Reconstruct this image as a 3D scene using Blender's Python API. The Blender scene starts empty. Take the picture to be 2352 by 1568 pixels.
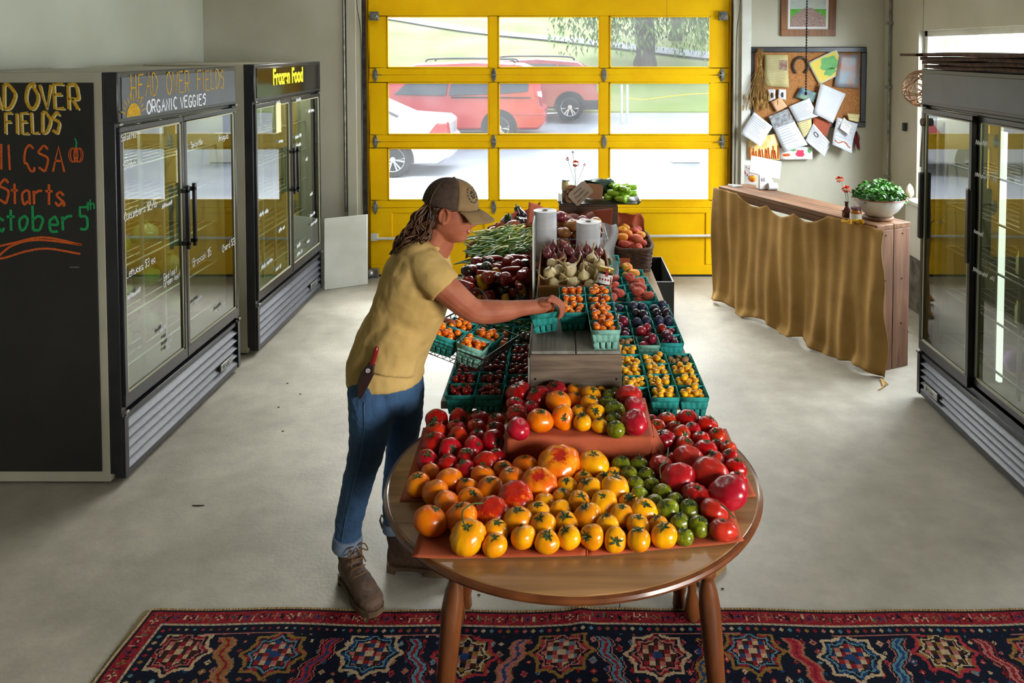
import bpy, bmesh, math, random
from mathutils import Vector, Matrix, noise
SC = bpy.context.scene
COL = SC.collection
PI = math.pi
# ---------------------------------------------------------------- camera
F, CX, CY, TH, H = 1850.0, 1290.0, 189.0, math.radians(2.28), 2.11
cd = bpy.data.cameras.new('camera'); cam = bpy.data.objects.new('camera', cd); COL.objects.link(cam)
cam.location = (0, 0, H); cam.rotation_euler = (PI/2 - TH, 0, 0)
cd.sensor_width = 36; cd.lens = 36*F/2352
cd.shift_x = (1176 - CX)/2352; cd.shift_y = (CY - 784)/2352
cd.clip_start = .05; cd.clip_end = 400
cd.dof.use_dof = False
SC.camera = cam
# ---------------------------------------------------------------- view + world + lights
SC.view_settings.view_transform = 'Standard'; SC.view_settings.look = 'None'
SC.view_settings.exposure = 0.35; SC.view_settings.gamma = 1; SC.view_settings.use_curve_mapping = False
SC.cycles.max_bounces = 7; SC.cycles.diffuse_bounces = 4; SC.cycles.glossy_bounces = 3
SC.cycles.transparent_max_bounces = 16; SC.cycles.use_denoising = True
SC.cycles.caustics_reflective = False; SC.cycles.caustics_refractive = False
SC.cycles.sample_clamp_indirect = 4
W = bpy.data.worlds.new('world'); SC.world = W; W.use_nodes = True
wb = W.node_tree.nodes['Background']; wb.inputs[0].default_value = (.86, .93, 1, 1); wb.inputs[1].default_value = 2.0
def area(name, loc, target, sx, sy, power, col=(1, 1, 1), spread=180):
    l = bpy.data.lights.new(name, 'AREA'); l.shape = 'RECTANGLE'; l.size = sx; l.size_y = sy; l.energy = power; l.color = col
    l.spread = math.radians(spread)
    o = bpy.data.objects.new(name, l); COL.objects.link(o); o.location = loc
    o.rotation_euler = (Vector(target) - Vector(loc)).to_track_quat('-Z', 'Y').to_euler(); return o
def sun(name, d, e, ang, col=(1, 1, 1)):
    l = bpy.data.lights.new(name, 'SUN'); l.energy = e; l.angle = math.radians(ang); l.color = col
    o = bpy.data.objects.new(name, l); COL.objects.link(o)
    o.rotation_euler = Vector(d).to_track_quat('-Z', 'Y').to_euler(); return o
# hazy sun and an added sky fill lamp beyond the glazed door, lamps added at an assumed opening and the window of the right wall, and assumed ceiling strips
sun('daylight', (-.10, -1, -.85), 4.5, 40, (1, .98, .94))
area('sky_fill_lamp', (0, 10.6, 5.6), (0, 6.0, 0), 9, 3.4, 2500, (1, .99, .95))  # area lamp added outside above the view, stands in for sky brightness
area('assumed_opening_lamp', (3.3, -.3, 1.75), (.0, 2.65, .8), 2.2, 1.2, 50, (1, .97, .92), 80)  # narrow-spread lamp added at an assumed, unseen opening, aimed at the table
area('side_window_fill_lamp', (3.5, 5.2, 2.3), (0, 4.6, .3), 2.8, 1.3, 400, (.95, .98, 1))  # area lamp added outside the side window, stands in for its daylight
area('assumed_strip_lamp', (-1.1, 5.7, 3.45), (-1.1, 5.75, 0), .5, 2.4, 11, (1, .97, .9))  # assumed ceiling strip out of view, added to light the back area
area('assumed_strip_lamp', (1.3, 5.7, 3.45), (1.3, 5.75, 0), .5, 2.4, 9, (1, .97, .9))  # second assumed strip, likewise added out of view
# ---------------------------------------------------------------- pixel rays onto planes of the place
def ray(px, py):
    x, u = (px - CX)/F, (CY - py)/F
    return Vector((x, math.cos(TH) + u*math.sin(TH), -math.sin(TH) + u*math.cos(TH)))
def P(px, py, z=0.0):
    d = ray(px, py); t = (z - H)/d.z; return Vector((d.x*t, d.y*t, z))
def Q(px, py, Y):
    d = ray(px, py); t = Y/d.y; return Vector((d.x*t, Y, H + d.z*t))
# ---------------------------------------------------------------- mesh builder
def frame_of(t):
    t = t.normalized(); a = Vector((0, 0, 1)) if abs(t.z) < .9 else Vector((1, 0, 0))
    u = t.cross(a).normalized(); return u, t.cross(u).normalized()
def catmull(pts, k=6, closed=False):
    pts = [Vector(p) for p in pts]; n = len(pts); out = []
    if n < 3: return pts
    rng = range(n if closed else n-1)
    for i in rng:
        p0 = pts[(i-1) % n] if closed or i > 0 else pts[0]*2 - pts[1]
        p1, p2 = pts[i], pts[(i+1) % n]
        p3 = pts[(i+2) % n] if closed or i+2 < n else p2*2 - p1
        for j in range(k):
            t = j/k
            out.append(.5*((2*p1) + (p2-p0)*t + (2*p0-5*p1+4*p2-p3)*t*t + (3*p1-p0-3*p2+p3)*t**3))
    if not closed: out.append(pts[-1])
    return out
class MB:
    def __init__(s, org=(0, 0, 0)): s.v = []; s.f = []; s.mi = []; s.m = 0; s.o = Vector(org)
    def add(s, vs, fs, M=None):
        b = len(s.v)
        for v in vs:
            v = Vector(v)
            if M is not None: v = M @ v
            s.v.append(v - s.o)
        for f in fs: s.f.append([b+i for i in f]); s.mi.append(s.m)
        return s
    def box(s, x0, x1, y0, y1, z0, z1, M=None):
        if x0 > x1: x0, x1 = x1, x0
        if y0 > y1: y0, y1 = y1, y0
        if z0 > z1: z0, z1 = z1, z0
        return s.add([(x, y, z) for x in (x0, x1) for y in (y0, y1) for z in (z0, z1)],
                     [(0, 1, 3, 2), (4, 6, 7, 5), (0, 4, 5, 1), (2, 3, 7, 6), (0, 2, 6, 4), (1, 5, 7, 3)], M)
    def tube(s, pts, r, n=8, closed=False, caps=True, sq=1.0, M=None):
        pts = [Vector(p) for p in pts]; L = len(pts); vs = []; u0 = None
        R = r if isinstance(r, (list, tuple)) else [r]*L
        for i, p in enumerate(pts):
            t = (pts[(i+1) % L] - pts[i-1]) if closed else (pts[min(i+1, L-1)] - pts[max(i-1, 0)])
            if t.length < 1e-9: t = Vector((0, 0, 1))
            t.normalize()
            if u0 is None: u, w = frame_of(t)
            else:
                u = u0 - t*u0.dot(t)
                if u.length < 1e-6: u, w = frame_of(t)
                u.normalize(); w = t.cross(u)
            u0 = u
            for k in range(n):
                a = 2*PI*k/n; vs.append(p + (u*math.cos(a) + w*math.sin(a)*sq)*R[i])
        fs = []
        for i in range(L if closed else L-1):
            for k in range(n):
                j = (i+1) % L; fs.append((i*n+k, i*n+(k+1) % n, j*n+(k+1) % n, j*n+k))
        if caps and not closed: fs.append(tuple(range(n))[::-1]); fs.append(tuple((L-1)*n+k for k in range(n)))
        return s.add(vs, fs, M)
    def lathe(s, prof, n=24, M=None, f=None):
        vs = []; fs = []
        for (r, z) in prof:
            for k in range(n):
                a = 2*PI*k/n; rr = r*(f(a, z) if f else 1); vs.append((rr*math.cos(a), rr*math.sin(a), z))
        for i in range(len(prof)-1):
            for k in range(n): fs.append((i*n+k, i*n+(k+1) % n, (i+1)*n+(k+1) % n, (i+1)*n+k))
        if prof[0][0] > 1e-6: fs.append(tuple(range(n))[::-1])
        if prof[-1][0] > 1e-6: fs.append(tuple((len(prof)-1)*n+k for k in range(n)))
        return s.add(vs, fs, M)
    def ball(s, c, r, n=12, m=8, M=None):
        r = (r, r, r) if not isinstance(r, (tuple, list)) else r
        T = Matrix.Translation(c) @ Matrix.Diagonal((r[0], r[1], r[2], 1))
        if M is not None: T = M @ T
        return s.lathe([(math.sin(PI*i/m), -math.cos(PI*i/m)) for i in range(m+1)], n, T)
    def grid(s, fn, nu, nv, cu=False):
        vs = [fn(i/(nu if cu else nu-1), j/(nv-1)) for i in range(nu) for j in range(nv)]
        fs = [(i*nv+j, ((i+1) % nu)*nv+j, ((i+1) % nu)*nv+j+1, i*nv+j+1) for i in range(nu if cu else nu-1) for j in range(nv-1)]
        return s.add(vs, fs)
    def prism(s, poly, fa, fb):
        n = len(poly); vs = [fa(*p) for p in poly] + [fb(*p) for p in poly]
        return s.add(vs, [tuple(range(n))[::-1], tuple(range(n, 2*n))] + [(i, (i+1) % n, n+(i+1) % n, n+i) for i in range(n)])
    def stroke(s, pl, w, f, th=.0012):
        # painted line: flattened tube in the plane mapping f(x, y, h)
        pl = [Vector((p[0], p[1], 0)) for p in pl]
        if len(pl) == 1 or (len(pl) == 2 and (pl[0]-pl[1]).length < 1e-5): pl = [pl[0] - Vector((w*.3, 0, 0)), pl[0] + Vector((w*.3, 0, 0))]
        t = MB(); t.tube(pl, w/2, 6)
        s.add([f(v.x, v.y, v.z*2*th/w + th*.4) for v in t.v], t.f); return s
    def build(s, name, mat, parent=None, bevel=0, smooth=35, weld=True, solid=0, sub=0):
        me = bpy.data.meshes.new(name); me.from_pydata(s.v, [], s.f)
        mats = mat if isinstance(mat, (list, tuple)) else [mat]
        for m in mats: me.materials.append(m)
        if len(mats) > 1: me.polygons.foreach_set('material_index', s.mi)
        bm = bmesh.new(); bm.from_mesh(me)
        if weld: bmesh.ops.remove_doubles(bm, verts=bm.verts, dist=1e-5)
        bmesh.ops.recalc_face_normals(bm, faces=bm.faces); bm.to_mesh(me); bm.free()
        if smooth:
            me.polygons.foreach_set('use_smooth', [True]*len(me.polygons))
            if smooth < 180: me.set_sharp_from_angle(angle=math.radians(smooth))
        o = bpy.data.objects.new(name, me); COL.objects.link(o)
        if parent is not None: o.parent = parent
        if solid:
            q = o.modifiers.new('Solid', 'SOLIDIFY'); q.thickness = solid; q.offset = 0
        if bevel:
            b = o.modifiers.new('Bevel', 'BEVEL'); b.width = bevel; b.segments = 2; b.limit_method = 'ANGLE'; b.angle_limit = math.radians(40)
            b.harden_normals = False
        if sub:
            q = o.modifiers.new('Sub', 'SUBSURF'); q.levels = sub; q.render_levels = sub
        return o
def thing(name, label, cat, loc=(0, 0, 0), rz=0, group=None):
    o = bpy.data.objects.new(name, None); COL.objects.link(o); o.empty_display_size = .1
    o.location = loc; o.rotation_euler = (0, 0, rz); return tag(o, label, cat, group)
def tag(o, label, cat, group=None, kind=None):
    o['label'] = label; o['category'] = cat
    if group: o['group'] = group
    if kind: o['kind'] = kind
    return o
def struct(o, label=None):
    o['kind'] = 'structure'
    if label: o['label'] = label
    return o
def dup(o, loc, rot=None, scale=None, label=None, group=None, parent=None):
    c = o.copy(); COL.objects.link(c); c.parent = parent; c.location = loc
    if rot is not None: c.rotation_euler = rot
    if scale is not None: c.scale = scale if isinstance(scale, (tuple, list)) else (scale,)*3
    if label: c['label'] = label
    if group: c['group'] = group
    for ch in o.children:
        d = ch.copy(); COL.objects.link(d); d.parent = c
        for g in ch.children:
            e = g.copy(); COL.objects.link(e); e.parent = d
    return c
# ---------------------------------------------------------------- materials
def hexc(h):
    c = [int(h[i:i+2], 16)/255 for i in (0, 2, 4)]
    return tuple([(x/12.92 if x <= .04045 else ((x+.055)/1.055)**2.4) for x in c] + [1])
_mats = {}
def mat(name, c1, c2=None, rough=.5, metal=0, sc=6, st=(1, 1, 1), amt=1.0, bump=0, bsc=None, detail=4, coat=0, spec=.5, rnd=0, emit=None, es=0, alpha=1, sss=0, trans=0, lo=.35, hi=.65, dist=0):
    m = bpy.data.materials.new(name); m.use_nodes = True; nt = m.node_tree; N, L = nt.nodes, nt.links
    b = N['Principled BSDF']; b.inputs['Roughness'].default_value = rough; b.inputs['Metallic'].default_value = metal
    b.inputs['Specular IOR Level'].default_value = spec; b.inputs['Coat Weight'].default_value = coat
    if coat: b.inputs['Coat Roughness'].default_value = .12
    if sss: b.inputs['Subsurface Weight'].default_value = sss; b.inputs['Subsurface Scale'].default_value = .01
    if trans: b.inputs['Transmission Weight'].default_value = trans
    b.inputs['Alpha'].default_value = alpha
    C1 = hexc(c1) if isinstance(c1, str) else c1
    b.inputs['Base Color'].default_value = C1
    tc = N.new('ShaderNodeTexCoord'); mp = N.new('ShaderNodeMapping'); L.new(tc.outputs['Object'], mp.inputs[0]); mp.inputs['Scale'].default_value = st
    col = None
    if c2:
        C2 = hexc(c2) if isinstance(c2, str) else c2
        n = N.new('ShaderNodeTexNoise'); n.inputs['Scale'].default_value = sc; n.inputs['Detail'].default_value = detail; n.inputs['Distortion'].default_value = dist
        L.new(mp.outputs[0], n.inputs['Vector'])
        r = N.new('ShaderNodeMapRange'); r.inputs[1].default_value = lo; r.inputs[2].default_value = hi; r.inputs[4].default_value = amt
        L.new(n.outputs[0], r.inputs[0])
        x = N.new('ShaderNodeMix'); x.data_type = 'RGBA'; x.inputs[6].default_value = C1; x.inputs[7].default_value = C2
        L.new(r.outputs[0], x.inputs[0]); col = x.outputs[2]
    if rnd:
        if col is None:
            q = N.new('ShaderNodeRGB'); q.outputs[0].default_value = C1; col = q.outputs[0]
        oi = N.new('ShaderNodeObjectInfo'); hs = N.new('ShaderNodeHueSaturation')
        for (inp, a, off) in (('Hue', .03*rnd, .5), ('Value', .5*rnd, 1)):
            mr = N.new('ShaderNodeMapRange'); mr.inputs[3].default_value = off - a; mr.inputs[4].default_value = off + a
            L.new(oi.outputs['Random'], mr.inputs[0]); L.new(mr.outputs[0], hs.inputs[inp])
        L.new(col, hs.inputs['Color']); col = hs.outputs[0]
    if col is not None: L.new(col, b.inputs['Base Color'])
    if bump:
        n2 = N.new('ShaderNodeTexNoise'); n2.inputs['Scale'].default_value = bsc or sc*3; n2.inputs['Detail'].default_value = 5
        L.new(mp.outputs[0], n2.inputs['Vector']); bp = N.new('ShaderNodeBump'); bp.inputs['Strength'].default_value = bump; bp.inputs['Distance'].default_value = .01
        L.new(n2.outputs[0], bp.inputs['Height']); L.new(bp.outputs[0], b.inputs['Normal'])
    if emit: b.inputs['Emission Color'].default_value = hexc(emit); b.inputs['Emission Strength'].default_value = es
    _mats[name] = m; return m
def glass(name, tint=(.95, .98, 1, 1), ior=1.5, haze=0.0, rough=.0):
    m = bpy.data.materials.new(name); m.use_nodes = True; nt = m.node_tree; N, L = nt.nodes, nt.links
    N.remove(N['Principled BSDF']); out = N['Material Output']
    tr = N.new('ShaderNodeBsdfTransparent'); tr.inputs[0].default_value = tint
    gl = N.new('ShaderNodeBsdfGlossy'); gl.inputs['Roughness'].default_value = rough
    fr = N.new('ShaderNodeFresnel'); fr.inputs['IOR'].default_value = ior
    ge = N.new('ShaderNodeNewGeometry'); iv = N.new('ShaderNodeMath'); iv.operation = 'SUBTRACT'; iv.inputs[0].default_value = 1; L.new(ge.outputs['Backfacing'], iv.inputs[1]); mu = N.new('ShaderNodeMath'); mu.operation = 'MULTIPLY'; L.new(fr.outputs[0], mu.inputs[0]); L.new(iv.outputs[0], mu.inputs[1])
    mx = N.new('ShaderNodeMixShader'); L.new(mu.outputs[0], mx.inputs[0]); L.new(tr.outputs[0], mx.inputs[1]); L.new(gl.outputs[0], mx.inputs[2])
    last = mx.outputs[0]
    if haze:
        df = N.new('ShaderNodeBsdfDiffuse'); df.inputs[0].default_value = (.9, .93, .95, 1); tl = N.new('ShaderNodeBsdfTranslucent'); tl.inputs[0].default_value = (.95, .97, 1, 1)
        ad = N.new('ShaderNodeMixShader'); ad.inputs[0].default_value = .7; L.new(df.outputs[0], ad.inputs[1]); L.new(tl.outputs[0], ad.inputs[2])
        m2 = N.new('ShaderNodeMixShader'); tc = N.new('ShaderNodeTexCoord'); no = N.new('ShaderNodeTexNoise'); no.inputs['Scale'].default_value = 3
        L.new(tc.outputs['Object'], no.inputs['Vector']); r = N.new('ShaderNodeMapRange'); r.inputs[1].default_value = .3; r.inputs[2].default_value = .8
        r.inputs[3].default_value = haze*.6; r.inputs[4].default_value = haze*1.3; L.new(no.outputs[0], r.inputs[0])
        L.new(r.outputs[0], m2.inputs[0]); L.new(last, m2.inputs[1]); L.new(ad.outputs[0], m2.inputs[2]); last = m2.outputs[0]
    L.new(last, out.inputs[0]); return m
def wood(name, c1, c2, axis=0, sc=3, rough=.5, coat=0, ring=1.0, bump=.15):
    # grain drawn out along one axis, knots from a distorted wave
    st = [9, 9, 9]; st[axis] = .55
    m = mat(name, c1, c2, rough=rough, sc=sc, st=st, lo=.3, hi=.7, detail=6, bump=bump, bsc=sc*4, coat=coat, dist=.6*ring)
    nt = m.node_tree; N, L = nt.nodes, nt.links; b = N['Principled BSDF']
    src = b.inputs['Base Color'].links[0].from_socket
    tc = N.new('ShaderNodeTexCoord'); n = N.new('ShaderNodeTexNoise'); n.inputs['Scale'].default_value = 2.2; n.inputs['Detail'].default_value = 3
    L.new(tc.outputs['Object'], n.inputs['Vector']); hs = N.new('ShaderNodeHueSaturation'); r = N.new('ShaderNodeMapRange')
    r.inputs[1].default_value = .3; r.inputs[2].default_value = .7; r.inputs[3].default_value = .72; r.inputs[4].default_value = 1.2
    L.new(n.outputs[0], r.inputs[0]); L.new(r.outputs[0], hs.inputs['Value']); L.new(src, hs.inputs['Color']); L.new(hs.outputs[0], b.inputs['Base Color'])
    return m
def rmat(name, c, rough=.5, **k): return mat(name, c, rough=rough, **k)
# ---------------------------------------------------------------- hand lettering
GL = {'A': '023962/1555', 'B': '0209/~0949574606/~0646544202', 'C': '~583918060414325253', 'D': '0209/~09294866432202', 'E': '59090252/0646', 'F': '590902/0646',
 'G': '~583918060422425355/5535', 'H': '0902/5952/0555', 'I': '3932', 'J': '~595433220313', 'K': '0902/590552', 'L': '090252', 'M': '0209356962', 'N': '02095259', 'O': '~3918060422426466484939',
 'P': '0209/~0949574505', 'R': '0209/~0949575505/2552', 'S': '~583918074655433203', 'T': '0969/3932', 'U': '~090422325469', 'V': '093269', 'W': '092236 5269'.replace(' ', ''), 'Y': '093669/3632', 'Z': '09590252',
 'a': '~563615132243/5652', 'b': '0902/~0536554332 02'.replace(' ', ''), 'c': '~552615132342 53'.replace(' ', ''), 'd': '5952/~5536151332 53'.replace(' ', ''), 'e': '~1454463615132252', 'f': '~59484432/2656',
 'g': '~5636151343/~56512010', 'h': '0902/~05365552', 'i': '3632/3838', 'j': '363020/3838', 'k': '0902/560552', 'l': '3932', 'm': '0602/~05263432/~35566562', 'n': '0602/~05365552', 'o': '~3615132243554636',
 'p': '0600/~0536554322 03'.replace(' ', ''), 'r': '0602/~053656', 's': '~5536155352432203', 't': '3832/1656', 'u': '~06032253/5652', 'v': '063266', 'w': '062235 5266'.replace(' ', ''), 'x': '0652/5602', 'y': '0633/6610', 'z': '06560252',
 '0': '~39180613225366584839', '1': '3932', '2': '~08395706020252', '3': '~084957353654422203', '4': '490454/4942', '5': '590906/~0646544202', '6': '~5818052243553504', '8': '~39173655322215573939', '9': '~5517395855/5552', '$': '~583918074655433203/3931',
 '/': '0169', '.': '3232', '&': '~520638472 40255'.replace(' ', ''), '-': '1555', ':': '3535/3232', ',': '3230'}
def lettering(s, size, adv=1.25, jit=.25, rnd=None):
    rnd = rnd or random.Random(len(s)*7 + 3); out = []; x = 0; u = size/7
    if s[:1] == '~':   # unreadable handwriting: one joined wiggle per word
        for w in s[1:].split(' '):
            n = len(w)*3; p = [(x+i*1.7*u, (rnd.uniform(3.2, 6) if i % 2 else rnd.uniform(-.5, 1.2))*u, 0) for i in range(n)]
            out.append([(q.x, q.y) for q in catmull(p, 3)]); x += (n*1.7+3)*u
        return out, x
    for ch in s:
        if ch == ' ': x += 4.5*u; continue
        g = GL.get(ch)
        if g is None: x += 4*u; continue
        narrow = ch in 'Ilit1.:'
        dx = -2*u if narrow else 0; dy = rnd.uniform(-jit, jit)*u; sl = rnd.uniform(-.05, .08)
        for st in g.split('/'):
            if not st: continue
            sm = st[0] == '~'; st = st.lstrip('~')
            p = [((int(st[i]))*u, (int(st[i+1])-2)*u) for i in range(0, len(st)-1, 2)]
            p = [(x + dx + a + sl*b, b + dy) for a, b in p]
            if sm: p = [(q.x, q.y) for q in catmull([(a, b, 0) for a, b in p], 4)]
            out.append(p)
        x += (3.6 if narrow else 6)*adv*u
    return out, x
def write(mb, s, size, w, f, x=0, y=0, adv=1.25, jit=.25, center=False, slope=0):
    st, L = lettering(s, size, adv, jit)
    if center: x -= L/2
    for p in st: mb.stroke([(a+x, b+y+(a*slope)) for a, b in p], w, f)
    return L
# ================================================================ the room
YW = 7.36; XL, XR = -3.27, 2.95
m_floor = mat('concrete', 'aca698', '847e70', rough=.42, sc=1.1, detail=9, lo=.3, hi=.7, bump=.12, bsc=60)
def finefloor(m):
    N, L = m.node_tree.nodes, m.node_tree.links; b = N['Principled BSDF']; src = b.inputs['Base Color'].links[0].from_socket
    tc = N.new('ShaderNodeTexCoord'); n = N.new('ShaderNodeTexNoise'); n.inputs['Scale'].default_value = 7; n.inputs['Detail'].default_value = 10; n.inputs['Roughness'].default_value = .7
    L.new(tc.outputs['Object'], n.inputs['Vector']); r = N.new('ShaderNodeMapRange'); r.inputs[1].default_value = .3; r.inputs[2].default_value = .7; r.inputs[3].default_value = .8; r.inputs[4].default_value = 1.18
    L.new(n.outputs[0], r.inputs[0]); hs = N.new('ShaderNodeHueSaturation'); L.new(src, hs.inputs['Color']); L.new(r.outputs[0], hs.inputs['Value']); L.new(hs.outputs[0], b.inputs['Base Color'])
    r2 = N.new('ShaderNodeMapRange'); r2.inputs[1].default_value = .3; r2.inputs[2].default_value = .7; r2.inputs[3].default_value = .42; r2.inputs[4].default_value = .62
    L.new(n.outputs[0], r2.inputs[0]); L.new(r2.outputs[0], b.inputs['Roughness'])
finefloor(m_floor)
m_wall = mat('painted_wall', 'b8b5a4', 'a8a490', rough=.6, sc=1.4, detail=6, bump=.05, bsc=40)
m_wall2 = mat('painted_side_wall', 'b4b8a8', 'a6a997', rough=.6, sc=1.1, detail=6, bump=.04, bsc=40)
m_white = mat('white_paint', 'd4d6cf', 'c3c3b8', rough=.45, sc=3)
m_ceil = mat('ceiling_paint', '9c9a90', rough=.8)
m_yel = mat('yellow_paint', 'f4c200', 'e8b000', rough=.5, spec=.15, sc=2.5, detail=6, bump=.03, bsc=30)
m_steel = mat('galvanised_steel', '9b9c98', '6f706c', rough=.38, metal=.85, sc=14)
m_dsteel = mat('dark_steel', '4a4742', '2e2c2a', rough=.4, metal=.7, sc=20)
m_pane = glass('door_glass', haze=.022)
m_black = mat('black_plastic', '141414', '1c1b1b', rough=.35, sc=20)
b = MB(); b.box(XL-.2, XR+.2, -2.5, YW+.22, -.2, 0); struct(b.build('floor', m_floor), 'stained grey concrete floor')
b = MB(); b.box(XL-.2, XR+.2, -2.5, YW+.2, 3.6, 3.7); struct(b.build('ceiling', m_ceil))
DX0, DX1, DZ = -1.83, 1.57, 2.92
b = MB(); b.box(XL-.2, DX0, YW, YW+.2, 0, 3.6); b.box(DX1, XR+.2, YW, YW+.2, 0, 3.6); b.box(DX0, DX1, YW, YW+.2, DZ, 3.6)
struct(b.build('wall_back', m_wall, smooth=0), 'painted back wall around the glazed door')
b = MB(); b.box(XL-.2, XL, -2.5, YW, 0, 3.6); struct(b.build('wall_left', m_wall2, smooth=0))
WY0, WY1, WZ0, WZ1 = 3.2, 6.66, .88, 2.27
b = MB(); b.box(XR, XR+.2, WY1, YW, 0, 3.6); b.box(XR, XR+.2, WY0, WY1, 0, WZ0); b.box(XR, XR+.2, WY0, WY1, WZ1, 3.6); b.box(XR, XR+.2, 1.7, WY0, 0, 3.6)
b.box(XR, XR+.2, -2.5, 1.7, 2.45, 3.6); b.box(XR, XR+.2, -2.5, 1.7, 0, 1.0); b.box(XR, XR+.2, -2.5, -1.5, 1.0, 2.45); b.box(XR, XR+.2, .9, 1.7, 1.0, 2.45)  # wall around an assumed, unseen opening that admits light from the right
struct(b.build('wall_right', m_wall, smooth=0))
b = MB(); b.box(XL-.2, XR+.2, -2.7, -2.5, 0, 3.6)
struct(b.build('wall_front', m_wall, smooth=0))
for x_ in (-1.1, 1.3):
    b = MB(); b.box(-.28, .28, -1.25, 1.25, 0, .1); o = b.build('assumed_strip_housing', m_white, bevel=.01); o.location = (x_, 5.7, 3.47); tag(o, 'assumed white ceiling strip light housing, %s of two' % ('left' if x_ < 0 else 'right'), 'ceiling light')  # assumed fixtures out of view, modelled to house the added strip lamps
# side window: frame, sill, lower panel, concrete footing
w1 = MB(); t = .05
w1.box(XR+.05, XR+.12, WY0, WY1, WZ1-t, WZ1); w1.box(XR+.05, XR+.12, WY0, WY1, WZ0, WZ0+t); w1.box(XR+.05, XR+.12, WY0, WY0+t, WZ0, WZ1); w1.box(XR+.05, XR+.12, WY1-t, WY1, WZ0, WZ1); w1.box(XR+.06, XR+.11, 4.9, 4.96, WZ0, WZ1)
win = struct(w1.build('window_1', m_white, bevel=.004), 'white framed window in the right wall')
g = MB(); g.box(XR+.085, XR+.09, WY0+t, WY1-t, WZ0+t, WZ1-t); g.build('pane', m_pane, win)
b = MB(); b.box(XR-.1, XR+.05, WY0, WY1+.02, WZ0-.03, WZ0+.002); struct(b.build('trim_1', m_white, bevel=.004), 'white sill under the side window')
b = MB(); b.box(XR-.075, XR-.001, WY0, WY1+.03, .42, WZ0-.03); struct(b.build('trim_2', m_white, bevel=.003), 'white panel below the side window')
m_foot = mat('bare_concrete', '6b655c', '39352f', rough=.9, sc=9, detail=9, bump=.6, bsc=25)
b = MB(); b.box(XR-.1, XR-.001, 3.2, YW-.001, .0, .42); struct(b.build('trim_3', m_foot, bevel=.01), 'rough concrete footing of the right wall')
# neighbouring white shed seen through the side window
m_shed = mat('shed_siding', 'e8e9ea', 'd6d8da', rough=.6, sc=2, st=(1, 1, .1))
t_ = thing('shed', 'white sided shed outside the side window', 'shed', (6.5, 6, -.2))
b = MB(); b.box(0, 4, -6, 5, 0, 3.4); b.build('siding', m_shed, t_); b = MB(); b.prism([(-.4, 3.4), (4.4, 3.4), (2, 4.9)], lambda x, z: (x, -6.3, z), lambda x, z: (x, 5.3, z)); b.build('roof', m_steel, t_)
# white board leaning by the back wall
b = MB(); p0 = P(738, 668); p1 = P(843, 653); zt = Q(790, 495, 7.1).z
b.prism([(p0.x+.02, p0.y+.02), (p1.x, p1.y), (p1.x+.004, p1.y+.018), (p0.x+.024, p0.y+.038)], lambda x, y: (x, y, .001), lambda x, y: (x, y+.02, .63))
for (px, py) in ((832, 506), (836, 640), (770, 640)):
    c = Q(px, py, p1.y-.01)
o = tag(b.build('panel_board', m_white, bevel=.003), 'low white painted board standing between freezer and yellow door', 'board')
# ---------------------------------------------------------------- conduits, trims on walls
def conduit(name, label, pts, r=.012):
    b = MB(); b.tube(pts, r, 8)
    for p in pts[::1]:
        pass
    o = tag(b.build('conduit', m_steel), label, 'conduit'); return o
cx_ = Q(2040, 100, YW).x
o = conduit('conduit', 'thin grey conduit running up the right corner of the room', [(XR-.02, 7.2, 3.5), (XR-.02, 7.2, .7)])
for z in (2.35, 1.78, .98):
    c = MB(); c.box(XR-.045, XR, 7.17, 7.23, z-.012, z+.012); c.build('clip', m_steel, o)
o = conduit('conduit', 'thin grey conduit on the back wall left of the yellow door', [(-1.98, YW-.015, 3.5), (-1.98, YW-.015, .63)], .010)
# ---------------------------------------------------------------- garage door
YD = YW + .10
gd = thing('sectional_door', 'yellow sectional overhead door with nine glazed lights', 'overhead door', ((DX0+DX1)/2, YD, 0))
gd['kind'] = 'structure'; gd.name = 'door_1'
org = gd.location
def zz(py): return Q(1290, py, YD).z
def xx(px): return Q(px, 250, YD).x
x0, x1 = xx(850), xx(1672)
cols = [(xx(891), xx(1124)), (xx(1145), xx(1377)), (xx(1399), xx(1630))]
rows = [(zz(156), zz(37)), (zz(309), zz(189)), (zz(459), zz(339))]
splits = [zz(-16), zz(172), zz(325), zz(476), .02]
for k in range(3):
    zt_, zb_ = splits[k], splits[k+1]; b = MB(org); wz0, wz1 = rows[k]; e = .0004
    b.box(x0, x1, YD-.022, YD+.022, wz1, zt_-e); b.box(x0, x1, YD-.022, YD+.022, zb_+e, wz0)
    xs = [x0] + [v for c in cols for v in c] + [x1]
    for i in range(0, 8, 2): b.box(xs[i], xs[i+1], YD-.022, YD+.022, wz0, wz1)
    s = b.build('door_section', m_yel, gd, bevel=.004)
    for (a, c) in cols:
        q = MB(org); q.box(a-.003, c+.003, YD-.003, YD+.003, wz0-.003, wz1+.003); q.build('pane', m_pane, s)
        q = MB(org); w_ = .012
        q.box(a, c, YD-.026, YD-.018, wz0, wz0+w_); q.box(a, c, YD-.026, YD-.018, wz1-w_, wz1); q.box(a, a+w_, YD-.026, YD-.018, wz0, wz1); q.box(c-w_, c, YD-.026, YD-.018, wz0, wz1)
        q.build('glazing_bead', m_yel, s, bevel=.002)
b = MB(org); b.box(x0, x1, YD-.014, YD+.022, .02, splits[3]-.002)
zb = [.02, .13, zz(580)+.0, splits[3]-.002]
pz0, pz1 = zz(606), zz(487)
for (za, zc) in ((.02, pz0), (pz1, splits[3]-.002)): b.box(x0, x1, YD-.026, YD-.012, za, zc)
px_ = [x0, xx(900), xx(1112), xx(1160), xx(1362), xx(1412), xx(1622), x1]
for i in range(0, 8, 2): b.box(px_[i], px_[i+1], YD-.026, YD-.012, pz0, pz1)
s = b.build('door_section', m_yel, gd, bevel=.004)
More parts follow.
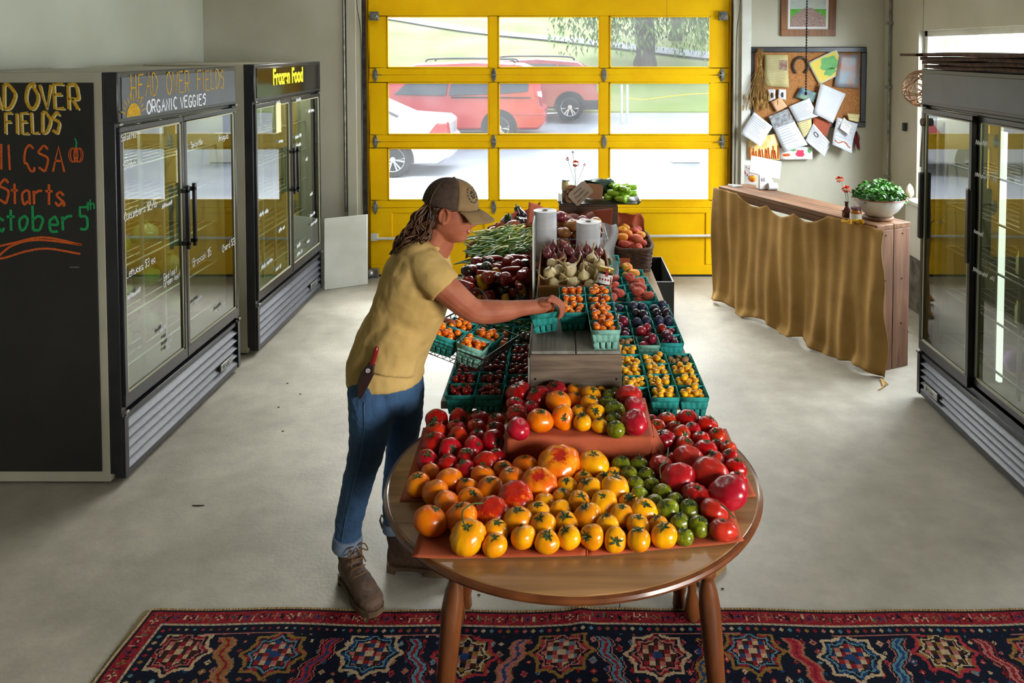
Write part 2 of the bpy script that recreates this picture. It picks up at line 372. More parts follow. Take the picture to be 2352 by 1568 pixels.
b = MB(org); b.box(x0, x1, YD-.02, YD+.02, .0, .02); b.build('bottom_seal', m_black, gd)
b = MB(org); zb_ = zz(541); b.tube([(x0+.05, YD-.05, zz(545)), (x1-.04, YD-.05, zz(538))], .013, 8)
b.box(x0+.01, x0+.07, YD-.06, YD-.02, zb_-.035, zb_+.03); b.box(x1-.07, x1-.01, YD-.06, YD-.02, zb_-.03, zb_+.035); b.build('lock_bar', m_white, gd)
def hinge(px, py, big):
    c = Q(px, py, YD-.03); b = MB(org); h = .065
    b.prism([(-.004, -h), (.004, -h), (.02, -.03), (.024, 0), (.02, .03), (.004, h), (-.004, h), (-.02, .03), (-.024, 0), (-.02, -.03)],
            lambda x, z: (c.x+x, YD-.034, c.z+z), lambda x, z: (c.x+x, YD-.024, c.z+z))
    b.tube([(c.x-.022, YD-.038, c.z), (c.x+.022, YD-.038, c.z)], .008, 8)
    if big: b.tube([(c.x, YD-.05, c.z), (c.x + (.06 if px < 1200 else -.06), YD-.05, c.z)], .006, 6); b.box(c.x-.012, c.x+.012, YD-.052, YD-.03, c.z-.03, c.z+.03)
    b.build('hinge', m_steel, gd, bevel=.002)
for py in (172, 325, 476):
    hinge(862, py, 1); hinge(1659, py, 1); hinge(1134, py, 0); hinge(1388, py, 0)
for px in (861, 1660):
    c = Q(px, 37, YD-.03); b = MB(org); b.box(c.x-.04, c.x+.04, YD-.07, YD-.024, c.z-.04, c.z+.04); b.tube([(c.x, YD-.08, c.z), (c.x, YD-.06, c.z)], .03, 12); b.build('roller_bracket', m_steel, gd, bevel=.004)
b = MB(org); c = Q(858, 626, YD-.05); b.box(c.x-.06, c.x+.05, YD-.07, YD-.024, c.z-.05, c.z+.04); b.ball((c.x-.03, YD-.08, c.z), .045, 10, 6); b.build('roller_bracket', m_steel, gd, bevel=.004)
# tracks and jambs
for (sx, nm) in ((-1, 'left'), (1, 'right')):
    xj = x0-.03 if sx < 0 else x1+.03
    b = MB((xj, YD-.05, 0)); pr = [(xj + sx*.02, YD-.03), (xj - sx*.01, YD-.03), (xj - sx*.014, YD-.05), (xj-sx*.012, YD-.075), (xj+sx*.02, YD-.08), (xj+sx*.024, YD-.055)]
    b.prism(pr, lambda x, y: (x, y, .0), lambda x, y: (x, y, 2.9))
    o = b.build('door_track', m_dsteel); o.location = (xj, YD-.05, 0)
    tag(o, 'steel roller track up the %s side of the yellow door' % nm, 'track')
    b = MB(o.location); b.box(xj+sx*.022, xj+sx*.05, YD-.09, YD-.02, 0, 2.9); b.build('angle_iron', m_steel, o)
    b = MB(); b.box(xj+sx*.065, xj+sx*.15, YW-.03, YW+.001, 0, 3.0); struct(b.build('trim_%d' % (4 + (sx > 0)), m_white if sx > 0 else m_wall, bevel=.003))
    # lift cable hanging beside the track
    b = MB(); b.tube(catmull([(xj+sx*.02, YD-.16, 3.0), (xj+sx*.04, YD-.17, 2.55), (xj+sx*.015, YD-.13, 2.2), (xj+sx*.02, YD-.11, 1.2), (xj+sx*.01, YD-.1, .1)], 5), .004, 6)
    tag(b.build('lift_cable', m_dsteel), 'lift cable beside the %s door track' % nm, 'cable')
for (a, c) in ((x0-.12, x0+.02), (x1-.02, x1+.12)):
    b = MB(); b.box(a, c, YD+.026, YD+.1, 0, 2.95); struct(b.build('trim_6' if a < 0 else 'trim_7', m_yel, bevel=.003), 'outer stop moulding of the yellow door')
# ---------------------------------------------------------------- outdoors
m_grav = mat('gravel', 'a8abb2', '8b909c', rough=.9, sc=.9, detail=12, bump=.5, bsc=14, lo=.35, hi=.75)
m_grass = mat('grass', '76893a', '9c9c68', rough=.9, sc=.35, detail=10, lo=.4, hi=.75, bump=.6, bsc=12)
m_road = mat('road', 'a3a5ac', '92949b', rough=.9, sc=3)
def gz(y): return -.15 if y < 16 else (-.15 + (y-16)*.09 if y < 21 else .3 + (y-21)*.145)
b = MB()
def gf(u, v):
    x = -30+60*u; y = 7.58+(21.8-7.58)*v; y += .5*math.sin(x*.7)*(v > .97); return (x, y, gz(y))
b.grid(gf, 40, 30); struct(b.build('ground', m_grav), 'pale gravel parking lot outside the door')
b = MB()
def gg(u, v):
    x = -50+100*u; y = 21.8+75*v*v; return (x, y, gz(y) + (.03 if v > 0 else 0) + .25*noise.noise((x*.08, y*.08, 0))*min(1, v*4))
b.grid(gg, 80, 60); struct(b.build('grass_hill', m_grass), 'sunlit grass slope rising beyond the parking lot')
b = MB()
rp = [Q(870, 72, 46), Q(1000, 86, 42), Q(1130, 97, 39), Q(1290, 112, 36), Q(1440, 126, 33.5), Q(1640, 140, 31), Q(1800, 150, 30)]
rp = catmull([(p.x, p.y, 0) for p in rp], 6)
for i in range(len(rp)-1):
    a, c = rp[i], rp[i+1]; w_ = .9
    def up(x, y): return (x, y, gz(y) + .12 + .25*noise.noise((x*.08, y*.08, 0)))
    b.add([up(a.x, a.y-w_), up(c.x, c.y-w_), up(c.x, c.y+w_), up(a.x, a.y+w_)], [(0, 1, 2, 3)])
struct(b.build('road', m_road), 'pale lane crossing the grass slope')
# ================================================================ fridges
m_lam = mat('grey_laminate', 'aaa695', '9c9885', rough=.5, sc=3)
m_fr = mat('black_frame', '17181b', '222327', rough=.32, sc=8)
m_grl = mat('grille_grey', '3a3b46', '2e2f38', rough=.45, sc=30)
m_int = mat('fridge_inside', 'a9a68a', rough=.5)
m_cool = glass('cooler_glass', tint=(.74, .80, .72, 1), ior=2.7)
m_cool2 = glass('sliding_glass', tint=(.72, .76, .72, 1), ior=2.2)
m_chalk = mat('chalkboard', '131312', '1b1a18', rough=.75, sc=5)
m_hdr = mat('header_grey', '474d57', '3d434d', rough=.35, sc=4)
m_wire = mat('shelf_wire', 'b9b7a6', rough=.35, metal=.3)
m_y1 = mat('chalk_gold', 'c29a1e', 'a57c10', rough=.9, sc=90)
m_y2 = mat('chalk_cream', 'cfc38c', rough=.9)
m_or = mat('chalk_orange', 'c85a14', 'a8420c', rough=.9, sc=90)
m_gn = mat('chalk_green', '0f8f4c', '0b7a3e', rough=.9, sc=90)
m_wh = mat('paint_white', 'dfe2e6', rough=.7)
m_ytx = mat('yellow_letters', 'f2e400', rough=.5)
m_led = mat('lit_tube', 'ffffff', rough=.5, emit='f4fff2', es=1.5)
def fridge(name, label, Xf, Y0, Y1, side, Ht, zg, zd, zh, cols, grille_n, dp=.76, slide=False):
    T = thing(name, label, 'fridge', (Xf, Y0, 0)); L = Y1-Y0
    def X(w): return -side*w
    def bb(mb, u0, u1, w0, w1, z0, z1): return mb.box(X(w0), X(w1), u0, u1, z0, z1)
    fd = .075
    b = MB(); bb(b, 0, .035, fd, dp, .012, Ht); bb(b, L-.035, L, fd, dp, .012, Ht); bb(b, .035, L-.035, fd, dp, Ht-.20, Ht); bb(b, .035, L-.035, fd, dp, .06, zd); bb(b, .035, L-.035, dp-.03, dp, zd, Ht-.2)
    b.build('cabinet', m_lam, T, bevel=.004)
    b = MB(); bb(b, .036, L-.036, dp-.036, dp-.031, zd, Ht-.2); bb(b, .0355, .04, fd, dp-.03, zd, Ht-.2); bb(b, L-.04, L-.0355, fd, dp-.03, zd, Ht-.2); bb(b, .036, L-.036, fd, dp-.03, zd, zd+.004); bb(b, .036, L-.036, fd, dp-.03, Ht-.205, Ht-.2)
    b.build('liner', m_int, T)
    b = MB(); bb(b, .02, L-.02, .12, dp-.05, 0.0, .06); b.build('base', m_black, T)
    # frame uprights + rails
    b = MB(); bb(b, -.002, .03, .015, fd, .05, Ht); bb(b, L-.03, L+.002, .015, fd, .05, Ht); bb(b, .03, L-.03, .03, fd, zd-.06, zd); bb(b, .03, L-.03, .03, fd, zh-.02, zh)
    b.build('front_frame', m_fr, T, bevel=.004)
    hd = MB(); bb(hd, -.004, L+.004, .0, .06, zh, Ht); hd = hd.build('header', m_fr, T, bevel=.006)
    b = MB(); bb(b, .03, L-.03, -.004, .001, zh+.02, Ht-.025); b.build('header_sign', m_hdr if 'freezer' not in name else m_frz, hd, bevel=.002)
    # louvred grille
    z0, z1 = .06, zg; b = MB(); n = grille_n; st = (z1-z0)/n
    for i in range(n):
        za = z0 + i*st
        b.prism([(.004, za+st*.05), (.040, za+st*.80), (.046, za+st*.80), (.010, za)], lambda w, z: (X(w), .035, z), lambda w, z: (X(w), L-.035, z))
    b.build('grille', m_grl, T)
    b = MB(); bb(b, .03, L-.03, .052, .056, .05, zg+.01); bb(b, -.001, .034, .0, .05, .03, zg+.02); bb(b, L-.034, L+.001, .0, .05, .03, zg+.02); bb(b, 0.03, L-.03, .005, .05, .03, .06); bb(b, .03, L-.03, .01, .05, zg, zg+.025)
    b.build('grille_surround', m_fr, T, bevel=.003)
    # shelves
    for k, z in enumerate([zd+.08, zd+.34, zd+.6, zd+.86, zd+1.1]):
        if z > zh-.15: continue
        b = MB()
        for j in range(9): w = fd+.05+j*(dp-fd-.1)/8; b.tube([(X(w), .04, z), (X(w), L-.04, z)], .004 if j else .007, 5)
        for j in range(4): u = .05+(L-.1)*j/3; b.tube([(X(fd+.05), u, z), (X(dp-.05), u, z)], .004, 5)
        b.build('shelf', m_wire, T)
    b = MB()
    for u in (L*.33, L*.5, L*.67, .05, L-.05):
        bb(b, u-.01, u+.01, fd+.06 if u not in (.05, L-.05) else dp-.07, fd+.075 if u not in (.05, L-.05) else dp-.05, zd, Ht-.21)
    b.build('shelf_rail', m_wire, T)
    la = bpy.data.lights.new('assumed_fridge_lamp', 'AREA'); la.shape = 'RECTANGLE'; la.size = L-.2; la.size_y = .05; la.energy = 4; la.color = (1, .97, .85)  # lamp assumed inside each cabinet, added to brighten the interior
    lo_ = bpy.data.objects.new('assumed_fridge_lamp', la); COL.objects.link(lo_); lo_.parent = T; lo_.location = (X(fd+.08), L/2, Ht-.22); lo_.rotation_euler = (0, 0, PI/2)
    doors = []
    for i, (u0, u1) in enumerate(cols):
        w0 = .0 if not slide else (.0 if i == 0 else .03)
        d = MB(); e = .028; bb(d, u0, u1, w0, w0+.028, zd-.03, zd+e); bb(d, u0, u1, w0, w0+.028, zh-.02-e, zh-.02); bb(d, u0, u0+e, w0, w0+.028, zd+e, zh-.02-e); bb(d, u1-e, u1, w0, w0+.028, zd+e, zh-.02-e)
        do = d.build('glass_door', m_fr, T, bevel=.003)
        g = MB(); bb(g, u0+e-.002, u1-e+.002, w0+.012, w0+.016, zd+e-.002, zh-.02-e+.002); g.build('pane', m_cool2 if slide else m_cool, do)
        g = MB()
        for (a, c, z_0, z_1) in ((u0+e, u1-e, zd+e, zd+e+.01), (u0+e, u1-e, zh-.03-e, zh-.02-e), (u0+e, u0+e+.01, zd+e, zh-.02-e), (u1-e-.01, u1-e, zd+e, zh-.02-e)): bb(g, a, c, w0+.004, w0+.010, z_0, z_1)
        g.build('gasket', m_int, do)
        doors.append(do)
        if not slide:
            uh = u1-.045 if i == 0 else u0+.03
            h = MB(); ha, hb = 1.0, 1.36
            h.box(X(-.045), X(-.025), uh-.008, uh+.012, ha, hb); h.box(X(-.045), X(0.002), uh-.008, uh+.012, ha+.02, ha+.045); h.box(X(-.045), X(.002), uh-.008, uh+.012, hb-.045, hb-.02)
            h.build('handle', m_fr, do, bevel=.004)
        else:
            h = MB(); uh = u1 - .014 if i == 0 else u0 + .014; uh = u1-.014
            h.box(X(-.022), X(.002), uh-.018, uh+.016, .98, 1.38); h.build('handle', m_fr, do, bevel=.008)
    # little chrome badge and hinges
    b = MB(); ub = L*.78; zbm = zg*.42
    b.box(X(-.004), X(.012), ub, ub+.17, zbm-.022, zbm+.022); bd = b.build('badge', m_steel, T, bevel=.003)
    b = MB(); write(b, 'true', .024, .005, lambda x, y, h: (X(-.004-h), ub+.03+x, zbm-.010+y)) if side > 0 else write(b, 'true', .024, .005, lambda x, y, h: (X(-.004-h), ub+.14-x, zbm-.010+y))
    b.build('badge_mark', m_black, bd)
    for u in (.0, L-.03):
        b = MB(); bb(b, u, u+.03, -.008, .03, zd-.06, zd-.045); b.build('hinge', m_steel, T, bevel=.002)
        b = MB(); bb(b, u, u+.03, -.008, .03, zh-.012, zh+.0); b.build('hinge', m_steel, T, bevel=.002)
    return T, doors, hd, X
m_frz = mat('freezer_sign', '121110', rough=.12)
# --- nearer left fridge
Xf = P(290, 1112, 0).x; Y0 = P(290, 1112, 0).y; Y1 = P(552, 850, 0).y
zt_ = Q(272, 166, Y0).z; zh_ = Q(272, 284, Y0).z; zd_ = Q(285, 925, Y0).z; zg_ = Q(285, 968, Y0).z
L = Y1-Y0; um = .475*L
FA, dA, hA, XA = fridge('glass_door_fridge', 'nearer tall glass-door fridge on the left with chalkboard side and grey header', Xf, Y0, Y1, 1, zt_, zg_, zd_, zh_, [(.012, um), (um+.006, L-.012)], 5)
for u in (0, L*.33):   # lit mullion
    pass
# header lettering
def fit(mb, s, size, w, f, u0, u1, y):
    st, Lg = lettering(s, size, 1.3, .25); k = (u1-u0)/(Lg-.03*size)
    for p in st: mb.stroke([(u0+a*k, y+c) for a, c in p], w, f)
b = MB(); fit(b, 'HEAD  OVER  FIELDS', .115, .008, lambda x, y, h: (.004+h, x, y), .11, 1.22, zh_+.115); b.build('lettering', m_y1, hA, smooth=0)
b = MB(); fit(b, 'ORGANIC VEGGIES', .062, .009, lambda x, y, h: (.004+h, x, y), .26, .95, zh_+.03); b.build('lettering', m_wh, hA, smooth=0)
b = MB(); sc_ = (.13, zh_+.025)
b.prism([(sc_[0]+.065*math.cos(PI*i/12), sc_[1]+.065*math.sin(PI*i/12)) for i in range(13)], lambda x, z: (.0035, x, z), lambda x, z: (.006, x, z))
for i in range(1, 12):
    a = PI*i/12; r1 = .078; r2 = .12 if i % 2 else .105
    b.stroke([(sc_[0]+r1*math.cos(a), sc_[1]+r1*math.sin(a)), (sc_[0]+r2*math.cos(a), sc_[1]+r2*math.sin(a))], .006, lambda x, y, h: (.004+h, x, y))
b.build('painted_sun', m_y1, hA, smooth=0)
# chalkboard panel on its side
pa = Q(235, 1083, Y0-.008); pb = Q(212, 190, Y0-.008); xr = (pa.x+pb.x)/2 - Xf
b = MB(); b.box(xr-.66, xr, -.008, .0, pa.z, pb.z); cb = b.build('chalkboard', m_chalk, FA, bevel=.002)
def cbf(x, y, h): return (x, -.008-h, y)
def cpos(px, py): p = Q(px, py, Y0-.009); return p.x-Xf, p.z
def cwrite(s, pl, pr, py, size, w, m, slope=0, outline=False):
    x, y = cpos(pl, py); xe = cpos(pr, py)[0]; st, Lg = lettering(s, size, 1.25, .3)
    xs = (xe-x)/(Lg - size*.15)
    b = MB()
    for p in st: b.stroke([(x+a*xs, y+c+a*slope) for a, c in p], w, lambda x, y, h: cbf(x, y, h+.0003))
    b.build('lettering', m, cb, smooth=0)
    if outline:
        b = MB()
        for p in st: b.stroke([(x+a*xs+w*.42, y+c+a*slope-w*.36) for a, c in p], w*.55, cbf)
        b.build('lettering', m_y2, cb, smooth=0)
cwrite('HEAD OVER', -88, 186, 250, .115, .017, m_y1, 0, True)
cwrite('FIELDS', 13, 141, 306, .098, .015, m_y1, .01, True)
cwrite('Fall CSA', -66, 149, 388, .122, .011, m_or, -.02)
cwrite('Starts', 0, 152, 465, .115, .012, m_or, -.02)
cwrite('October', -48, 174, 533, .118, .013, m_gn, .01)
cwrite('5', 184, 206, 526, .105, .013, m_gn)
cwrite('th', 200, 218, 484, .05, .008, m_gn, .1)
b = MB()
for pts in ([(-30, 572), (30, 558), (100, 545), (188, 562)], [(188, 562), (90, 551), (30, 563), (-4, 590), (10, 592), (60, 577), (110, 571), (184, 583)]):
    pl = catmull([(*cpos(*p), 0) for p in pts], 8); b.stroke([(q.x, q.y) for q in pl], .010, cbf)
b.build('underline', m_or, cb, smooth=0)
b = MB(); cxp, czp = cpos(174, 356)
for k in range(-2, 3):
    b.stroke([(cxp + k*.0085 + (.017 if k else .010)*math.cos(a) , czp+.034*math.sin(a)) for a in [2*PI*i/16 for i in range(17)]], .0045, cbf)
b.build('chalk_pumpkin', m_or, cb, smooth=0)
b = MB(); b.stroke([(cxp, czp+.034), (cxp+.004, czp+.06), (cxp-.002, czp+.08)], .008, cbf); b.build('pumpkin_stalk', m_gn, cb, smooth=0)
b = MB(); random.seed(4)
for k in range(6): b.stroke([(xr-.13+k*.008, 1.07+random.uniform(-.003, .003)), (xr-.128+k*.008, 1.071)], .0025, cbf)
b.build('chalk_scuff', m_wh, cb, smooth=0)
# price scribbles on the panes
def scrib(T, door, X, Y0, items, size, w=.0035, m=m_wh):
    b = MB()
    for (s, px, py, k) in items:
        d = ray(px, py); t = (T.location.x + X(-.0)) / d.x; p = Vector((d.x*t, d.y*t, H+d.z*t))
        sx = 1
        write(b, s, size*k*.8, w, lambda x, y, h: (X(-.0-h), p.y-Y0 + x*.62*(1 if X(1) < 0 else -1), p.z+y), adv=1.05, slope=.02)
    b.build('price_writing', m, door, smooth=0)
scrib(FA, dA[0], XA, Y0, [('Salad Mix', 278, 325, .8), ('Spinach Mix', 283, 390, .8), ('Cucumbers $2/lb', 285, 508, 1), ('Lettuces $3 ea', 290, 640, 1), ('~Radishes', 292, 690, .9), ('~Kohlrabi', 372, 480, .8), ('Red leaf', 376, 645, .9), ('Green leaf', 376, 660, .9),
                         ('~Basil', 366, 765, .8), ('~Dill', 380, 780, .8), ('~Thyme', 380, 795, .8), ('~Mint', 380, 808, .8)], .05)
scrib(FA, dA[1], XA, Y0, [('Spicy Mix', 438, 340, .8), ('Arugula', 502, 325, .9), ('Chard $3', 510, 580, 1), ('Broccoli $5', 443, 612, 1), ('~Carrots', 445, 700, .8), ('~Peppers', 500, 715, .8)], .055)
# --- freezer
c0 = P(597, 815, 0); XfB = -2.10; Y0B = c0.y; Y1B = 7.0
ztB = Q(585, 148, Y0B).z; zhB = Q(585, 228, Y0B).z; zdB = Q(600, 690, Y0B).z; zgB = Q(600, 715, Y0B).z; LB = Y1B-Y0B
zdB, zgB, zhB = zd_, zg_, zh_
FB, dB, hB, XB = fridge('glass_door_freezer', 'tall glass-door freezer with a Frozen Food header by the back wall', XfB, Y0B, Y1B, 1, ztB, zgB, zdB, zhB, [(.012, LB*.49), (LB*.495, LB-.012)], 5)
tc = bpy.data.curves.new('t', 'FONT'); tc.body = 'Frozen Food'; tc.size = .165; tc.extrude = .002; tc.offset = .005
to = bpy.data.objects.new('t', tc); COL.objects.link(to); bpy.context.view_layer.update()
me = bpy.data.meshes.new_from_object(to.evaluated_get(bpy.context.evaluated_depsgraph_get())); bpy.data.objects.remove(to)
me.transform(Matrix(((0, 0, 1, .006), (.80, 0, 0, .33), (0, 1, 0, zhB+.10), (0, 0, 0, 1)))); me.materials.clear(); me.materials.append(m_ytx)
o = bpy.data.objects.new('lettering', me); COL.objects.link(o); o.parent = hB
b = MB(); b.box(.0, .003, .40, .5, 1.5, 1.72); lf = b.build('leaflet', mat('leaflet_paper', 'd9cfa0', rough=.8), dB[0])
scrib(FB, dB[0], XB, Y0B, [('~Beef', 635, 240, 1), ('~Ground', 640, 330, .9), ('~Short ribs', 596, 500, 1), ('~Lamb $12', 640, 535, 1), ('~Whole chicken', 600, 620, 1), ('~Soup $8', 633, 625, 1)], .05, .0045)
scrib(FB, dB[1], XB, Y0B, [('~Berries', 680, 235, 1), ('~Bacon $10', 678, 320, 1), ('~Sausage', 680, 340, 1), ('~Ham', 702, 370, 1), ('~Pork chops', 708, 260, .9), ('~Chops', 712, 450, .8), ('~Steak $16', 712, 500, .9), ('~Chuck roast', 714, 520, .9), ('~Bones', 682, 570, 1), ('~Broth $9', 682, 590, 1), ('~Peas', 705, 560, 1)], .05, .0045)
# --- right fridge with sliding doors
c1 = P(2105, 910, 0); XfC = c1.x; Y1C = c1.y; Y0C = Y1C-1.24
ztC = Q(2118, 158, Y1C).z; zhC = Q(2120, 240, Y1C).z; zdC = Q(2108, 785, Y1C).z; zgC = Q(2108, 815, Y1C).z
FC, dC, hC, XC = fridge('sliding_door_fridge', 'black and grey sliding-door fridge on the right with brown planks on top', XfC, Y0C, Y1C, -1, ztC, zgC, zdC, zhC, [(.64, 1.225), (.02, .655)], 5, dp=.72, slide=True)
b = MB(); b.box(.13, .15, .92-.35, .95-.35, zdC+.03, zhC-.1); b.build('lit_tube', m_led, FC)
b = MB(); b.box(.10, .125, 1.15, 1.17, zdC+.03, zhC-.1); b.build('shelf_rail', m_wire, FC)
b = MB(); pS = MB(); write(b, '~Syrup', .035, .004, lambda x, y, h: (XC(-.0-h), .60-x, 1.62+y)); write(b, '~Kimchi $8', .035, .004, lambda x, y, h: (XC(-.0-h), .60-x, 1.45+y)); write(b, '~Milk', .035, .004, lambda x, y, h: (XC(-.0-h), .60-x, 1.15+y)); write(b, '~Butter $6', .035, .004, lambda x, y, h: (XC(-.0-h), .60-x, .95+y)); b.build('price_writing', m_wh, dC[1], smooth=0)
# ---------------------------------------------------------------- goods inside
m_purp = mat('purple_cabbage', '6d3f77', '8b5f96', rough=.5, sc=9); m_jarG = mat('pale_jar', 'b9a96a', 'd8cf9d', rough=.3, sc=8); m_greenv = mat('salad_green', '5f8a2c', '97b34a', rough=.5, sc=20)
m_bag = mat('clear_bag', 'b9c7a0', '7fa04a', rough=.25, sc=14)
random.seed(11)
def jar(name, label, loc, r, h, m, cap, group=None, cat='jar', parent=None):
    T = thing(name, label, cat, loc, 0, group)
    b = MB(); b.lathe([(0, 0), (r*.9, 0), (r, r*.12), (r, h*.72), (r*.82, h*.82), (r*.82, h*.86), (0, h*.86)], 18); b.build('glass_body', m, T, smooth=50)
    b = MB(); b.lathe([(0, h*.84), (r*.9, h*.84), (r*.9, h), (0, h)], 18); b.build('lid', cap, T)
    return T
m_gold = mat('gold_lid', 'c9a94a', rough=.3, metal=.8)
sh = [zdC+.08, zdC+.34, zdC+.6, zdC+.86]
for k, z in enumerate(sh[:3]):
    for j in range(5):
        u = .12+j*.11 + (.0 if k else .02)
        if k == 0:
            tag(MB().lathe([(0, 0), (.045, .01), (.062, .05), (.05, .1), (0, .115)], 14).build('cabbage', m_purp, smooth=80), 'purple cabbage on the bottom shelf of the sliding-door fridge', 'cabbage', 'purple cabbages in the sliding-door fridge').location = (XfC+.22+.05*(j % 2), Y0C+u, z+.006)
        else:
            jar('preserve_jar', 'pale jar on the %s shelf of the sliding-door fridge' % ('second' if k == 1 else 'third'), (XfC+.24, Y0C+u, z+.007), .035, .12, m_jarG, m_gold, 'jars on the %s shelf of the sliding-door fridge' % ('second' if k == 1 else 'third'))
def bagv(loc, s, label, group, m):
    b = MB(); r = random.Random(int(loc[1]*1000)+int(loc[2]*77)); o = [r.uniform(0, 9) for _ in range(3)]
    b.lathe([(0, 0), (.8, .0), (1, .25), (.95, .6), (.55, .85), (.2, 1.0), (.3, 1.15), (0, 1.1)], 18, f=lambda a, z: 1+.18*math.sin(3*a+o[0])*math.sin(z*4+o[1])+.08*math.sin(7*a+o[2]))
    ob = b.build('salad_bag', m, smooth=80); ob.scale = (s*.7, s, s*1.1); ob.location = loc; tag(ob, label, 'bag', group)
for (nm, Xx, Yy, zz_, Lx) in (('nearer left fridge', Xf, Y0, zd_, L),):
    for k, z in enumerate((zz_+.08, zz_+.34, zz_+.6)):
        for j in range(4 if k < 2 else 3):
            bagv((Xx-.30, Yy+.2+j*.3, z+.006), .09, 'bag of salad greens on the %s shelf of the %s' % (('bottom', 'second', 'third')[k], nm), 'salad bags on the %s shelf of the %s' % (('bottom', 'second', 'third')[k], nm), (m_bag, m_greenv)[(j+k) % 2])
# planks on top of the right fridge
m_plank = wood('weathered_wood', '6b452a', '2d1c10', axis=0, rough=.8)
random.seed(5)
for i in range(7):
    a = MB(); ln = 1.25 - .1*(i % 2); z = ztC + .007 + .024*(i // 2) ; w_ = random.uniform(.22, .27)
    wv = random.uniform(0, 6)
    xo = .02 + .30*(i % 2) - .012*(i // 2)
    a.grid(lambda u, v: (xo+w_*u, -.1+ln*v, .001+.003*math.sin(v*9+wv)+.003), 3, 14)
    o = a.build('plank', m_plank, solid=.019); o.location = (XfC-.06, Y0C-.02, z+.004)
    o.rotation_euler = (0, 0, 0); tag(o, ('rough brown plank on the front half of the fridge top, lowest layer', 'rough brown plank on the rear half of the fridge top, lowest layer', 'second plank up over the front of the sliding-door fridge', 'second plank up over the rear of the sliding-door fridge', 'third plank up over the front of the sliding-door fridge', 'third plank up over the rear of the sliding-door fridge', 'topmost brown plank of the stack on the sliding-door fridge')[i], 'plank', 'planks on the sliding-door fridge')
a = MB(); a.box(-.18, .42, -.10, .08, 0, .016); o = a.build('plank', m_plank, bevel=.004); o.location = (XfC+.05, Y1C-.06, ztC+.0765); o.rotation_euler = (0, 0, .10); tag(o, 'short brown plank poking out left over the sliding-door fridge', 'plank')
# note + magnets on the right fridge
m_note = mat('note_paper', 'cfc493', rough=.8)
T = thing('paper_note', 'pale handwritten note hung by a round magnet on the far edge of the sliding-door fridge', 'note', Q(2128, 340, Y1C+.03))
b = MB(); b.grid(lambda u, v: (-.04+.075*u+.01*v, .004*math.sin(v*4), -.115+.23*v), 4, 8); b.build('sheet', m_note, T, solid=.0008)
b = MB(); b.tube([(0, .0, .11), (0, -.02, .11)], .024, 14); b.build('magnet', m_plank, T)
b = MB()
for k in range(9): b.stroke([(-.03, .07-k*.018), (.02, .072-k*.018)], .003, lambda x, y, h: (x, -.006-h, y))
b.build('handwriting', m_black, T)
T.rotation_euler = (0, 0, 0)
b = MB(); p = Q(2147, 281, Y1C-.06); b.tube([(0, 0, 0), (-.015, 0, 0)], .024, 16); o = b.build('magnet', m_plank); o.location = (XfC-.004, Y1C-.045, p.z); tag(o, 'round brown magnet on the door frame of the sliding-door fridge', 'magnet')
# ================================================================ counter, wall board, things on them
TC = .97
cA, cB = P(2005, 855, 0), P(1650, 690, 0); cE = P(2076, 838, 0)
ang = math.atan2(cB.y-cA.y, cB.x-cA.x); CL = (cB-cA).length; CW = .30
m_cw = wood('counter_wood', '8a6242', '5a3d29', axis=0, sc=3, rough=.6)
m_cwz = wood('counter_end_wood', '84604a', '563b2d', axis=2, sc=3, rough=.65)
T = thing('serving_counter', 'narrow brown plank counter hung with burlap by the corkboard wall', 'counter', cA, ang)
# local: x along towards the door, y = -depth (away from the camera side)
for k in range(2): MB().box(-.015, CL+.01, -.0-.153*k, -.150-.153*k, TC-.035, TC).build('top_plank', m_cw, T, bevel=.004)
for k in range(2):
    o = MB().box(-.015, .012, -.005-.15*k, -.150-.15*k, 0, TC-.036).build('end_board', m_cwz, T, bevel=.003)
    b = MB()
    for z in (.3, .6, .9): b.tube([(-.018, -.08-.15*k, z), (-.012, -.08-.15*k, z)], .005, 8)
    b.build('screw', m_black, o)
for k in range(2): MB().box(CL-.02, CL+.006, -.005-.15*k, -.150-.15*k, 0, TC-.036).build('end_board', m_cwz, T, bevel=.003)
MB().box(.012, CL-.02, -.28, -.262, .35, .55).build('back_rail', m_cw, T, bevel=.003)
MB().box(.012, CL-.02, -.02, -.004, TC-.085, TC-.036).build('front_rail', m_cw, T, bevel=.003)
m_burl = mat('burlap', 'ba9252', '946f38', rough=.95, sc=3, detail=8, bump=.5, bsc=160, lo=.3, hi=.75)
def burl(u, v):
    x = CL+.02 - (CL+.14)*u
    # sagging top between fixings
    sag = 0
    if .18 < u < .72:
        t_ = (u-.18)/.54; sag = .05*abs(math.sin(t_*PI*3))**.8 + .045*math.sin(t_*PI)
    top = TC-.005 - sag; bot = .015 + .02*math.sin(u*23)
    z = top + (bot-top)*v
    a = .005 + .011*v
    y = .028 + a*math.sin(u*41+1.6*math.sin(v*3+u*5))*(.5+.8*abs(math.sin(u*7+1))) + a*.6*math.sin(u*91+2+v) + .012*math.sin(u*13+v*5)+.015
    if v > .93: y += (v-.93)*.6*(.5+.5*math.sin(u*30)); z = max(z, .006)
    if u > .93: y -= 0; x += .02*math.sin(v*14)*(u-.93)*10
    return (x, y, z)
b = MB(); b.grid(burl, 220, 60); o = b.build('burlap_curtain', m_burl, None, solid=.002, smooth=180); o.location = cA; o.rotation_euler = (0, 0, ang)
tag(o, 'golden brown burlap cloth tacked along the front of the plank counter', 'cloth')
b = MB(); random.seed(3)
for k in range(7): b.tube([(-.11+.0*k, .05, .01), (-.15-.01*k, .06+.012*k, .008), (-.19-.006*k, .07+.02*k, .006)], .0035, 5)
b.build('frayed_threads', m_burl, o)
def onC(px, py, z=TC): return P(px, py, z)
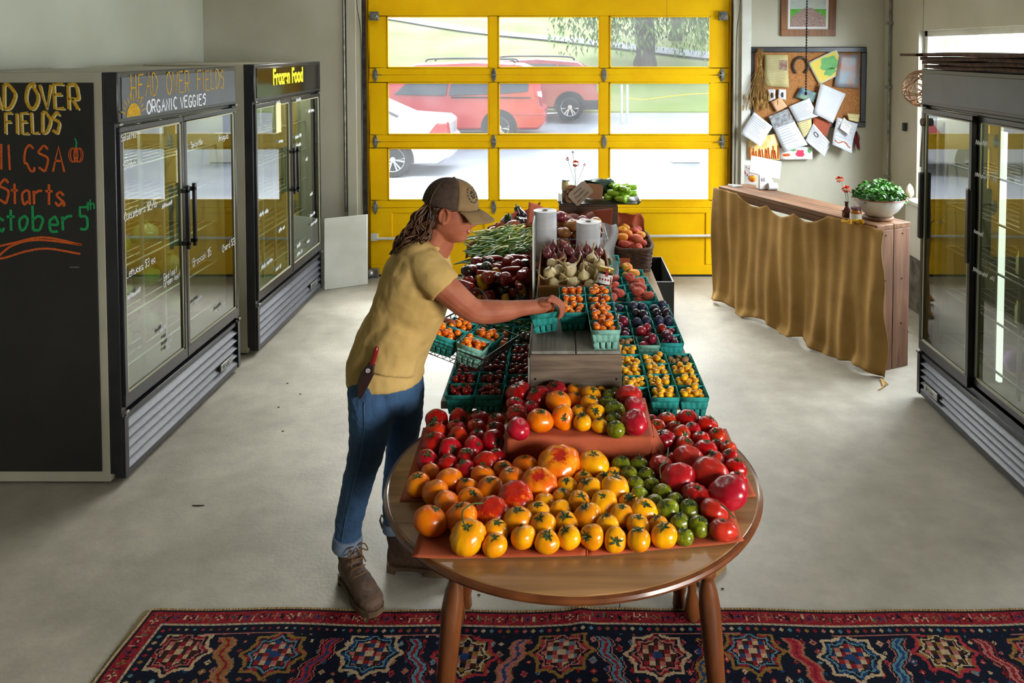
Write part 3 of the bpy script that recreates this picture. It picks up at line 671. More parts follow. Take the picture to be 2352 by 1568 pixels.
# tablet register
m_wp = mat('white_plastic', 'd8d8da', rough=.3)
T = thing('card_register', 'white tablet register on its stand at the far end of the plank counter', 'register', onC(1760, 434), 0)
b = MB(); b.prism([(-.075, 0), (.055, 0), (.055, .05), (.015, .13), (-.075, .13)], lambda x, z: (x, -.05, z), lambda x, z: (x, .05, z)); b.build('stand', m_wp, T, bevel=.01)
b = MB(); M = Matrix.Translation((.0, .035, .175)) @ Matrix.Rotation(math.radians(-38), 4, 'X') @ Matrix.Rotation(math.radians(14), 4, 'Y'); b.box(-.125, .125, -.006, .006, -.085, .085, M); b.build('tablet', m_wp, T, bevel=.006)
b = MB(); b.tube([(.0, -.055, .03), (.075, -.055, .03)], .03, 16); b.build('receipt_roll', m_wp, T, bevel=.003)
b = MB(); f_ = lambda x, y, h: (-.04+x, -.0505-h, .085+y)
b.stroke([(-.011, -.011), (.011, -.011), (.011, .011), (-.011, .011), (-.011, -.011)], .004, f_); b.stroke([(-.003, 0), (.003, 0)], .006, f_); b.build('square_mark', m_black, T)
o = MB().prism([(-.055, 0), (.055, 0), (.055, .006), (-.055, .02)], lambda x, z: (x, -.035, z), lambda x, z: (x, .035, z)).build('card_reader', m_wp, bevel=.003); o.location = onC(1690, 428); o.rotation_euler = (0, 0, .4)
tag(o, 'small white card reader lying left of the tablet register', 'card reader')
m_card = mat('card_white', 'dcdad8', rough=.7); m_pinkp = mat('pink_paint', 'c2294d', rough=.7); m_yp = mat('yellow_ink', 'e5a90c', 'c94a0a', rough=.7, sc=20); m_dk = mat('ink', '2e2c30', rough=.8)
T = thing('greeting_card', 'standing white card with a painted yellow and red flower left of the tablet register', 'card', onC(1722, 424), -.3)
b = MB(); b.prism([(0, 0), (.1, 0), (.1, .16), (0, .16)], lambda x, z: (x-.05, .03+z*.15, z), lambda x, z: (x-.05, .032+z*.15, z)); b.build('card_sheet', m_card, T)
b = MB(); M = Matrix.Translation((.02, .035, .045)); b.ball((0, 0, 0), (.032, .006, .03), 9, 6, M); b.build('painted_flower', m_yp, T)
b = MB(); random.seed(9)
for k in range(16): x, z = random.uniform(-.045, .045), random.uniform(.06, .155); b.ball((x, .028+z*.15, z), (.005, .002, .005), 6, 4)
b.build('painted_dots', m_pinkp, T)
# bowl of greens on a wood slice
def lf(px, py, w, z=TC): return w/F*P(px, py, z).y
bc = onC(2018, 503); rb = .165
T = thing('wood_slice', 'round wood slice under the white bowl of greens', 'trivet', bc); b = MB(); b.lathe([(0, 0), (.094, 0), (.1, .006), (.1, .018), (.094, .024), (0, .024)], 28, f=lambda a, z: 1+.05*math.sin(3*a)+.02*math.sin(9*a)); b.build('disc', m_cw, T)
T = thing('enamel_bowl', 'white enamel bowl with a red rim on the wood slice', 'bowl', bc+Vector((0, 0, .0245)))
m_en = mat('enamel', 'dadcdd', rough=.2, coat=.4); m_rim = mat('red_rim', '8c2f22', rough=.3)
b = MB(); b.lathe([(0, .0), (.075, .0), (.085, .008), (.125, .04), (.155, .085), (.168, .12), (.164, .12), (.15, .085), (.12, .045), (.08, .014), (0, .012)], 40); b.build('bowl_body', m_en, T)
b = MB(); b.tube([(.168*math.cos(a), .168*math.sin(a), .121) for a in [2*PI*i/40 for i in range(40)]], .004, 6, closed=True); b.build('rim', m_rim, T)
m_bas = mat('basil_green', '3f9a1f', '245f12', rough=.5, sc=12, rnd=.4); m_stem = mat('stem_green', '6f8f3a', '4a6a26', rough=.6, sc=9)
def leafy(name, label, cat, loc, n, R, hh, ls, m, seed, group=None, kind=None, spread=1.0, parent=None):
    r = random.Random(seed); b = MB()
    for i in range(n):
        a = r.uniform(0, 2*PI); q = R*math.sqrt(r.random()); c = Vector((q*math.cos(a), q*math.sin(a), hh*(.25+.75*r.random())*(1-.55*(q/R)**2)))
        M = Matrix.Translation(c) @ Matrix.Rotation(r.uniform(0, 2*PI), 4, 'Z') @ Matrix.Rotation(r.uniform(-.9, .9), 4, 'X') @ Matrix.Rotation(r.uniform(-.6, .6), 4, 'Y'); s = ls*r.uniform(.6, 1.2)
        b.add([(0, -s, 0), (s*.5, -.3*s, .12*s), (s*.45, .4*s, .05*s), (0, s, -.15*s), (-s*.45, .4*s, .05*s), (-s*.5, -.3*s, .12*s), (0, 0, .0)], [(0, 1, 6), (1, 2, 6), (2, 3, 6), (3, 4, 6), (4, 5, 6), (5, 0, 6)], M)
    o = b.build(name, m, parent, weld=False, smooth=180)
    if label: tag(o, label, cat, group, kind)
    o.location = loc; return o
T = thing('basil', 'mound of bright green basil sprigs filling the white bowl', 'herbs', bc+Vector((0, 0, .125)))
leafy('foliage', None, None, (0, 0, -.02), 620, .17, .17, .022, m_bas, 5, parent=T)
b = MB(); random.seed(8)
for k in range(26): a = random.uniform(0, 6.28); r1 = random.uniform(.02, .15); b.tube([(r1*.5*math.cos(a), r1*.5*math.sin(a), -.05), (r1*math.cos(a), r1*math.sin(a), .09)], .002, 5)
b.build('sprig_stems', m_stem, T)
# brown bottle with orange flowers, honey jar, yellow blossoms
m_amb = mat('amber_glass', '5a2410', rough=.1, coat=.6); m_mari = mat('marigold', 'e2570c', 'c23d06', rough=.7, sc=60); m_yfl = mat('yellow_blossom', 'e8bd10', 'c79a08', rough=.7, sc=60)
m_honey = mat('honey', 'b06a10', '8a4c08', rough=.1, coat=.7, sc=9); m_lidp = mat('purple_lid', '6d4354', rough=.35)
T = thing('bud_bottle', 'small amber bottle left of the white bowl on the counter', 'bottle', onC(1944, 498)); b = MB(); b.lathe([(0, 0), (.028, 0), (.03, .01), (.03, .05), (.012, .075), (.012, .1), (.015, .102), (.015, .108), (0, .108)], 18); b.build('bottle_glass', m_amb, T)
b = MB()
fl = [Q(1929, 412, T.location.y)-T.location, Q(1944, 434, T.location.y)-T.location, Q(1938, 424, T.location.y)-T.location]
def blossom(b, c, r, sd=0):
    rr = random.Random(sd)
    for k in range(46):
        u = rr.uniform(-1, 1); a = rr.uniform(0, 2*PI); q = math.sqrt(1-u*u); d = Vector((q*math.cos(a), q*math.sin(a), u*.7))
        M = Matrix.Translation(Vector(c)+d*r*.6) @ d.to_track_quat('Z', 'Y').to_matrix().to_4x4()
        b.add([(-r*.25, 0, 0), (r*.25, 0, 0), (r*.3, r*.08, r*.4), (0, 0, r*.48), (-r*.3, r*.08, r*.4)], [(0, 1, 2, 3, 4)], M)
T2 = thing('marigold_stems', 'two orange marigolds standing in the amber bottle by the white bowl', 'flowers', T.location + Vector((0, 0, .07)))
for k, p in enumerate(fl[:2]):
    b = MB(); b.tube(catmull([(0, 0, 0), (p.x*.4+.01, 0, p.z*.5-.04), (p.x, p.y, p.z-.07)], 6), .0018, 6); b.build('stem', m_stem, T2)
    b = MB(); blossom(b, (p.x, p.y, p.z-.07), .028 if k == 0 else .03, k); b.build('blossom', m_mari, T2, weld=False)
T = thing('honey_jar', 'small honey jar with a purple lid in front of the white bowl', 'jar', onC(1964, 508)+Vector((0, -.01, 0)))
b = MB(); b.lathe([(0, 0), (.034, 0), (.037, .006), (.037, .07), (.031, .08), (0, .08)], 20); b.build('glass_body', m_honey, T)
b = MB(); b.lathe([(0, .08), (.033, .08), (.034, .084), (.034, .096), (0, .098)], 20); b.build('lid', m_lidp, T)
b = MB(); b.lathe([(.0374, .018), (.0380, .018), (.0380, .056), (.0374, .056)], 20, f=None); b.build('label_paper', m_card, T)
T = thing('dried_blossoms', 'little heap of yellow blossoms around the foot of the honey jar', 'flowers', onC(1955, 511)+Vector((0, -.055, 0)))
b = MB(); random.seed(6)
for k in range(9): blossom(b, (random.uniform(-.075, .075), random.uniform(-.012, .02), .018), random.uniform(.014, .02), k)
b.build('petals', m_yfl, T, weld=False)
m_rose = mat('faded_flower', 'd4cdb4', 'b3a98a', rough=.8, sc=20)
b = MB(); q = Q(2074, 425, 6.60); b.lathe([(0, -.06), (.03, -.03), (.035, 0), (.022, .045), (0, .07)], 12); o = b.build('glass_ornament', m_rose); o.location = (XR-.08, 6.60, .99+.0); tag(o, 'pale oval ornament on the sill behind the bowl of basil', 'ornament'); o.location.z = WZ0+.064
# white paper star / shells on the sill
for k, (yy, sc2) in enumerate(((6.35, .09), (6.15, .075))):
    b = MB()
    for j in range(5):
        a = j*1.25; b.add([(0, 0, 0), (.35*math.cos(a)*sc2, .35*math.sin(a)*sc2, sc2*.2), (math.cos(a)*sc2*.6, math.sin(a)*sc2*.6, sc2*1.6), (.35*math.cos(a+1)*sc2, .35*math.sin(a+1)*sc2, sc2*.2)], [(0, 1, 2, 3)])
    o = b.build('paper_tulip', m_card, solid=.003); o.location = (XR-.05, yy, WZ0+.004); tag(o, 'white folded paper ornament on the sill, %s the fridge' % ('farther from' if k == 0 else 'nearer to'), 'ornament')
# rattan globe hanging in the window
pg = Q(2112, 202, 5.15); T = thing('rattan_globe', 'openwork brown rattan globe hanging in the side window', 'lamp shade', (2.62, 5.5, 0)); pg = Q(2118, 203, 5.5); T.location = pg
b = MB(); random.seed(2); m_rat = mat('rattan', '8a5f38', '5f3d20', rough=.7, sc=20)
for k in range(22):
    M = Matrix.Rotation(random.uniform(0, PI), 4, 'X') @ Matrix.Rotation(random.uniform(0, PI), 4, 'Y') @ Matrix.Rotation(random.uniform(0, PI), 4, 'Z'); h = random.uniform(-.08, .08); r = math.sqrt(.125**2-h*h)
    b.tube([(r*math.cos(a), r*math.sin(a)*1.0, h) for a in [2*PI*i/28 for i in range(28)]], .0035, 5, closed=True, M=M)
b.build('woven_strips', m_rat, T, weld=False)
b = MB(); b.tube([(0, 0, .12), (0, 0, 3.6-pg.z)], .0015, 5); b.build('cord', m_dk, T)
# electrical box low on the right wall corner
b = MB(); b.box(XR-.03, XR, 6.85, 6.89, 1.42, 1.49); o = b.build('sash_latch', m_dsteel, bevel=.003); tag(o, 'small dark latch on the wall beside the side window', 'latch')
b = MB(); b.ball((0, 0, 0), .02, 10, 8); o = b.build('ball', m_wp); o.location = P(2082, 756, .02); tag(o, 'tiny white ball on the floor behind the plank counter', 'ball')
# ---------------------------------------------------------------- corkboard
K = 3.2669
YB = YW
def cq(cx, cy, y): return Q(1640+cx/K, cy/K, y)
m_bf = mat('board_frame', '16181c', rough=.35); m_cork = mat('cork', 'ac7440', '8a5a2e', rough=.9, sc=60, detail=8)
a0, a1 = cq(262, 352, YB-.02), cq(1135, 955, YB-.02); ctr = (a0+a1)/2
T = thing('corkboard', 'black framed corkboard on the back wall right of the yellow door', 'notice board', (ctr.x, YB-.001, ctr.z))
hw, hh_ = (a1.x-a0.x)/2, (a0.z-a1.z)/2; fw = .05
b = MB()
for (x0_, x1_, z0_, z1_) in ((-hw, hw, hh_-fw, hh_), (-hw, hw, -hh_, -hh_+fw), (-hw, -hw+fw, -hh_+fw, hh_-fw), (hw-fw, hw, -hh_+fw, hh_-fw)): b.box(x0_, x1_, -.028, -.002, z0_, z1_)
b.build('board_rim', m_bf, T, bevel=.006); MB().box(-hw+fw, hw-fw, -.015, -.002, -hh_+fw, hh_-fw).build('cork_sheet', m_cork, T)
_lay = [0]
m_pap = mat('paper', 'c9cbd0', 'bfc2ca', rough=.85, sc=5); m_ink = mat('grey_print', '7c7e86', rough=.9)
def sheet(name, label, cat, pts, m, lines=0, curl=.02, extra=None, base=None, k=1.0):
    _lay[0] += 1; y = YB-.033-.0022*_lay[0] if base is None else base
    c = [cq(px, py, y) for px, py in pts]; ce = sum(c, Vector())/len(c)
    if len(c) == 4:
        T = thing(name, label, cat, ce); b = MB(ce)
        A, B, C, D = c
        def g(u, v):
            p = (A*(1-u)+B*u)*(1-v)+(D*(1-u)+C*u)*v; p = p.copy(); p.y -= curl*(v**3)*(.6+.4*u); return p
        b.grid(g, 6, 8); b.build('sheet', m, T, solid=.0012)
        if lines:
            r = random.Random(_lay[0]); b = MB(ce)
            for i in range(lines):
                v = .12+.76*i/lines; u1 = r.uniform(.6, .9)
                n_ = 4; pl = [g(.1+(u1-.1)*t/n_, v) for t in range(n_+1)]
                b.tube([q+Vector((0, -.0014, 0)) for q in pl], .0013*k, 4)
            b.build('print', m_ink, T, weld=False)
        if extra: extra(T, g, ce)
        return T
    T = thing(name, label, cat, ce); b = MB(ce); b.prism([(q.x, q.z) for q in c], lambda x, z: (x, y, z), lambda x, z: (x, y-.0012, z)); b.build('sheet', m, T); return T
def patch(g, ce, u0, u1, v0, v1, m, T, name='picture', blobs=None):
    b = MB(ce)
    if blobs:
        for (u, v, ru, rv) in blobs:
            cpt = g(u, v); pts = [g(u+ru*math.cos(a)*(1+.15*math.sin(5*a+u*9)), v+rv*math.sin(a)*(1+.15*math.sin(4*a+v*9))) for a in [2*PI*i/20 for i in range(20)]]
            b.add([p+Vector((0, -.0018, 0)) for p in pts] , [tuple(range(20))]); b.add([p+Vector((0, -.0012, 0)) for p in pts], [tuple(range(20))])
    else: b.grid(lambda u, v: g(u0+(u1-u0)*u, v0+(v1-v0)*v)+Vector((0, -.0018, 0)), 4, 5)
    b.build(name, m, T, weld=False)
m_news = mat('newsprint', 'a19666', 'b3a878', rough=.9, sc=9); m_photo = mat('photo_red', '6a3a30', '8f7a5a', rough=.5, sc=30)
sheet('newspaper_clipping', 'yellowed newspaper clipping at upper left of the corkboard', 'clipping', [(380, 410), (553, 412), (560, 655), (375, 645)], m_news, 15, .01, lambda T, g, c: patch(g, c, .62, .97, .16, .48, m_photo, T), k=.8)
m_mapy = mat('map_yellow', 'cdb84e', rough=.7); m_mapg = mat('map_green', '6aa860', '5a9a5c', rough=.7, sc=30)
m_mapb = mat('map_border', 'cfd3b8', rough=.7)
sheet('map_print', 'green and yellow county map pinned at a tilt on the corkboard', 'map', [(705, 470), (915, 370), (1000, 530), (790, 635)], m_mapb, 0, .0, lambda T, g, c: (patch(g, c, .05, .95, .06, .94, m_mapy, T, 'map_field'), [setattr(x, 'location', Vector((0, -.001, 0))) for x in [T.children[-1]] if 0] , patch(g, c+Vector((0, .0008, 0)), 0, 0, 0, 0, m_mapg, T, 'county_area', [(.60, .40, .30, .30), (.5, .72, .2, .15)])))
m_pk = mat('snapshot_pink', '9a6a54', '7a90a0', rough=.4, sc=9)
sheet('snapshot_sleeve', 'pinkish snapshot in a sleeve behind the tilted map', 'photo', [(940, 400), (1090, 410), (1090, 665), (900, 650)], m_pk, 0, .0)
for i, (pts, lab) in enumerate((([(400, 670), (460, 670), (460, 740), (415, 760)], 'small white card with a dark figure below the newspaper clipping, left one'), ([(485, 668), (540, 672), (540, 750), (480, 740)], 'small white card with a dark figure below the newspaper clipping, right one'))):
    sheet('small_card', lab, 'card', pts, m_pap, 0, 0, lambda T, g, c: patch(g, c, 0, 0, 0, 0, m_dk, T, 'figure', [(.5, .55, .18, .28)]))
m_oc = mat('peach_card', 'cf9a6a', 'c4a184', rough=.8, sc=30)
sheet('peach_card', 'orange patterned card pinned below the small white cards', 'card', [(425, 765), (500, 730), (550, 800), (470, 840)], m_oc, 0, 0)
m_bl = mat('snapshot_blue', '2a4a70', '6f8a6a', rough=.4, sc=12)
sheet('snapshot', 'blue and green snapshot under the hanging ball chain', 'photo', [(655, 650), (775, 700), (745, 770), (610, 730)], m_bl, 0, 0)
m_draw = mat('wheat_drawing', 'e2a03a', 'f0e0a8', rough=.8, sc=8, st=(3, 1, 1)); 
def wheat(T, g, c):
    b = MB(c)
    for k in range(14): u = .05+.9*k/13; b.tube([g(u, .95)+Vector((0, -.002, 0)), g(u+.03*math.sin(k*2), .42+.2*abs(math.sin(k*1.7)))+Vector((0, -.002, 0))], .006, 5)
    b.build('drawn_stalks', m_or, T)
sheet('wheat_drawing', 'yellow drawing with orange stalks hanging lowest at left', 'drawing', [(255, 1040), (480, 1000), (495, 1200), (260, 1195)], m_draw, 0, .0, wheat)
def vege(T, g, c):
    patch(g, c, 0, 0, 0, 0, m_pinkp, T, 'painted_beet', [(.62, .5, .13, .3)]); patch(g, c, 0, 0, 0, 0, m_mapg, T, 'painted_leaf', [(.42, .22, .1, .09), (.9, .3, .06, .2)]); patch(g, c, 0, 0, 0, 0, m_or, T, 'painted_carrot', [(.2, .6, .12, .12)])
sheet('vegetable_drawing', 'white drawing of a pink beet and carrots hanging lowest', 'drawing', [(490, 1110), (740, 1100), (738, 1195), (495, 1200)], m_card, 0, .0, vege)
m_cream = mat('cream_paper', 'c8bb86', rough=.85); m_ter = mat('terracotta_paper', '9c4a30', '8a3e28', rough=.85, sc=6)
sheet('cream_note', 'cream note sheet half hidden under the white papers', 'paper', [(620, 920), (730, 890), (735, 980), (670, 1035)], m_cream, 5, .01)
sheet('terracotta_paper', 'brick red sheet tucked among the white papers on the board', 'paper', [(745, 880), (880, 925), (835, 1030), (740, 930)], m_ter, 0, .01)
sheet('letter_sheet', 'white letter hanging off the lower left corner of the corkboard', 'paper', [(300, 840), (440, 950), (340, 1095), (195, 1000)], m_pap, 9, .06)
def collage(T, g, c): patch(g, c, .0, 1, 0, .36, mat('grey_collage', '55585c', '9a9da0', rough=.6, sc=30), T, 'printed_photo')
sheet('flyer', 'white flyer with a grey photo band along its top', 'flyer', [(410, 875), (555, 815), (690, 1080), (520, 1140)], m_pap, 11, .05, collage)
sheet('notice_sheet', 'white typed notice left of the large blank sheet', 'paper', [(560, 800), (715, 735), (780, 870), (620, 915)], m_pap, 9, .02)
def ring(T, g, c):
    b = MB(c); b.tube([g(.3+.11*math.cos(a), .32+.09*math.sin(a))+Vector((0, -.002, 0)) for a in [2*PI*i/16 for i in range(16)]], .004, 5, closed=True); b.build('round_logo', m_dk, T)
sheet('certificate', 'white sheet with a round dark seal low on the board', 'paper', [(745, 925), (880, 1080), (820, 1170), (680, 1055)], m_pap, 8, .04, ring)
sheet('blank_sheet', 'large blank white sheet hanging at the middle of the board', 'paper', [(800, 625), (990, 705), (885, 920), (745, 850)], m_pap, 0, .03)
def swoosh(T, g, c):
    b = MB(c); b.tube([g(.1+.8*t/8, .8+.06*math.sin(t))+Vector((0, -.002, 0)) for t in range(9)], .005, 5); b.build('orange_swoosh', m_or, T)
sheet('brochure', 'white brochure with an orange swoosh at lower right of the board', 'brochure', [(925, 880), (1080, 930), (1010, 1140), (875, 1080)], m_pap, 6, .08, swoosh)
sheet('folded_leaflet', 'small folded white leaflet pinned over the brochure', 'leaflet', [(975, 880), (1040, 950), (1000, 1010), (935, 960)], m_card, 4, .06)
sheet('scalloped_note', 'cream scalloped note at the lower right corner of the corkboard', 'note', [(1000, 850), (1095, 860), (1080, 915), (1010, 900)], m_cream, 2, .01)
# horseshoe, wheat sheaf, chillies
c = cq(650, 495, YB-.03); b = MB(); b.tube([(.068*math.cos(a), 0, .078*math.sin(a)) for a in [math.radians(-55+i*290/22) for i in range(23)]], .012, 8, sq=1); o = b.build('horseshoe', mat('rusty_iron', '4a3a2c', '2c221b', rough=.7, sc=40)); o.location = c; tag(o, 'rusty horseshoe hung between the clipping and the map', 'horseshoe')
m_straw = mat('straw', 'a98446', '7f5f2c', rough=.85, sc=30)
c = cq(345, 500, YB-.06); T = thing('wheat_sheaf', 'dried wheat sheaf hanging upside down over the left edge of the corkboard', 'dried wheat', c); b = MB(); b2 = MB(); random.seed(12)
for k in range(70):
    s0 = Vector((random.uniform(-.035, .035), random.uniform(-.02, .02), random.uniform(.1, .17))); e = Vector((random.gauss(0, .06), random.uniform(-.03, .02), random.uniform(-.24, -.38)))
    pl = catmull([s0, (random.uniform(-.012, .012), random.uniform(-.01, .01), .02), s0.lerp(e, .6)*.9, e], 4); b.tube(pl, .0015, 4, caps=False)
    b2.ball(e, (.006, .006, .028), 5, 4)
b.build('stalks', m_straw, T, weld=False); b2.build('ears', m_straw, T, weld=False); b = MB(); b.tube([(.016*math.cos(a), .016*math.sin(a), .02) for a in [i*PI/5 for i in range(10)]], .004, 5, closed=True); b.build('tie', m_straw, T)
c = cq(1068, 985, YB-.05); T = thing('dried_chillies', 'bunch of dried dark red chillies below the corkboard corner', 'chillies', c); random.seed(3); m_chil = mat('dry_chilli', '5a0f12', '3a090c', rough=.4, sc=20)
for k in range(9):
    a = random.uniform(-.03, .03); z = -random.uniform(.05, .14); b = MB(); b.tube(catmull([(0, 0, 0), (a, random.uniform(-.02, .0), z*.6), (a*1.2+random.uniform(-.02, .02), -.01, z-.05)], 5), [.003, .006, .008, .009, .009, .009, .009, .008, .006, .004, .001], 7); b.build('chilli', m_chil, T)
# framed picture
m_of = wood('oak_frame', '8a5a30', '5f3a1c', axis=2, rough=.5); a0, a1 = cq(505, -90, YB-.02), cq(912, 272, YB-.02); ctr = (a0+a1)/2
T = thing('framed_picture', 'wood framed picture of a track through green fields above the corkboard', 'picture', (ctr.x, YB-.001, ctr.z)); hw, hh_ = (a1.x-a0.x)/2, (a0.z-a1.z)/2; fw = .062; b = MB()
for (x0_, x1_, z0_, z1_) in ((-hw, hw, hh_-fw, hh_), (-hw, hw, -hh_, -hh_+fw), (-hw, -hw+fw, -hh_+fw, hh_-fw), (hw-fw, hw, -hh_+fw, hh_-fw)): b.box(x0_, x1_, -.025, -.002, z0_, z1_)
b.build('picture_frame', m_of, T, bevel=.004); MB().box(-hw+fw, hw-fw, -.010, -.002, -hh_+fw, hh_-fw).build('mat_board', m_card, T)
iw, ih = hw-fw-.025, hh_-fw-.025
MB().box(-iw, iw, -.0115, -.0095, -ih*.0, ih).build('painted_sky', mat('picture_sky', 'a9b8b4', 'c0c6bc', rough=.7, sc=8), T)
MB().box(-iw, iw, -.0120, -.0095, -ih, .22*ih).build('painted_field', mat('picture_green', '5fae3a', '4c9a34', rough=.7, sc=20), T)
b = MB(); b.prism([(-iw, -ih), (iw, -ih), (iw*.95, -ih*.3), (.03, .3*ih), (-.03, .3*ih), (-iw*.95, -ih*.3)], lambda x, z: (x, -.0125, z), lambda x, z: (x, -.0100, z)); b.build('painted_track', mat('picture_track', '8a6f66', 'a8928a', rough=.7, sc=60), T)
# pull chains
def chain(name, label, px, py, Y, r):
    p = Q(px, py, Y); b = MB(); n = int((3.6-p.z)/(r*2.6))
    T = thing(name, label, 'pull chain', (p.x, Y, p.z))
    if r > .0025:
        for i in range(n): b.ball((0, 0, i*r*2.6), r, 6, 4)
    b.tube([(0, 0, 0), (0, 0, 3.6-p.z)], r*.35, 5); b.build('beads', m_dk, T, weld=False)
    b = MB(); b.lathe([(0, -r*3), (r*1.4, -r*2), (r*1.2, 0), (0, r)], 8); b.build('end_bead', m_dk, T)
chain('ball_chain', 'black bead chain hanging in front of the corkboard', 1851, 212, 3.2, .0042)
chain('ball_chain', 'thin chain hanging in front of the right top door light', 1531, 84, 4.5, .0024)
# ================================================================ cars and trees outdoors
m_tyre = mat('tyre', '1d1e22', '2b2c30', rough=.8, sc=30); m_rimm = mat('alloy', 'a8aaae', rough=.3, metal=.6); m_cg = mat('car_glass', '1c2530', rough=.08, coat=.6); m_trim = mat('car_trim', '1b1c20', rough=.5)
m_tail = mat('tail_lens', 'b81420', rough=.2, coat=.5); m_clear = mat('clear_lens', 'd8d0c8', rough=.2)
def wheel(T, x, y, z, r, out, spokes=6):
    M = Matrix.Translation((x, y, z)) @ Matrix.Rotation(PI/2 if out < 0 else -PI/2, 4, 'X')
    b = MB(); b.lathe([(r*.62, -.1), (r*.93, -.1), (r, -.06), (r, .06), (r*.93, .1), (r*.68, .105), (r*.64, .07)], 36, M); w = b.build('wheel', m_tyre, T)
    b = MB(); b.lathe([(0, .045), (r*.6, .045), (r*.66, .095), (r*.70, .1), (r*.70, .03), (0, .03)], 36, M); b.build('rim', m_trim if spokes else m_rimm, w)
    b = MB()
    for k in range(spokes):
        a = 2*PI*k/spokes
        for da in (-.16, .16):
            b.prism([(r*.08, -r*.035), (r*.66, -r*.05), (r*.66, r*.05), (r*.08, r*.035)], lambda u, v: M @ Vector((u*math.cos(a+da)-v*math.sin(a+da), u*math.sin(a+da)+v*math.cos(a+da), .05)), lambda u, v: M @ Vector((u*math.cos(a+da)-v*math.sin(a+da), u*math.sin(a+da)+v*math.cos(a+da), .085)))
    b.lathe([(0, .1), (r*.16, .095), (r*.18, .05), (0, .05)], 16, M); b.tube([M @ Vector((r*.67*math.cos(t), r*.67*math.sin(t), .085)) for t in [2*PI*i/36 for i in range(36)]], r*.04, 6, closed=True)
    b.build('spokes', m_rimm, w)
def car(name, label, loc, paint, body, glassline, wheels, wr, width, windows, tails, rails=None, extra=None, arch=None):
    """outlines in metres, x = 0 at the rear, negative towards the bonnet; z from the ground"""
    T = thing(name, label, 'car', loc)
    hw = width/2
    # body shell: stations across the width, pulled in at sill, shoulder and roof
    def inset(z, t):
        zt = max(z for _, z in body); k = max(0, (z-glassline)/(zt-glassline)); low = max(0, (.45-z)/.45)
        return (1 - .20*k**1.2 - .05*low)
    b = MB(); ys = [-1, -.97, -.85, -.5, 0, .5, .85, .97, 1]; n = len(body); vs = []
    cx_ = sum(x for x, _ in body)/n; cz_ = sum(z for _, z in body)/n
    for y in ys:
        q = 1 - .07*max(0, (abs(y)-.8)/.2)**2
        for (x, z) in body: vs.append((cx_+(x-cx_)*(1-.03*abs(y)**3), y*hw*inset(z, y), (cz_+(z-cz_)*q)))
    fs = [(i*n+k, i*n+(k+1) % n, (i+1)*n+(k+1) % n, (i+1)*n+k) for i in range(len(ys)-1) for k in range(n)] + [tuple(range(n))[::-1], tuple((len(ys)-1)*n+k for k in range(n))]
    b.add(vs, fs); b.build('body', paint, T, bevel=.03, smooth=40)
    def yside(z): return -hw*inset(z, 1)
    for (nm, poly, m, off) in windows:
        b = MB(); b.prism(poly, lambda x, z: (x, yside(z)-off, z), lambda x, z: (x, yside(z)+.03, z)); b.build(nm, m, T, bevel=.008)
    for x in wheels:
        ar = arch or wr*1.17
        b = MB(); pts = [(x+ar*math.cos(a), wr+ar*math.sin(a)) for a in [PI*i/18 for i in range(-1, 20)]]
        b.prism(pts, lambda u, z: (u, yside(z)-.008, z), lambda u, z: (u, yside(z)+.05, z)); b.build('wheel_arch', m_trim, T)
        wheel(T, x, -hw+.09, wr, wr, -1, 6); wheel(T, x, hw-.09, wr, wr, 1, 6)
    for (poly, m) in tails:
        b = MB(); b.prism(poly, lambda x, z: (x, yside(z)-.02, z), lambda x, z: (x, yside(z)+.35, z)); b.build('tail_light', m, T, bevel=.02)
    if rails:
        for sy in (-1, 1):
            x0_, x1_, zr = rails; b = MB(); b.tube(catmull([(x0_, sy*hw*.72, zr-.03), (x0_-.15, sy*hw*.72, zr+.05), ((x0_+x1_)/2, sy*hw*.72, zr+.07), (x1_+.15, sy*hw*.72, zr+.06), (x1_, sy*hw*.72, zr)], 5), .02, 8); b.build('roof_rail', m_trim, T)
    return T
m_red = mat('minivan_red', 'b01c24', rough=.25, coat=.6); m_dred = mat('wagon_red', '8e1c30', rough=.25, coat=.6); m_wcar = mat('sedan_white', 'b9babb', rough=.25, coat=.5)
# red minivan
pv = P(1256, 327, gz(17.6)); Yv = 17.6; xv = Q(1256, 300, Yv).x; g_ = gz(Yv+.9)
body = [(0, .42), (.0, .72), (-.10, .78), (-.14, 1.0), (-.22, 1.45), (-.34, 1.66), (-.55, 1.74), (-1.6, 1.79), (-2.9, 1.74), (-3.2, 1.62), (-3.9, 1.12), (-4.6, .98), (-4.85, .8), (-4.88, .4), (-4.7, .25), (-.15, .27)]
wn = [('quarter_window', [(-.42, 1.13), (-.36, 1.56), (-.50, 1.60), (-1.02, 1.60), (-1.02, 1.08)], m_cg, .006), ('door_window', [(-1.10, 1.08), (-1.10, 1.60), (-2.05, 1.60), (-2.15, 1.04)], m_cg, .006), ('door_window', [(-2.22, 1.04), (-2.12, 1.58), (-2.85, 1.54), (-3.35, 1.06)], m_cg, .006),
      ('sliding_track', [(-.35, .98), (-.35, 1.005), (-2.1, 1.02), (-2.1, .99)], m_trim, .006), ('bumper_strip', [(.0, .62), (.0, .66), (-.75, .66), (-.75, .62)], m_red, .02)]
car('minivan', 'bright red minivan parked outside behind the yellow door', (xv, Yv+.95, g_), m_red, body, 1.0, [-1.05, -4.0], .34, 1.9, wn, [([(-.12, .98), (-.26, 1.02), (-.30, 1.42), (-.22, 1.5), (-.15, 1.3)], m_tail), ([(-.1, 1.0), (-.2, 1.02), (-.22, 1.14), (-.13, 1.14)], m_clear)], rails=(-.7, -2.7, 1.78))
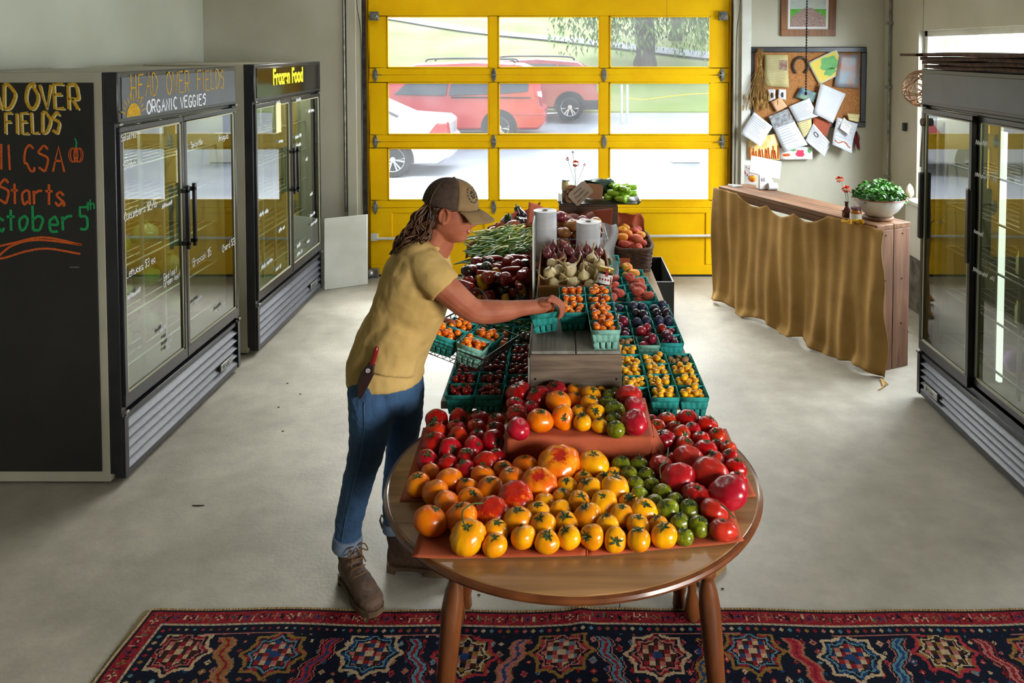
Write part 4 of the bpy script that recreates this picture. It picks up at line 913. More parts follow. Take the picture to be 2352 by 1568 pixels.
# dark red wagon behind
Yw_ = 20.3; xw = Q(1380, 250, Yw_).x; g_ = gz(Yw_+.9)
body = [(0, .42), (.02, .66), (-.06, .72), (-.08, 1.0), (-.30, 1.35), (-.55, 1.50), (-1.6, 1.58), (-2.7, 1.52), (-3.5, 1.08), (-4.4, .95), (-4.7, .75), (-4.72, .4), (-4.5, .28), (-.2, .3)]
wn = [('quarter_window', [(-.45, 1.08), (-.55, 1.36), (-1.05, 1.42), (-1.05, 1.05)], m_cg, .006), ('door_window', [(-1.12, 1.05), (-1.12, 1.43), (-1.95, 1.43), (-2.0, 1.02)], m_cg, .006), ('lower_cladding', [(-.02, .28), (-.02, .52), (-.5, .52), (-.5, .28)], m_trim, .01), ('lower_cladding', [(-1.5, .28), (-1.5, .42), (-3.4, .42), (-3.4, .28)], m_trim, .01)]
car('station_wagon', 'dark red station wagon parked behind and right of the minivan', (xw, Yw_+.9, g_), m_dred, body, .98, [-.78, -3.5], .345, 1.8, wn, [([(-.05, .95), (-.3, 1.0), (-.34, 1.14), (-.1, 1.16)], m_tail)], rails=(-.65, -2.6, 1.56))
# white sedan
Ys = 14.2; xs = Q(1034, 300, Ys).x; g_ = -.15
body = [(0, .35), (.02, .62), (-.06, .7), (-.05, .95), (-.16, 1.03), (-.85, 1.08), (-1.55, 1.40), (-2.4, 1.45), (-3.1, 1.05), (-4.2, .9), (-4.6, .7), (-4.62, .35), (-4.4, .2), (-.2, .22)]
wn = [('door_window', [(-1.25, 1.06), (-1.65, 1.33), (-2.1, 1.36), (-2.1, 1.02)], m_cg, .006), ('rear_window_side', [(-.95, 1.07), (-.90, 1.1), (-1.5, 1.37), (-1.55, 1.33)], m_cg, .006)]
car('sedan', 'white sedan parked nearest outside the left door lights', (xs, Ys+.88, g_), m_wcar, body, 1.0, [-1.02, -3.75], .32, 1.76, wn, [([(-.03, .72), (-.42, .74), (-.24, .97), (-.07, .97)], m_tail)])
# white box and posts with rope
T = thing('white_box', 'white box standing on the gravel at far right outside', 'box', (Q(1577, 280, 16).x, 16.2, gz(16.2))); MB().box(-.28, .28, -.2, .2, 0, .52).build('box_body', m_white, T, bevel=.01); MB().box(-.3, .3, -.22, .22, .52, .56).build('lid', m_white, T, bevel=.01)
for k, px in enumerate((1428, 1441)):
    p = Q(px, 238, 20.5); o = MB().tube([(0, 0, 0), (0, 0, 1.0)], .03, 8).build('post', m_white); o.location = (p.x, 20.5, gz(20.5)-.02); tag(o, 'thin white post by the grass edge, %s of the pair' % ('left' if k == 0 else 'right'), 'post')
b = MB(); pr = [Q(1441, 225, 20.5), Q(1480, 228, 20.6), Q(1530, 222, 20.7), Q(1590, 216, 20.8), Q(1640, 214, 20.9)]; b.tube(catmull(pr, 5), .012, 6); o = b.build('rope', m_yel); tag(o, 'yellow rope strung low along the grass edge', 'rope')
# willow trees
m_bark = mat('bark', '5a5148', '3c352e', rough=.95, sc=10, st=(2, 2, .4), bump=.6); m_will = mat('willow_leaf', '7d9a4c', '5b7a3a', rough=.7, sc=1.2, rnd=0)
def willow(name, label, px, py, Y, tw, R, Hc, seed, n=260):
    p = Q(px, py, Y); g0 = gz(Y)+.02; T = thing(name, label, 'tree', (p.x, Y, g0)); r = random.Random(seed)
    b = MB(); b.tube(catmull([(0, 0, -.3), (.05, 0, 1.0), (-.05, 0, 2.2), (.1, .1, 3.4), (0, 0, Hc)], 5), [tw*1.25]*3+[tw]*10+[tw*.5]*8, 12)
    for k in range(7):
        a = k*.9+r.random(); b.tube(catmull([(0, 0, 2.2+.2*k), (R*.35*math.cos(a), R*.35*math.sin(a), 3.6+.2*k), (R*.75*math.cos(a), R*.75*math.sin(a), Hc*.85)], 5), [tw*.45, tw*.4, tw*.36, tw*.33, tw*.3, tw*.25, tw*.2, tw*.16, tw*.12, tw*.1, tw*.06], 7)
    b.build('trunk', m_bark, T)
    b = MB()
    for i in range(n):
        a = r.uniform(0, 2*PI); q = R*math.sqrt(r.uniform(.08, 1)); x, y = q*math.cos(a), q*math.sin(a); zt = Hc*(1-.35*(q/R)**2)+r.uniform(-.4, .3); ln = r.uniform(1.2, 3.4)*(.5+.7*q/R); zb = r.uniform(.35, 1.9) if r.random() < .75 else zt-ln
        if q < R*.25: zb = max(zb, 1.8)
        nn = int((zt-zb)/.11)
        sx, sy = r.gauss(0, .12), r.gauss(0, .12)
        for j in range(nn):
            t = j/max(1, nn); c = Vector((x+sx*t+r.gauss(0, .1), y+sy*t+r.gauss(0, .1), zt-(zt-zb)*t)); s = r.uniform(.08, .17); d = Vector((r.gauss(0, .3), r.gauss(0, .3), -1)).normalized(); u, w = frame_of(d)
            b.add([c-u*s*.28, c+d*s*1.3, c+u*s*.28, c-d*s*.6], [(0, 1, 2, 3)])
    b.build('hanging_foliage', m_will, T, weld=False, smooth=0)
willow('willow_tree', 'large willow with a thick trunk on the slope behind the right door lights', 1480, 152, 28.8, .34, 3.4, 5.6, 4, 800)
willow('willow_tree', 'smaller second willow just right of and behind the thick willow', 1550, 100, 36, .26, 3.2, 5.8, 9, 420)
willow('willow_tree', 'bushy willow on the slope at far left of the door view', 960, 20, 60, .3, 3.5, 5.0, 14, 160)
# ================================================================ tables
ORD = ['first', 'second', 'third', 'fourth', 'fifth', 'sixth', 'seventh', 'eighth', 'ninth', 'tenth', 'eleventh', 'twelfth', 'thirteenth', 'fourteenth', 'fifteenth']
ZT = .74
m_top = wood('maple_top', 'a87e50', '7c5632', axis=0, sc=2.4, rough=.32, coat=.25, bump=.04)
m_edge = mat('table_varnish', '74411f', '552c12', rough=.3, coat=.4, sc=12, st=(1, 1, .3))
yf = P(1325, 1369, ZT).y; RT = .588; TC0 = Vector((.036, yf+RT, 0))
T = thing('round_drop_leaf_table', 'round varnished wooden table in front carrying the big tomatoes', 'table', TC0)
def seg(ya, yb, name):
    # slice of the disc between two seams (local y), rounded edge
    n = 60; pts = []
    for i in range(n+1):
        y = ya+(yb-ya)*i/n; x = math.sqrt(max(0, RT*RT-y*y)); pts.append((x, y))
    poly = pts + [(-x, y) for x, y in pts[::-1]]
    out = []
    for p in poly:
        if not out or (Vector(p)-Vector(out[-1])).length > 1e-4: out.append(p)
    if (Vector(out[0])-Vector(out[-1])).length < 1e-4: out.pop()
    b = MB(); n = len(out); vs = []; prof = [(1-.012, -.022), (1, -.014), (1, -.007), (1-.007, -.001), (1-.013, 0)]
    for (k, z) in prof:
        for (x, y) in out: 
            on = abs(math.hypot(x, y)-RT) < 1e-3
            vs.append((x*k if on else x, y*k if on and ya < y < yb else y, ZT+z))
    fs = [(i*n+j, i*n+(j+1) % n, (i+1)*n+(j+1) % n, (i+1)*n+j) for i in range(4) for j in range(n)] + [tuple(range(n))[::-1], tuple(4*n+j for j in range(n))]
    b.add(vs, fs); return b.build(name, m_top, T, smooth=50)
s1 = P(940, 1201, ZT).y-TC0.y; s2 = P(930, 1084, ZT).y-TC0.y; s3 = s2+.30
seg(-RT+1e-4, s1-.0007, 'leaf'); seg(s1+.0007, s2-.0007, 'middle_board'); seg(s2+.0007, s3-.0007, 'middle_board'); seg(s3+.0007, RT-1e-4, 'leaf')
b = MB(); b.tube([(RT*1.001*math.cos(a), RT*1.001*math.sin(a), ZT-.012) for a in [2*PI*i/96 for i in range(96)]], .011, 8, closed=True); b.build('moulded_edge', m_edge, T)
b = MB(); b.box(-.36, .36, -.36, .36, ZT-.09, ZT-.023); b.build('apron', m_edge, T, bevel=.004)
legprof = [(0, 0), (.012, 0), (.016, .01), (.02, .1), (.026, .3), (.030, .46), (.031, .54), (.026, .59), (.018, .615), (.017, .625), (.026, .635), (.027, .65), (.020, .662), (.023, .68), (.023, .735), (0, .735)]
def leg(T, top, bot, mt, prof=legprof, hz=ZT-.023):
    top, bot = Vector(top), Vector(bot); d = top-bot; M = Matrix.Translation(bot) @ Matrix.Diagonal((1.05, 1.05, 1, 1)); sh = Matrix.Identity(4); sh[0][2] = d.x/d.z; sh[1][2] = d.y/d.z
    Hh = d.z; b = MB(); b.lathe([(r, z*Hh/.735) for r, z in prof], 20, Matrix.Translation(bot) @ sh); return b.build('leg', mt, T, smooth=60)
ly = P(1040, 1330, .66).y
for (xt, yt, xb, yb) in ((P(1042, 1340, .66).x, 2.24-TC0.y, None, None), (P(1630, 1335, .66).x, 2.24-TC0.y, None, None)):
    xt = xt - TC0.x; sg = 1 if xt > 0 else -1
    leg(T, (xt, yt, ZT-.023), (xt+sg*.062, yt-.03, .013), m_edge)
b3 = P(1049, 1440, 0)-TC0; b4 = P(1592, 1428, 0)-TC0
footprof = [(0, 0), (.012, 0), (.024, .02), (.03, .05), (.024, .09), (.016, .12), (.018, .3), (.022, .5), (.024, .6), (.018, .64), (.024, .66), (.024, .735), (0, .735)]
leg(T, (b3.x+.03, b3.y-.02, ZT-.023), (b3.x, b3.y, 0), m_edge, footprof); leg(T, (b4.x-.03, b4.y-.02, ZT-.023), (b4.x, b4.y, 0), m_edge, footprof)
cs = [P(1588, 1332, 0), P(1614, 1356, 0), P(1668, 1304, 0), P(1642, 1284, 0)]; b = MB(cs[0]); b.prism([(c.x, c.y) for c in cs], lambda x, y: (x, y, .001), lambda x, y: (x, y, .02)); o = b.build('cardboard_piece', mat('pale_cardboard', 'a07c4e', '8a683e', rough=.85, sc=5)); o.location = cs[0]; tag(o, 'flat piece of tan cardboard on the floor behind the right table leg', 'cardboard')
# long plank table behind
m_grey = wood('grey_board', '8d8b84', '5d5b57', axis=1, sc=3, rough=.75)
m_tan = wood('tan_board', 'a58457', '7a5c38', axis=1, sc=3, rough=.65)
TX0, TX1, TY0, TY1 = -.475, .565, TC0.y+RT*.60, 5.75; ZP = .735
T2_ = thing('plank_table', 'long board table running to the yellow door under the crates', 'table', ((TX0+TX1)/2, TY0, 0)); ox, oy = T2_.location.x, TY0
for k in range(4):
    xa = TX0-ox+k*(TX1-TX0)/4; yy = (0 if k in (0, 3) else 0)
    a = .0 if k in (0, 3) else .0
    ys = TY0
    xin = (TX0+k*(TX1-TX0)/4, TX0+(k+1)*(TX1-TX0)/4)
    st = max(TC0.y+math.sqrt(max(0, RT**2-(min(abs(xin[0]-TC0.x), abs(xin[1]-TC0.x)) if (xin[0]-TC0.x)*(xin[1]-TC0.x) > 0 else 0)**2))+.015, TY0) - oy
    b = MB(); b.box(xa+.001, xa+(TX1-TX0)/4-.001, st, TY1-oy, ZP-.03, ZP); b.build('board', m_grey if k < 2 else m_tan, T2_, bevel=.002)
for (px, py) in ((1069, 1394), (1560, 1392)):
    q = P(px, py, 0); y_ = q.y-oy
    b = MB(); b.lathe([(0, 0), (.02, 0), (.026, .01), (.022, .05), (.028, .07), (.034, .16), (.038, .2), (.03, .22), (.038, .235), (.036, .4), (.03, .6), (.034, .62), (.034, ZP-.031), (0, ZP-.031)], 20, Matrix.Translation((q.x-ox, y_, 0))); b.build('leg', m_edge, T2_, smooth=60)
for x in (-.40, .49): b = MB(); b.box(x-.03-ox, x+.03-ox, 5.5-oy, 5.56-oy, 0, ZP-.031); b.build('leg', m_tan, T2_, bevel=.003)
# butcher paper sheets
m_but = mat('butcher_paper', 'b0522c', '9a4322', rough=.8, sc=4, bump=.1, bsc=25)
def papr(pts, label, z, name='butcher_paper', curl=None, m=None):
    c = [P(x, y, z) for x, y in pts]; ce = sum(c, Vector())/4; b = MB(ce)
    def g(u, v):
        p = (c[0]*(1-u)+c[1]*u)*(1-v)+(c[3]*(1-u)+c[2]*u)*v; p.z = z + .0015*noise.noise(p*9)+.0012
        for (cu, cv, h, rr) in (curl or []):
            d = math.hypot(u-cu, v-cv); p.z += h*max(0, 1-d/rr)**2
        return p
    b.grid(g, 24, 24); o = b.build(name, m or m_but, smooth=180, solid=.0006); o.location = ce; return tag(o, label, 'paper')
papr([(918, 1151), (1190, 1155), (1190, 985), (972, 990)], 'brick red paper sheet under the red tomatoes at left', ZT+.001, curl=[(0, 1, .012, .3)])
papr([(1480, 1155), (1737, 1142), (1668, 985), (1480, 990)], 'brick red paper sheet under the pink-red tomatoes at right', ZT+.001, curl=[(1, 0, .003, .2)])
papr([(945, 1285), (1350, 1277), (1355, 1090), (1000, 1095)], 'brick red paper sheet under the orange tomatoes at front left', ZT+.0045, curl=[(0, 0, .006, .2)])
papr([(1345, 1279), (1709, 1246), (1655, 1085), (1345, 1090)], 'brick red paper sheet under the yellow and green tomatoes at front right', ZT+.0045, curl=[(1, 0, .004, .2)])
# papered riser box
ZB = .828
q0, q1 = P(1163, 1003, ZB), P(1502, 1001, ZB); yb_ = 2.925
T = thing('papered_riser', 'low riser box wrapped in brick red paper holding the upper tomatoes', 'riser', ((q0.x+q1.x)/2, q0.y, ZT+.005)); o_ = T.location; hw = (q1.x-q0.x)/2
b = MB()
def rg(u, v):
    x = (-hw-.0)+2*hw*u; L1 = ZB-o_.z; D = yb_-o_.y; t = v*(L1+D)
    if t < L1: z = t; y = -.006*math.sin(PI*t/L1)+.012*(1-t/L1)*math.sin(u*11)*.35
    else: z = L1; y = t-L1
    if u < .001 or u > .999: pass
    return (x, y+.004*noise.noise((x*9, t*9, 0)), z+.002*noise.noise((x*12, t*12, 3)))
b.grid(rg, 40, 40); b.build('paper_cover', m_but, T, smooth=60, solid=.001)
for sg in (-1, 1):
    b = MB(); L1 = ZB-o_.z; D = yb_-o_.y
    def sd(u, v, sg=sg, L1=L1, D=D): return (sg*(hw+.001+(.016 if sg > 0 else .004)*(1-v)*math.sin(PI*min(1, u*1.4))), D*u, L1*v)
    b.grid(sd, 16, 10); b.build('paper_side', m_but, T, solid=.001, smooth=180)
b = MB(); b.add([(hw, 0, L1), (hw+.045, .05, .028), (hw+.03, -.004, .005), (hw-.01, -.012, .03), (hw+.004, .10, L1)], [(0, 3, 2), (0, 2, 1), (0, 1, 4)]); b.build('paper_fold', m_but, T, solid=.001, smooth=0)
b = MB(); b.box(-hw+.004, hw-.004, .008, yb_-o_.y-.002, .001, ZB-o_.z-.004); b.build('box_core', m_but, T)
# ---------------------------------------------------------------- crates
m_crf = wood('crate_front', '7d6b58', '3d3127', axis=0, sc=2.6, rough=.8, ring=2.6); m_crt = wood('crate_top', '8b8a80', '66655d', axis=1, sc=3, rough=.85)
m_card_b = mat('cardboard', 'a4703c', '8f5e30', rough=.85, sc=5)
ZC = .994; CX0, CX1 = -.118, .224; CY0_ = 2.945
def crate(name, label, x0, x1, y0, y1, z0, z1, mf, mt, nb=2, xtop=False):
    T = thing(name, label, 'crate', ((x0+x1)/2, y0, z0)); hx = (x1-x0)/2; D = y1-y0; Hh = z1-z0
    b = MB(); b.box(-hx, hx, 0, .014, 0, Hh-.012); b.build('end_panel', mf, T, bevel=.002)
    b = MB(); b.box(-hx, hx, D-.014, D, 0, Hh-.012); b.build('end_panel', mf, T, bevel=.002)
    for sg in (-1, 1):
        for k in range(2):
            za = .0+k*(Hh-.012)/2; b = MB(); b.box(sg*(hx-.012), sg*(hx), .0145, D-.0145, za+.003, za+(Hh-.012)/2-.003); b.build('side_slat', mt, T, bevel=.002)
    for k in range(nb):
        xa = -hx+.004+k*(2*hx-.008)/nb; b = MB(); b.box(xa+.001, xa+(2*hx-.008)/nb-.002, .004, D, Hh-.0118, Hh); b.build('top_board', mt, T, bevel=.002)
    b = MB()
    for sx in (-1, 1): b.tube([(sx*(hx-.02), -.0015, Hh*.6), (sx*(hx-.02), .002, Hh*.6)], .004, 8)
    b.build('nail', m_black, T)
    return T
crate('wooden_crate', 'weathered crate with a wavy-grained front standing behind the riser', CX0, CX1, CY0_, 3.56, ZP+.001, ZC, m_crf, m_crt)
crate('wooden_crate', 'second weathered crate under the garlic box', CX0, CX1, 3.565, 4.40, ZP+.001, ZC, m_crf, m_crt)
b = MB(); b.box(-.007, 0, 0, .62, 0, .235); o = b.build('side_board', m_grey, bevel=.002); o.location = (CX0-.001, CY0_+.0, ZP+.001); tag(o, 'pale grey board edge along the left side of the front crate', 'board')
crate('wooden_crate', 'brown crate at the far end holding the black tray', -.02, .375, 5.32, 5.72, ZP+.001, 1.085, wood('brown_crate', '5f4630', '3d2b1c', axis=0, sc=2.5), m_crf)
crate('wooden_crate', 'crate hidden under the onion basket behind the bag rolls', -.10, .26, 4.45, 5.28, ZP+.001, .90, m_crf, m_crt)
crate('wooden_crate', 'crate under the beans and eggplants on the left side', -.50, -.13, 4.50, 5.45, ZP+.001, .86, m_crf, m_crt)
# ================================================================ big tomatoes
def tmesh(name, seed, flat=.82, lobes=5, amp=.05, dimp=.18, n=32, m=18, skew=.05):
    r = random.Random(seed); ph = r.uniform(0, 6.28); ph2 = r.uniform(0, 6.28); b = MB(); prof = []
    vs = []; fs = []
    for i in range(m+1):
        t = PI*i/m; R0 = math.sin(t)**.92 if 0 < i < m else 0; z = -math.cos(t)*flat
        if z > 0: z -= dimp*math.exp(-(R0/.32)**2)*flat
        else: z += .06*math.exp(-(R0/.3)**2)
        for k in range(n):
            a = 2*PI*k/n
            rib = (abs(math.sin((a*lobes+ph)/2))**.7-.55)*amp*2*min(1, R0*1.4)*(1 if z > 0 else .6)
            ov = skew*math.cos(a*2+ph2)+skew*.6*math.cos(a*3+ph)
            q = R0*(1+rib+ov*R0); vs.append((q*math.cos(a), q*math.sin(a), z*(1+.5*rib)))
    for i in range(m):
        for k in range(n): fs.append((i*n+k, i*n+(k+1) % n, (i+1)*n+(k+1) % n, (i+1)*n+k))
    b.add(vs, fs); o = b.build(name, m_black, smooth=180, weld=True); me = o.data; bpy.data.objects.remove(o); return me
def calyxmesh(seed, n=6, L=.62, curl=.35, stem=.35):
    r = random.Random(seed); b = MB()
    for k in range(n):
        a = 2*PI*k/n+r.uniform(-.3, .3); d = Vector((math.cos(a), math.sin(a), 0)); s = Vector((-d.y, d.x, 0)); l = L*r.uniform(.7, 1.15); c = r.uniform(-.1, curl)
        p = [Vector((0, 0, .05)), d*l*.4+Vector((0, 0, .175)), d*l*.75+Vector((0, 0, .15+c*.35))+s*r.uniform(-.1, .1)*l, d*l+Vector((0, 0, .06+c*r.uniform(.4, 1.3)))+s*r.uniform(-.2, .2)*l]
        w = [.06, .11, .07, .008]
        for j in range(3): b.add([p[j]-s*w[j], p[j]+s*w[j], p[j+1]+s*w[j+1], p[j+1]-s*w[j+1], p[j]+Vector((0, 0, .02)), p[j+1]+Vector((0, 0, .012))], [(0, 4, 5, 3), (4, 1, 2, 5)])
    b.tube(catmull([(0, 0, -.03), (r.uniform(-.03, .03), 0, stem*.5), (r.uniform(-.15, .15), r.uniform(-.12, .12), stem)], 3), .045, 6)
    o = b.build('cal', m_black, smooth=60, weld=False); me = o.data; bpy.data.objects.remove(o); return me
def skin(name, c1, c2, **k): return mat(name, c1, c2, rough=.26, coat=.18, sc=k.pop('sc', 1.2), spec=.45, rnd=.22, **k)
m_tr = skin('tomato_red', 'a00e06', 'c02208'); m_tr2 = skin('tomato_cherry_red', 'a80a0e', '84060a'); m_tp = skin('tomato_pink_red', 'a00c14', 'b81c1c'); m_to = skin('tomato_orange', 'e06602', 'e68404'); m_ty = skin('tomato_yellow', 'e68c02', 'eea804'); m_tg = skin('tomato_green', '82840e', '506014', sc=3.5)
m_cal = mat('calyx_green', '40591f', '243010', rough=.7, sc=3); m_cald = mat('calyx_dry', '6a6430', '3a3a1a', rough=.8, sc=3)
def bicol():
    m = skin('tomato_bicolour', 'e08a10', 'd85a08'); N, L = m.node_tree.nodes, m.node_tree.links; b = N['Principled BSDF']; src = b.inputs['Base Color'].links[0].from_socket
    tc = N.new('ShaderNodeTexCoord'); mp = N.new('ShaderNodeMapping'); mp.inputs['Scale'].default_value = (4.5, 4.5, .6); n = N.new('ShaderNodeTexNoise'); n.inputs['Scale'].default_value = 1.2; n.inputs['Detail'].default_value = 5
    L.new(tc.outputs['Object'], mp.inputs[0]); L.new(mp.outputs[0], n.inputs[0]); sx = N.new('ShaderNodeSeparateXYZ'); L.new(tc.outputs['Object'], sx.inputs[0])
    vl = N.new('ShaderNodeVectorMath'); vl.operation = 'LENGTH'; cb = N.new('ShaderNodeCombineXYZ'); L.new(sx.outputs[0], cb.inputs[0]); L.new(sx.outputs[1], cb.inputs[1]); L.new(cb.outputs[0], vl.inputs[0])
    oi = N.new('ShaderNodeObjectInfo'); ad = N.new('ShaderNodeMath'); ad.operation = 'MULTIPLY_ADD'; ad.inputs[1].default_value = 1.0; ad.inputs[2].default_value = 0; L.new(n.outputs[0], ad.inputs[0])
    su = N.new('ShaderNodeMath'); su.operation = 'SUBTRACT'; L.new(ad.outputs[0], su.inputs[0]); sc_ = N.new('ShaderNodeMath'); sc_.operation = 'MULTIPLY'; L.new(vl.outputs['Value'], sc_.inputs[0]); sc_.inputs[1].default_value = BK; L.new(sc_.outputs[0], su.inputs[1])
    mr = N.new('ShaderNodeMapRange'); mr.inputs[1].default_value = .10; mr.inputs[2].default_value = .3; L.new(su.outputs[0], mr.inputs[0])
    x = N.new('ShaderNodeMix'); x.data_type = 'RGBA'; x.inputs[7].default_value = hexc('b5200c'); L.new(src, x.inputs[6]); L.new(mr.outputs[0], x.inputs[0]); L.new(x.outputs[2], b.inputs['Base Color']); return m
BK = .85; m_tb1 = bicol(); BK = .30; m_tb2 = bicol()
TM = {}
for typ, kw in (('r', dict(flat=.80, lobes=6, amp=.035, dimp=.14)), ('R', dict(flat=.74, lobes=9, amp=.09, dimp=.2)), ('o', dict(flat=.80, lobes=5, amp=.02, dimp=.12)), ('y', dict(flat=.83, lobes=5, amp=.025, dimp=.12)), ('p', dict(flat=.76, lobes=7, amp=.03, dimp=.14, skew=.06)), ('b', dict(flat=.72, lobes=9, amp=.035, dimp=.16)), ('Y', dict(flat=.86, lobes=14, amp=.06, dimp=.18)), ('g', dict(flat=.88, lobes=5, amp=.03, dimp=.1))):
    TM[typ] = [tmesh('tomato_'+typ, 11*i+ord(typ), **kw) for i in range(4 if typ in 'royg' else 3)]
CM = [calyxmesh(i, 5+i % 3, stem=.3+.1*(i % 3)) for i in range(5)]
MT = dict(r=m_tr, R=m_tr2, o=m_to, y=m_ty, p=m_tp, b=m_tb1, B=m_tb2, Y=m_ty, g=m_tg)
for k, v in TM.items():
    for me in v: me.materials.clear(); me.materials.append(MT[k])
TM['B'] = []
for me in TM['b']:
    c = me.copy(); c.materials.clear(); c.materials.append(m_tb2); TM['B'].append(c)
for me in CM: me.materials.clear(); me.materials.append(m_cal)
CMs = {'fresh': CM}
NM = dict(r='red tomato', R='deeply ribbed red tomato', o='orange tomato', y='yellow-orange tomato', p='pinkish red tomato', b='huge orange tomato blushed red on top', B='red and yellow streaked tomato', Y='pumpkin-ribbed yellow tomato', g='green striped tomato')
# rows: (block phrase, group, base z, crop origin x, [(type, x, y, w, calyx?) ...] per row)
L0, R0_ = 900, 1320
BL = [
 ('the left reds', 'red tomatoes on the left of the round table', 0, L0, [
  [('r', 368, 380, 180), ('r', 545, 365, 160), ('r', 712, 365, 150), ('r', 850, 385, 140)], [('r', 350, 475, 180), ('r', 520, 450, 160), ('r', 690, 440, 155), ('r', 840, 460, 150)],
  [('r', 345, 560, 185), ('r', 535, 520, 170), ('r', 697, 505, 130), ('r', 830, 550, 180)], [('r', 470, 615, 180), ('r', 660, 610, 170), ('r', 845, 645, 140)], [('r', 287, 700, 165), ('r', 455, 735, 165), ('r', 620, 672, 165), ('r', 787, 725, 190)], [('r', 600, 785, 175)]]),
 ('the left oranges', 'orange tomatoes on the left of the round table', 0, L0, [
  [('o', 318, 795, 140, 0), ('o', 475, 860, 195, 0), ('o', 745, 825, 190), ('o', 915, 800, 160), ('o', 1090, 750, 190)], [('o', 216, 900, 190), ('o', 365, 970, 205, 0), ('o', 615, 930, 165), ('o', 795, 940, 205), ('o', 968, 850, 210)],
  [('o', 455, 1045, 200, 0), ('o', 652, 1015, 190)], [('o', 355, 1190, 245), ('o', 603, 1160, 240)]]),
 ('the front table', None, 0, L0, [[('b', 1357, 765, 325, 0)], [('b', 1203, 905, 270, 0)], [('B', 1008, 1010, 265, 0)], [('B', 835, 1130, 250, 0)], [('Y', 632, 1330, 255)]]),
 ('the yellows', 'yellow tomatoes on the round table', 0, R0_, [
  [('y', 150, 760, 235), ('y', 320, 815, 115)], [('y', 75, 865, 155), ('y', 225, 860, 140), ('y', -74, 945, 160)], [('y', -117, 1030, 155), ('y', 5, 1030, 185), ('y', 120, 950, 195), ('y', 345, 955, 225)],
  [('y', -294, 1110, 180), ('y', -199, 1030+20, 160, 0), ('y', -117, 1105, 165, 0), ('y', 218, 1065, 205), ('y', 425, 1040, 155)],
  [('y', -454, 1180, 215), ('y', -264, 1220, 200), ('y', -74, 1215, 175), ('y', 100, 1155, 200), ('y', 385, 1155, 180), ('y', 565, 1120, 195)], [('y', -629, 1270, 180), ('y', 278, 1225, 180), ('y', 515, 1225, 175), ('y', 680, 1230, 145)],
  [('y', -661, 1380, 175), ('y', -424, 1320, 195), ('y', -224, 1365, 175), ('y', -50, 1330, 180), ('y', 140, 1325, 180), ('y', 332, 1350, 170), ('y', 525, 1350, 180), ('y', 735, 1310, 190)]]),
 ('the greens', 'green tomatoes on the round table', 0, R0_, [
  [('g', 380, 745, 145), ('g', 530, 745, 140)], [('g', 450, 820, 135), ('g', 582, 830, 135)], [('g', 502, 905, 135), ('g', 635, 915, 130)], [('g', 530, 995, 140, 0), ('g', 735, 970, 150, 0)],
  [('g', 665, 1040, 135, 0), ('g', 835, 1045, 145)], [('g', 745, 1120, 175), ('g', 940, 1110, 160)], [('g', 855, 1205, 145), ('g', 1015, 1240, 155)], [('g', 895, 1330, 130)]]),
 ('the small right reds', 'small red tomatoes on the right of the round table', 0, R0_, [
  [('r', 640, 385, 110), ('r', 755, 385, 150), ('r', 930, 375, 170), ('r', 1090, 415, 165)], [('r', 680, 440, 145), ('r', 810, 440, 135), ('r', 960, 450, 140), ('r', 1165, 505, 140)], [('R', 720, 545, 190), ('r', 865, 510, 165), ('r', 1035, 535, 150), ('r', 1170, 580, 100)],
  [('r', 700, 610, 100), ('r', 905, 590, 160), ('r', 1075, 615, 175), ('r', 1250, 605, 135)], [('r', 755, 675, 110), ('r', 1150, 705, 155), ('r', 1270, 680, 140)], [('r', 1320, 765, 165)], [('r', 1325, 865, 150)]]),
 ('the big right reds', 'large pinkish red tomatoes on the right of the round table', 0, R0_, [[('p', 710, 765, 200, 0), ('p', 925, 695, 250, 0)], [('p', 850, 865, 260, 0), ('p', 1090, 820, 280, 0)], [('p', 1215, 970, 290, 0)], [('R', 1010, 1000, 220)], [('p', 1140, 1110, 220)], [('p', 1210, 1270, 195)]]),
 ('the riser reds', 'ribbed red tomatoes on the riser', 1, L0, [[('R', 1058, 150, 190), ('R', 1180, 185, 190), ('R', 1325, 120, 180)], [('R', 1015, 250, 145), ('R', 1150, 262, 130)], [('R', 1025, 330, 170)], [('p', 1035, 440, 190, 0)]]),
 ('the riser oranges', 'orange tomatoes on the riser', 1, L0, [[('o', 1490, 125, 140), ('o', 1495, 205, 130)], [('o', 1365, 225, 200)], [('o', 1400, 350, 180)], [('o', 1212, 375, 200)]]),
 ('the riser yellows', 'yellow tomatoes on the riser', 1, R0_, [[('y', 135, 170, 155), ('y', 215, 130, 95)], [('y', 35, 300, 110), ('y', 120, 240, 155)], [('y', 65, 390, 145), ('y', 175, 315, 145)], [('y', 205, 415, 125)]]),
 ('the riser greens', 'green tomatoes on the riser', 1, R0_, [[('g', 340, 135, 95), ('g', 285, 180, 115)], [('g', 265, 240, 125)], [('g', 325, 300, 155)], [('g', 320, 365, 120), ('g', 340, 447, 140)]]),
 ('the riser pinks', 'large pinkish red tomatoes on the riser', 1, R0_, [[('p', 440, 175, 200, 0)], [('p', 490, 265, 180, 0)], [('p', 490, 390, 215, 0)]]),
]
items = []; SCL = 3.5636
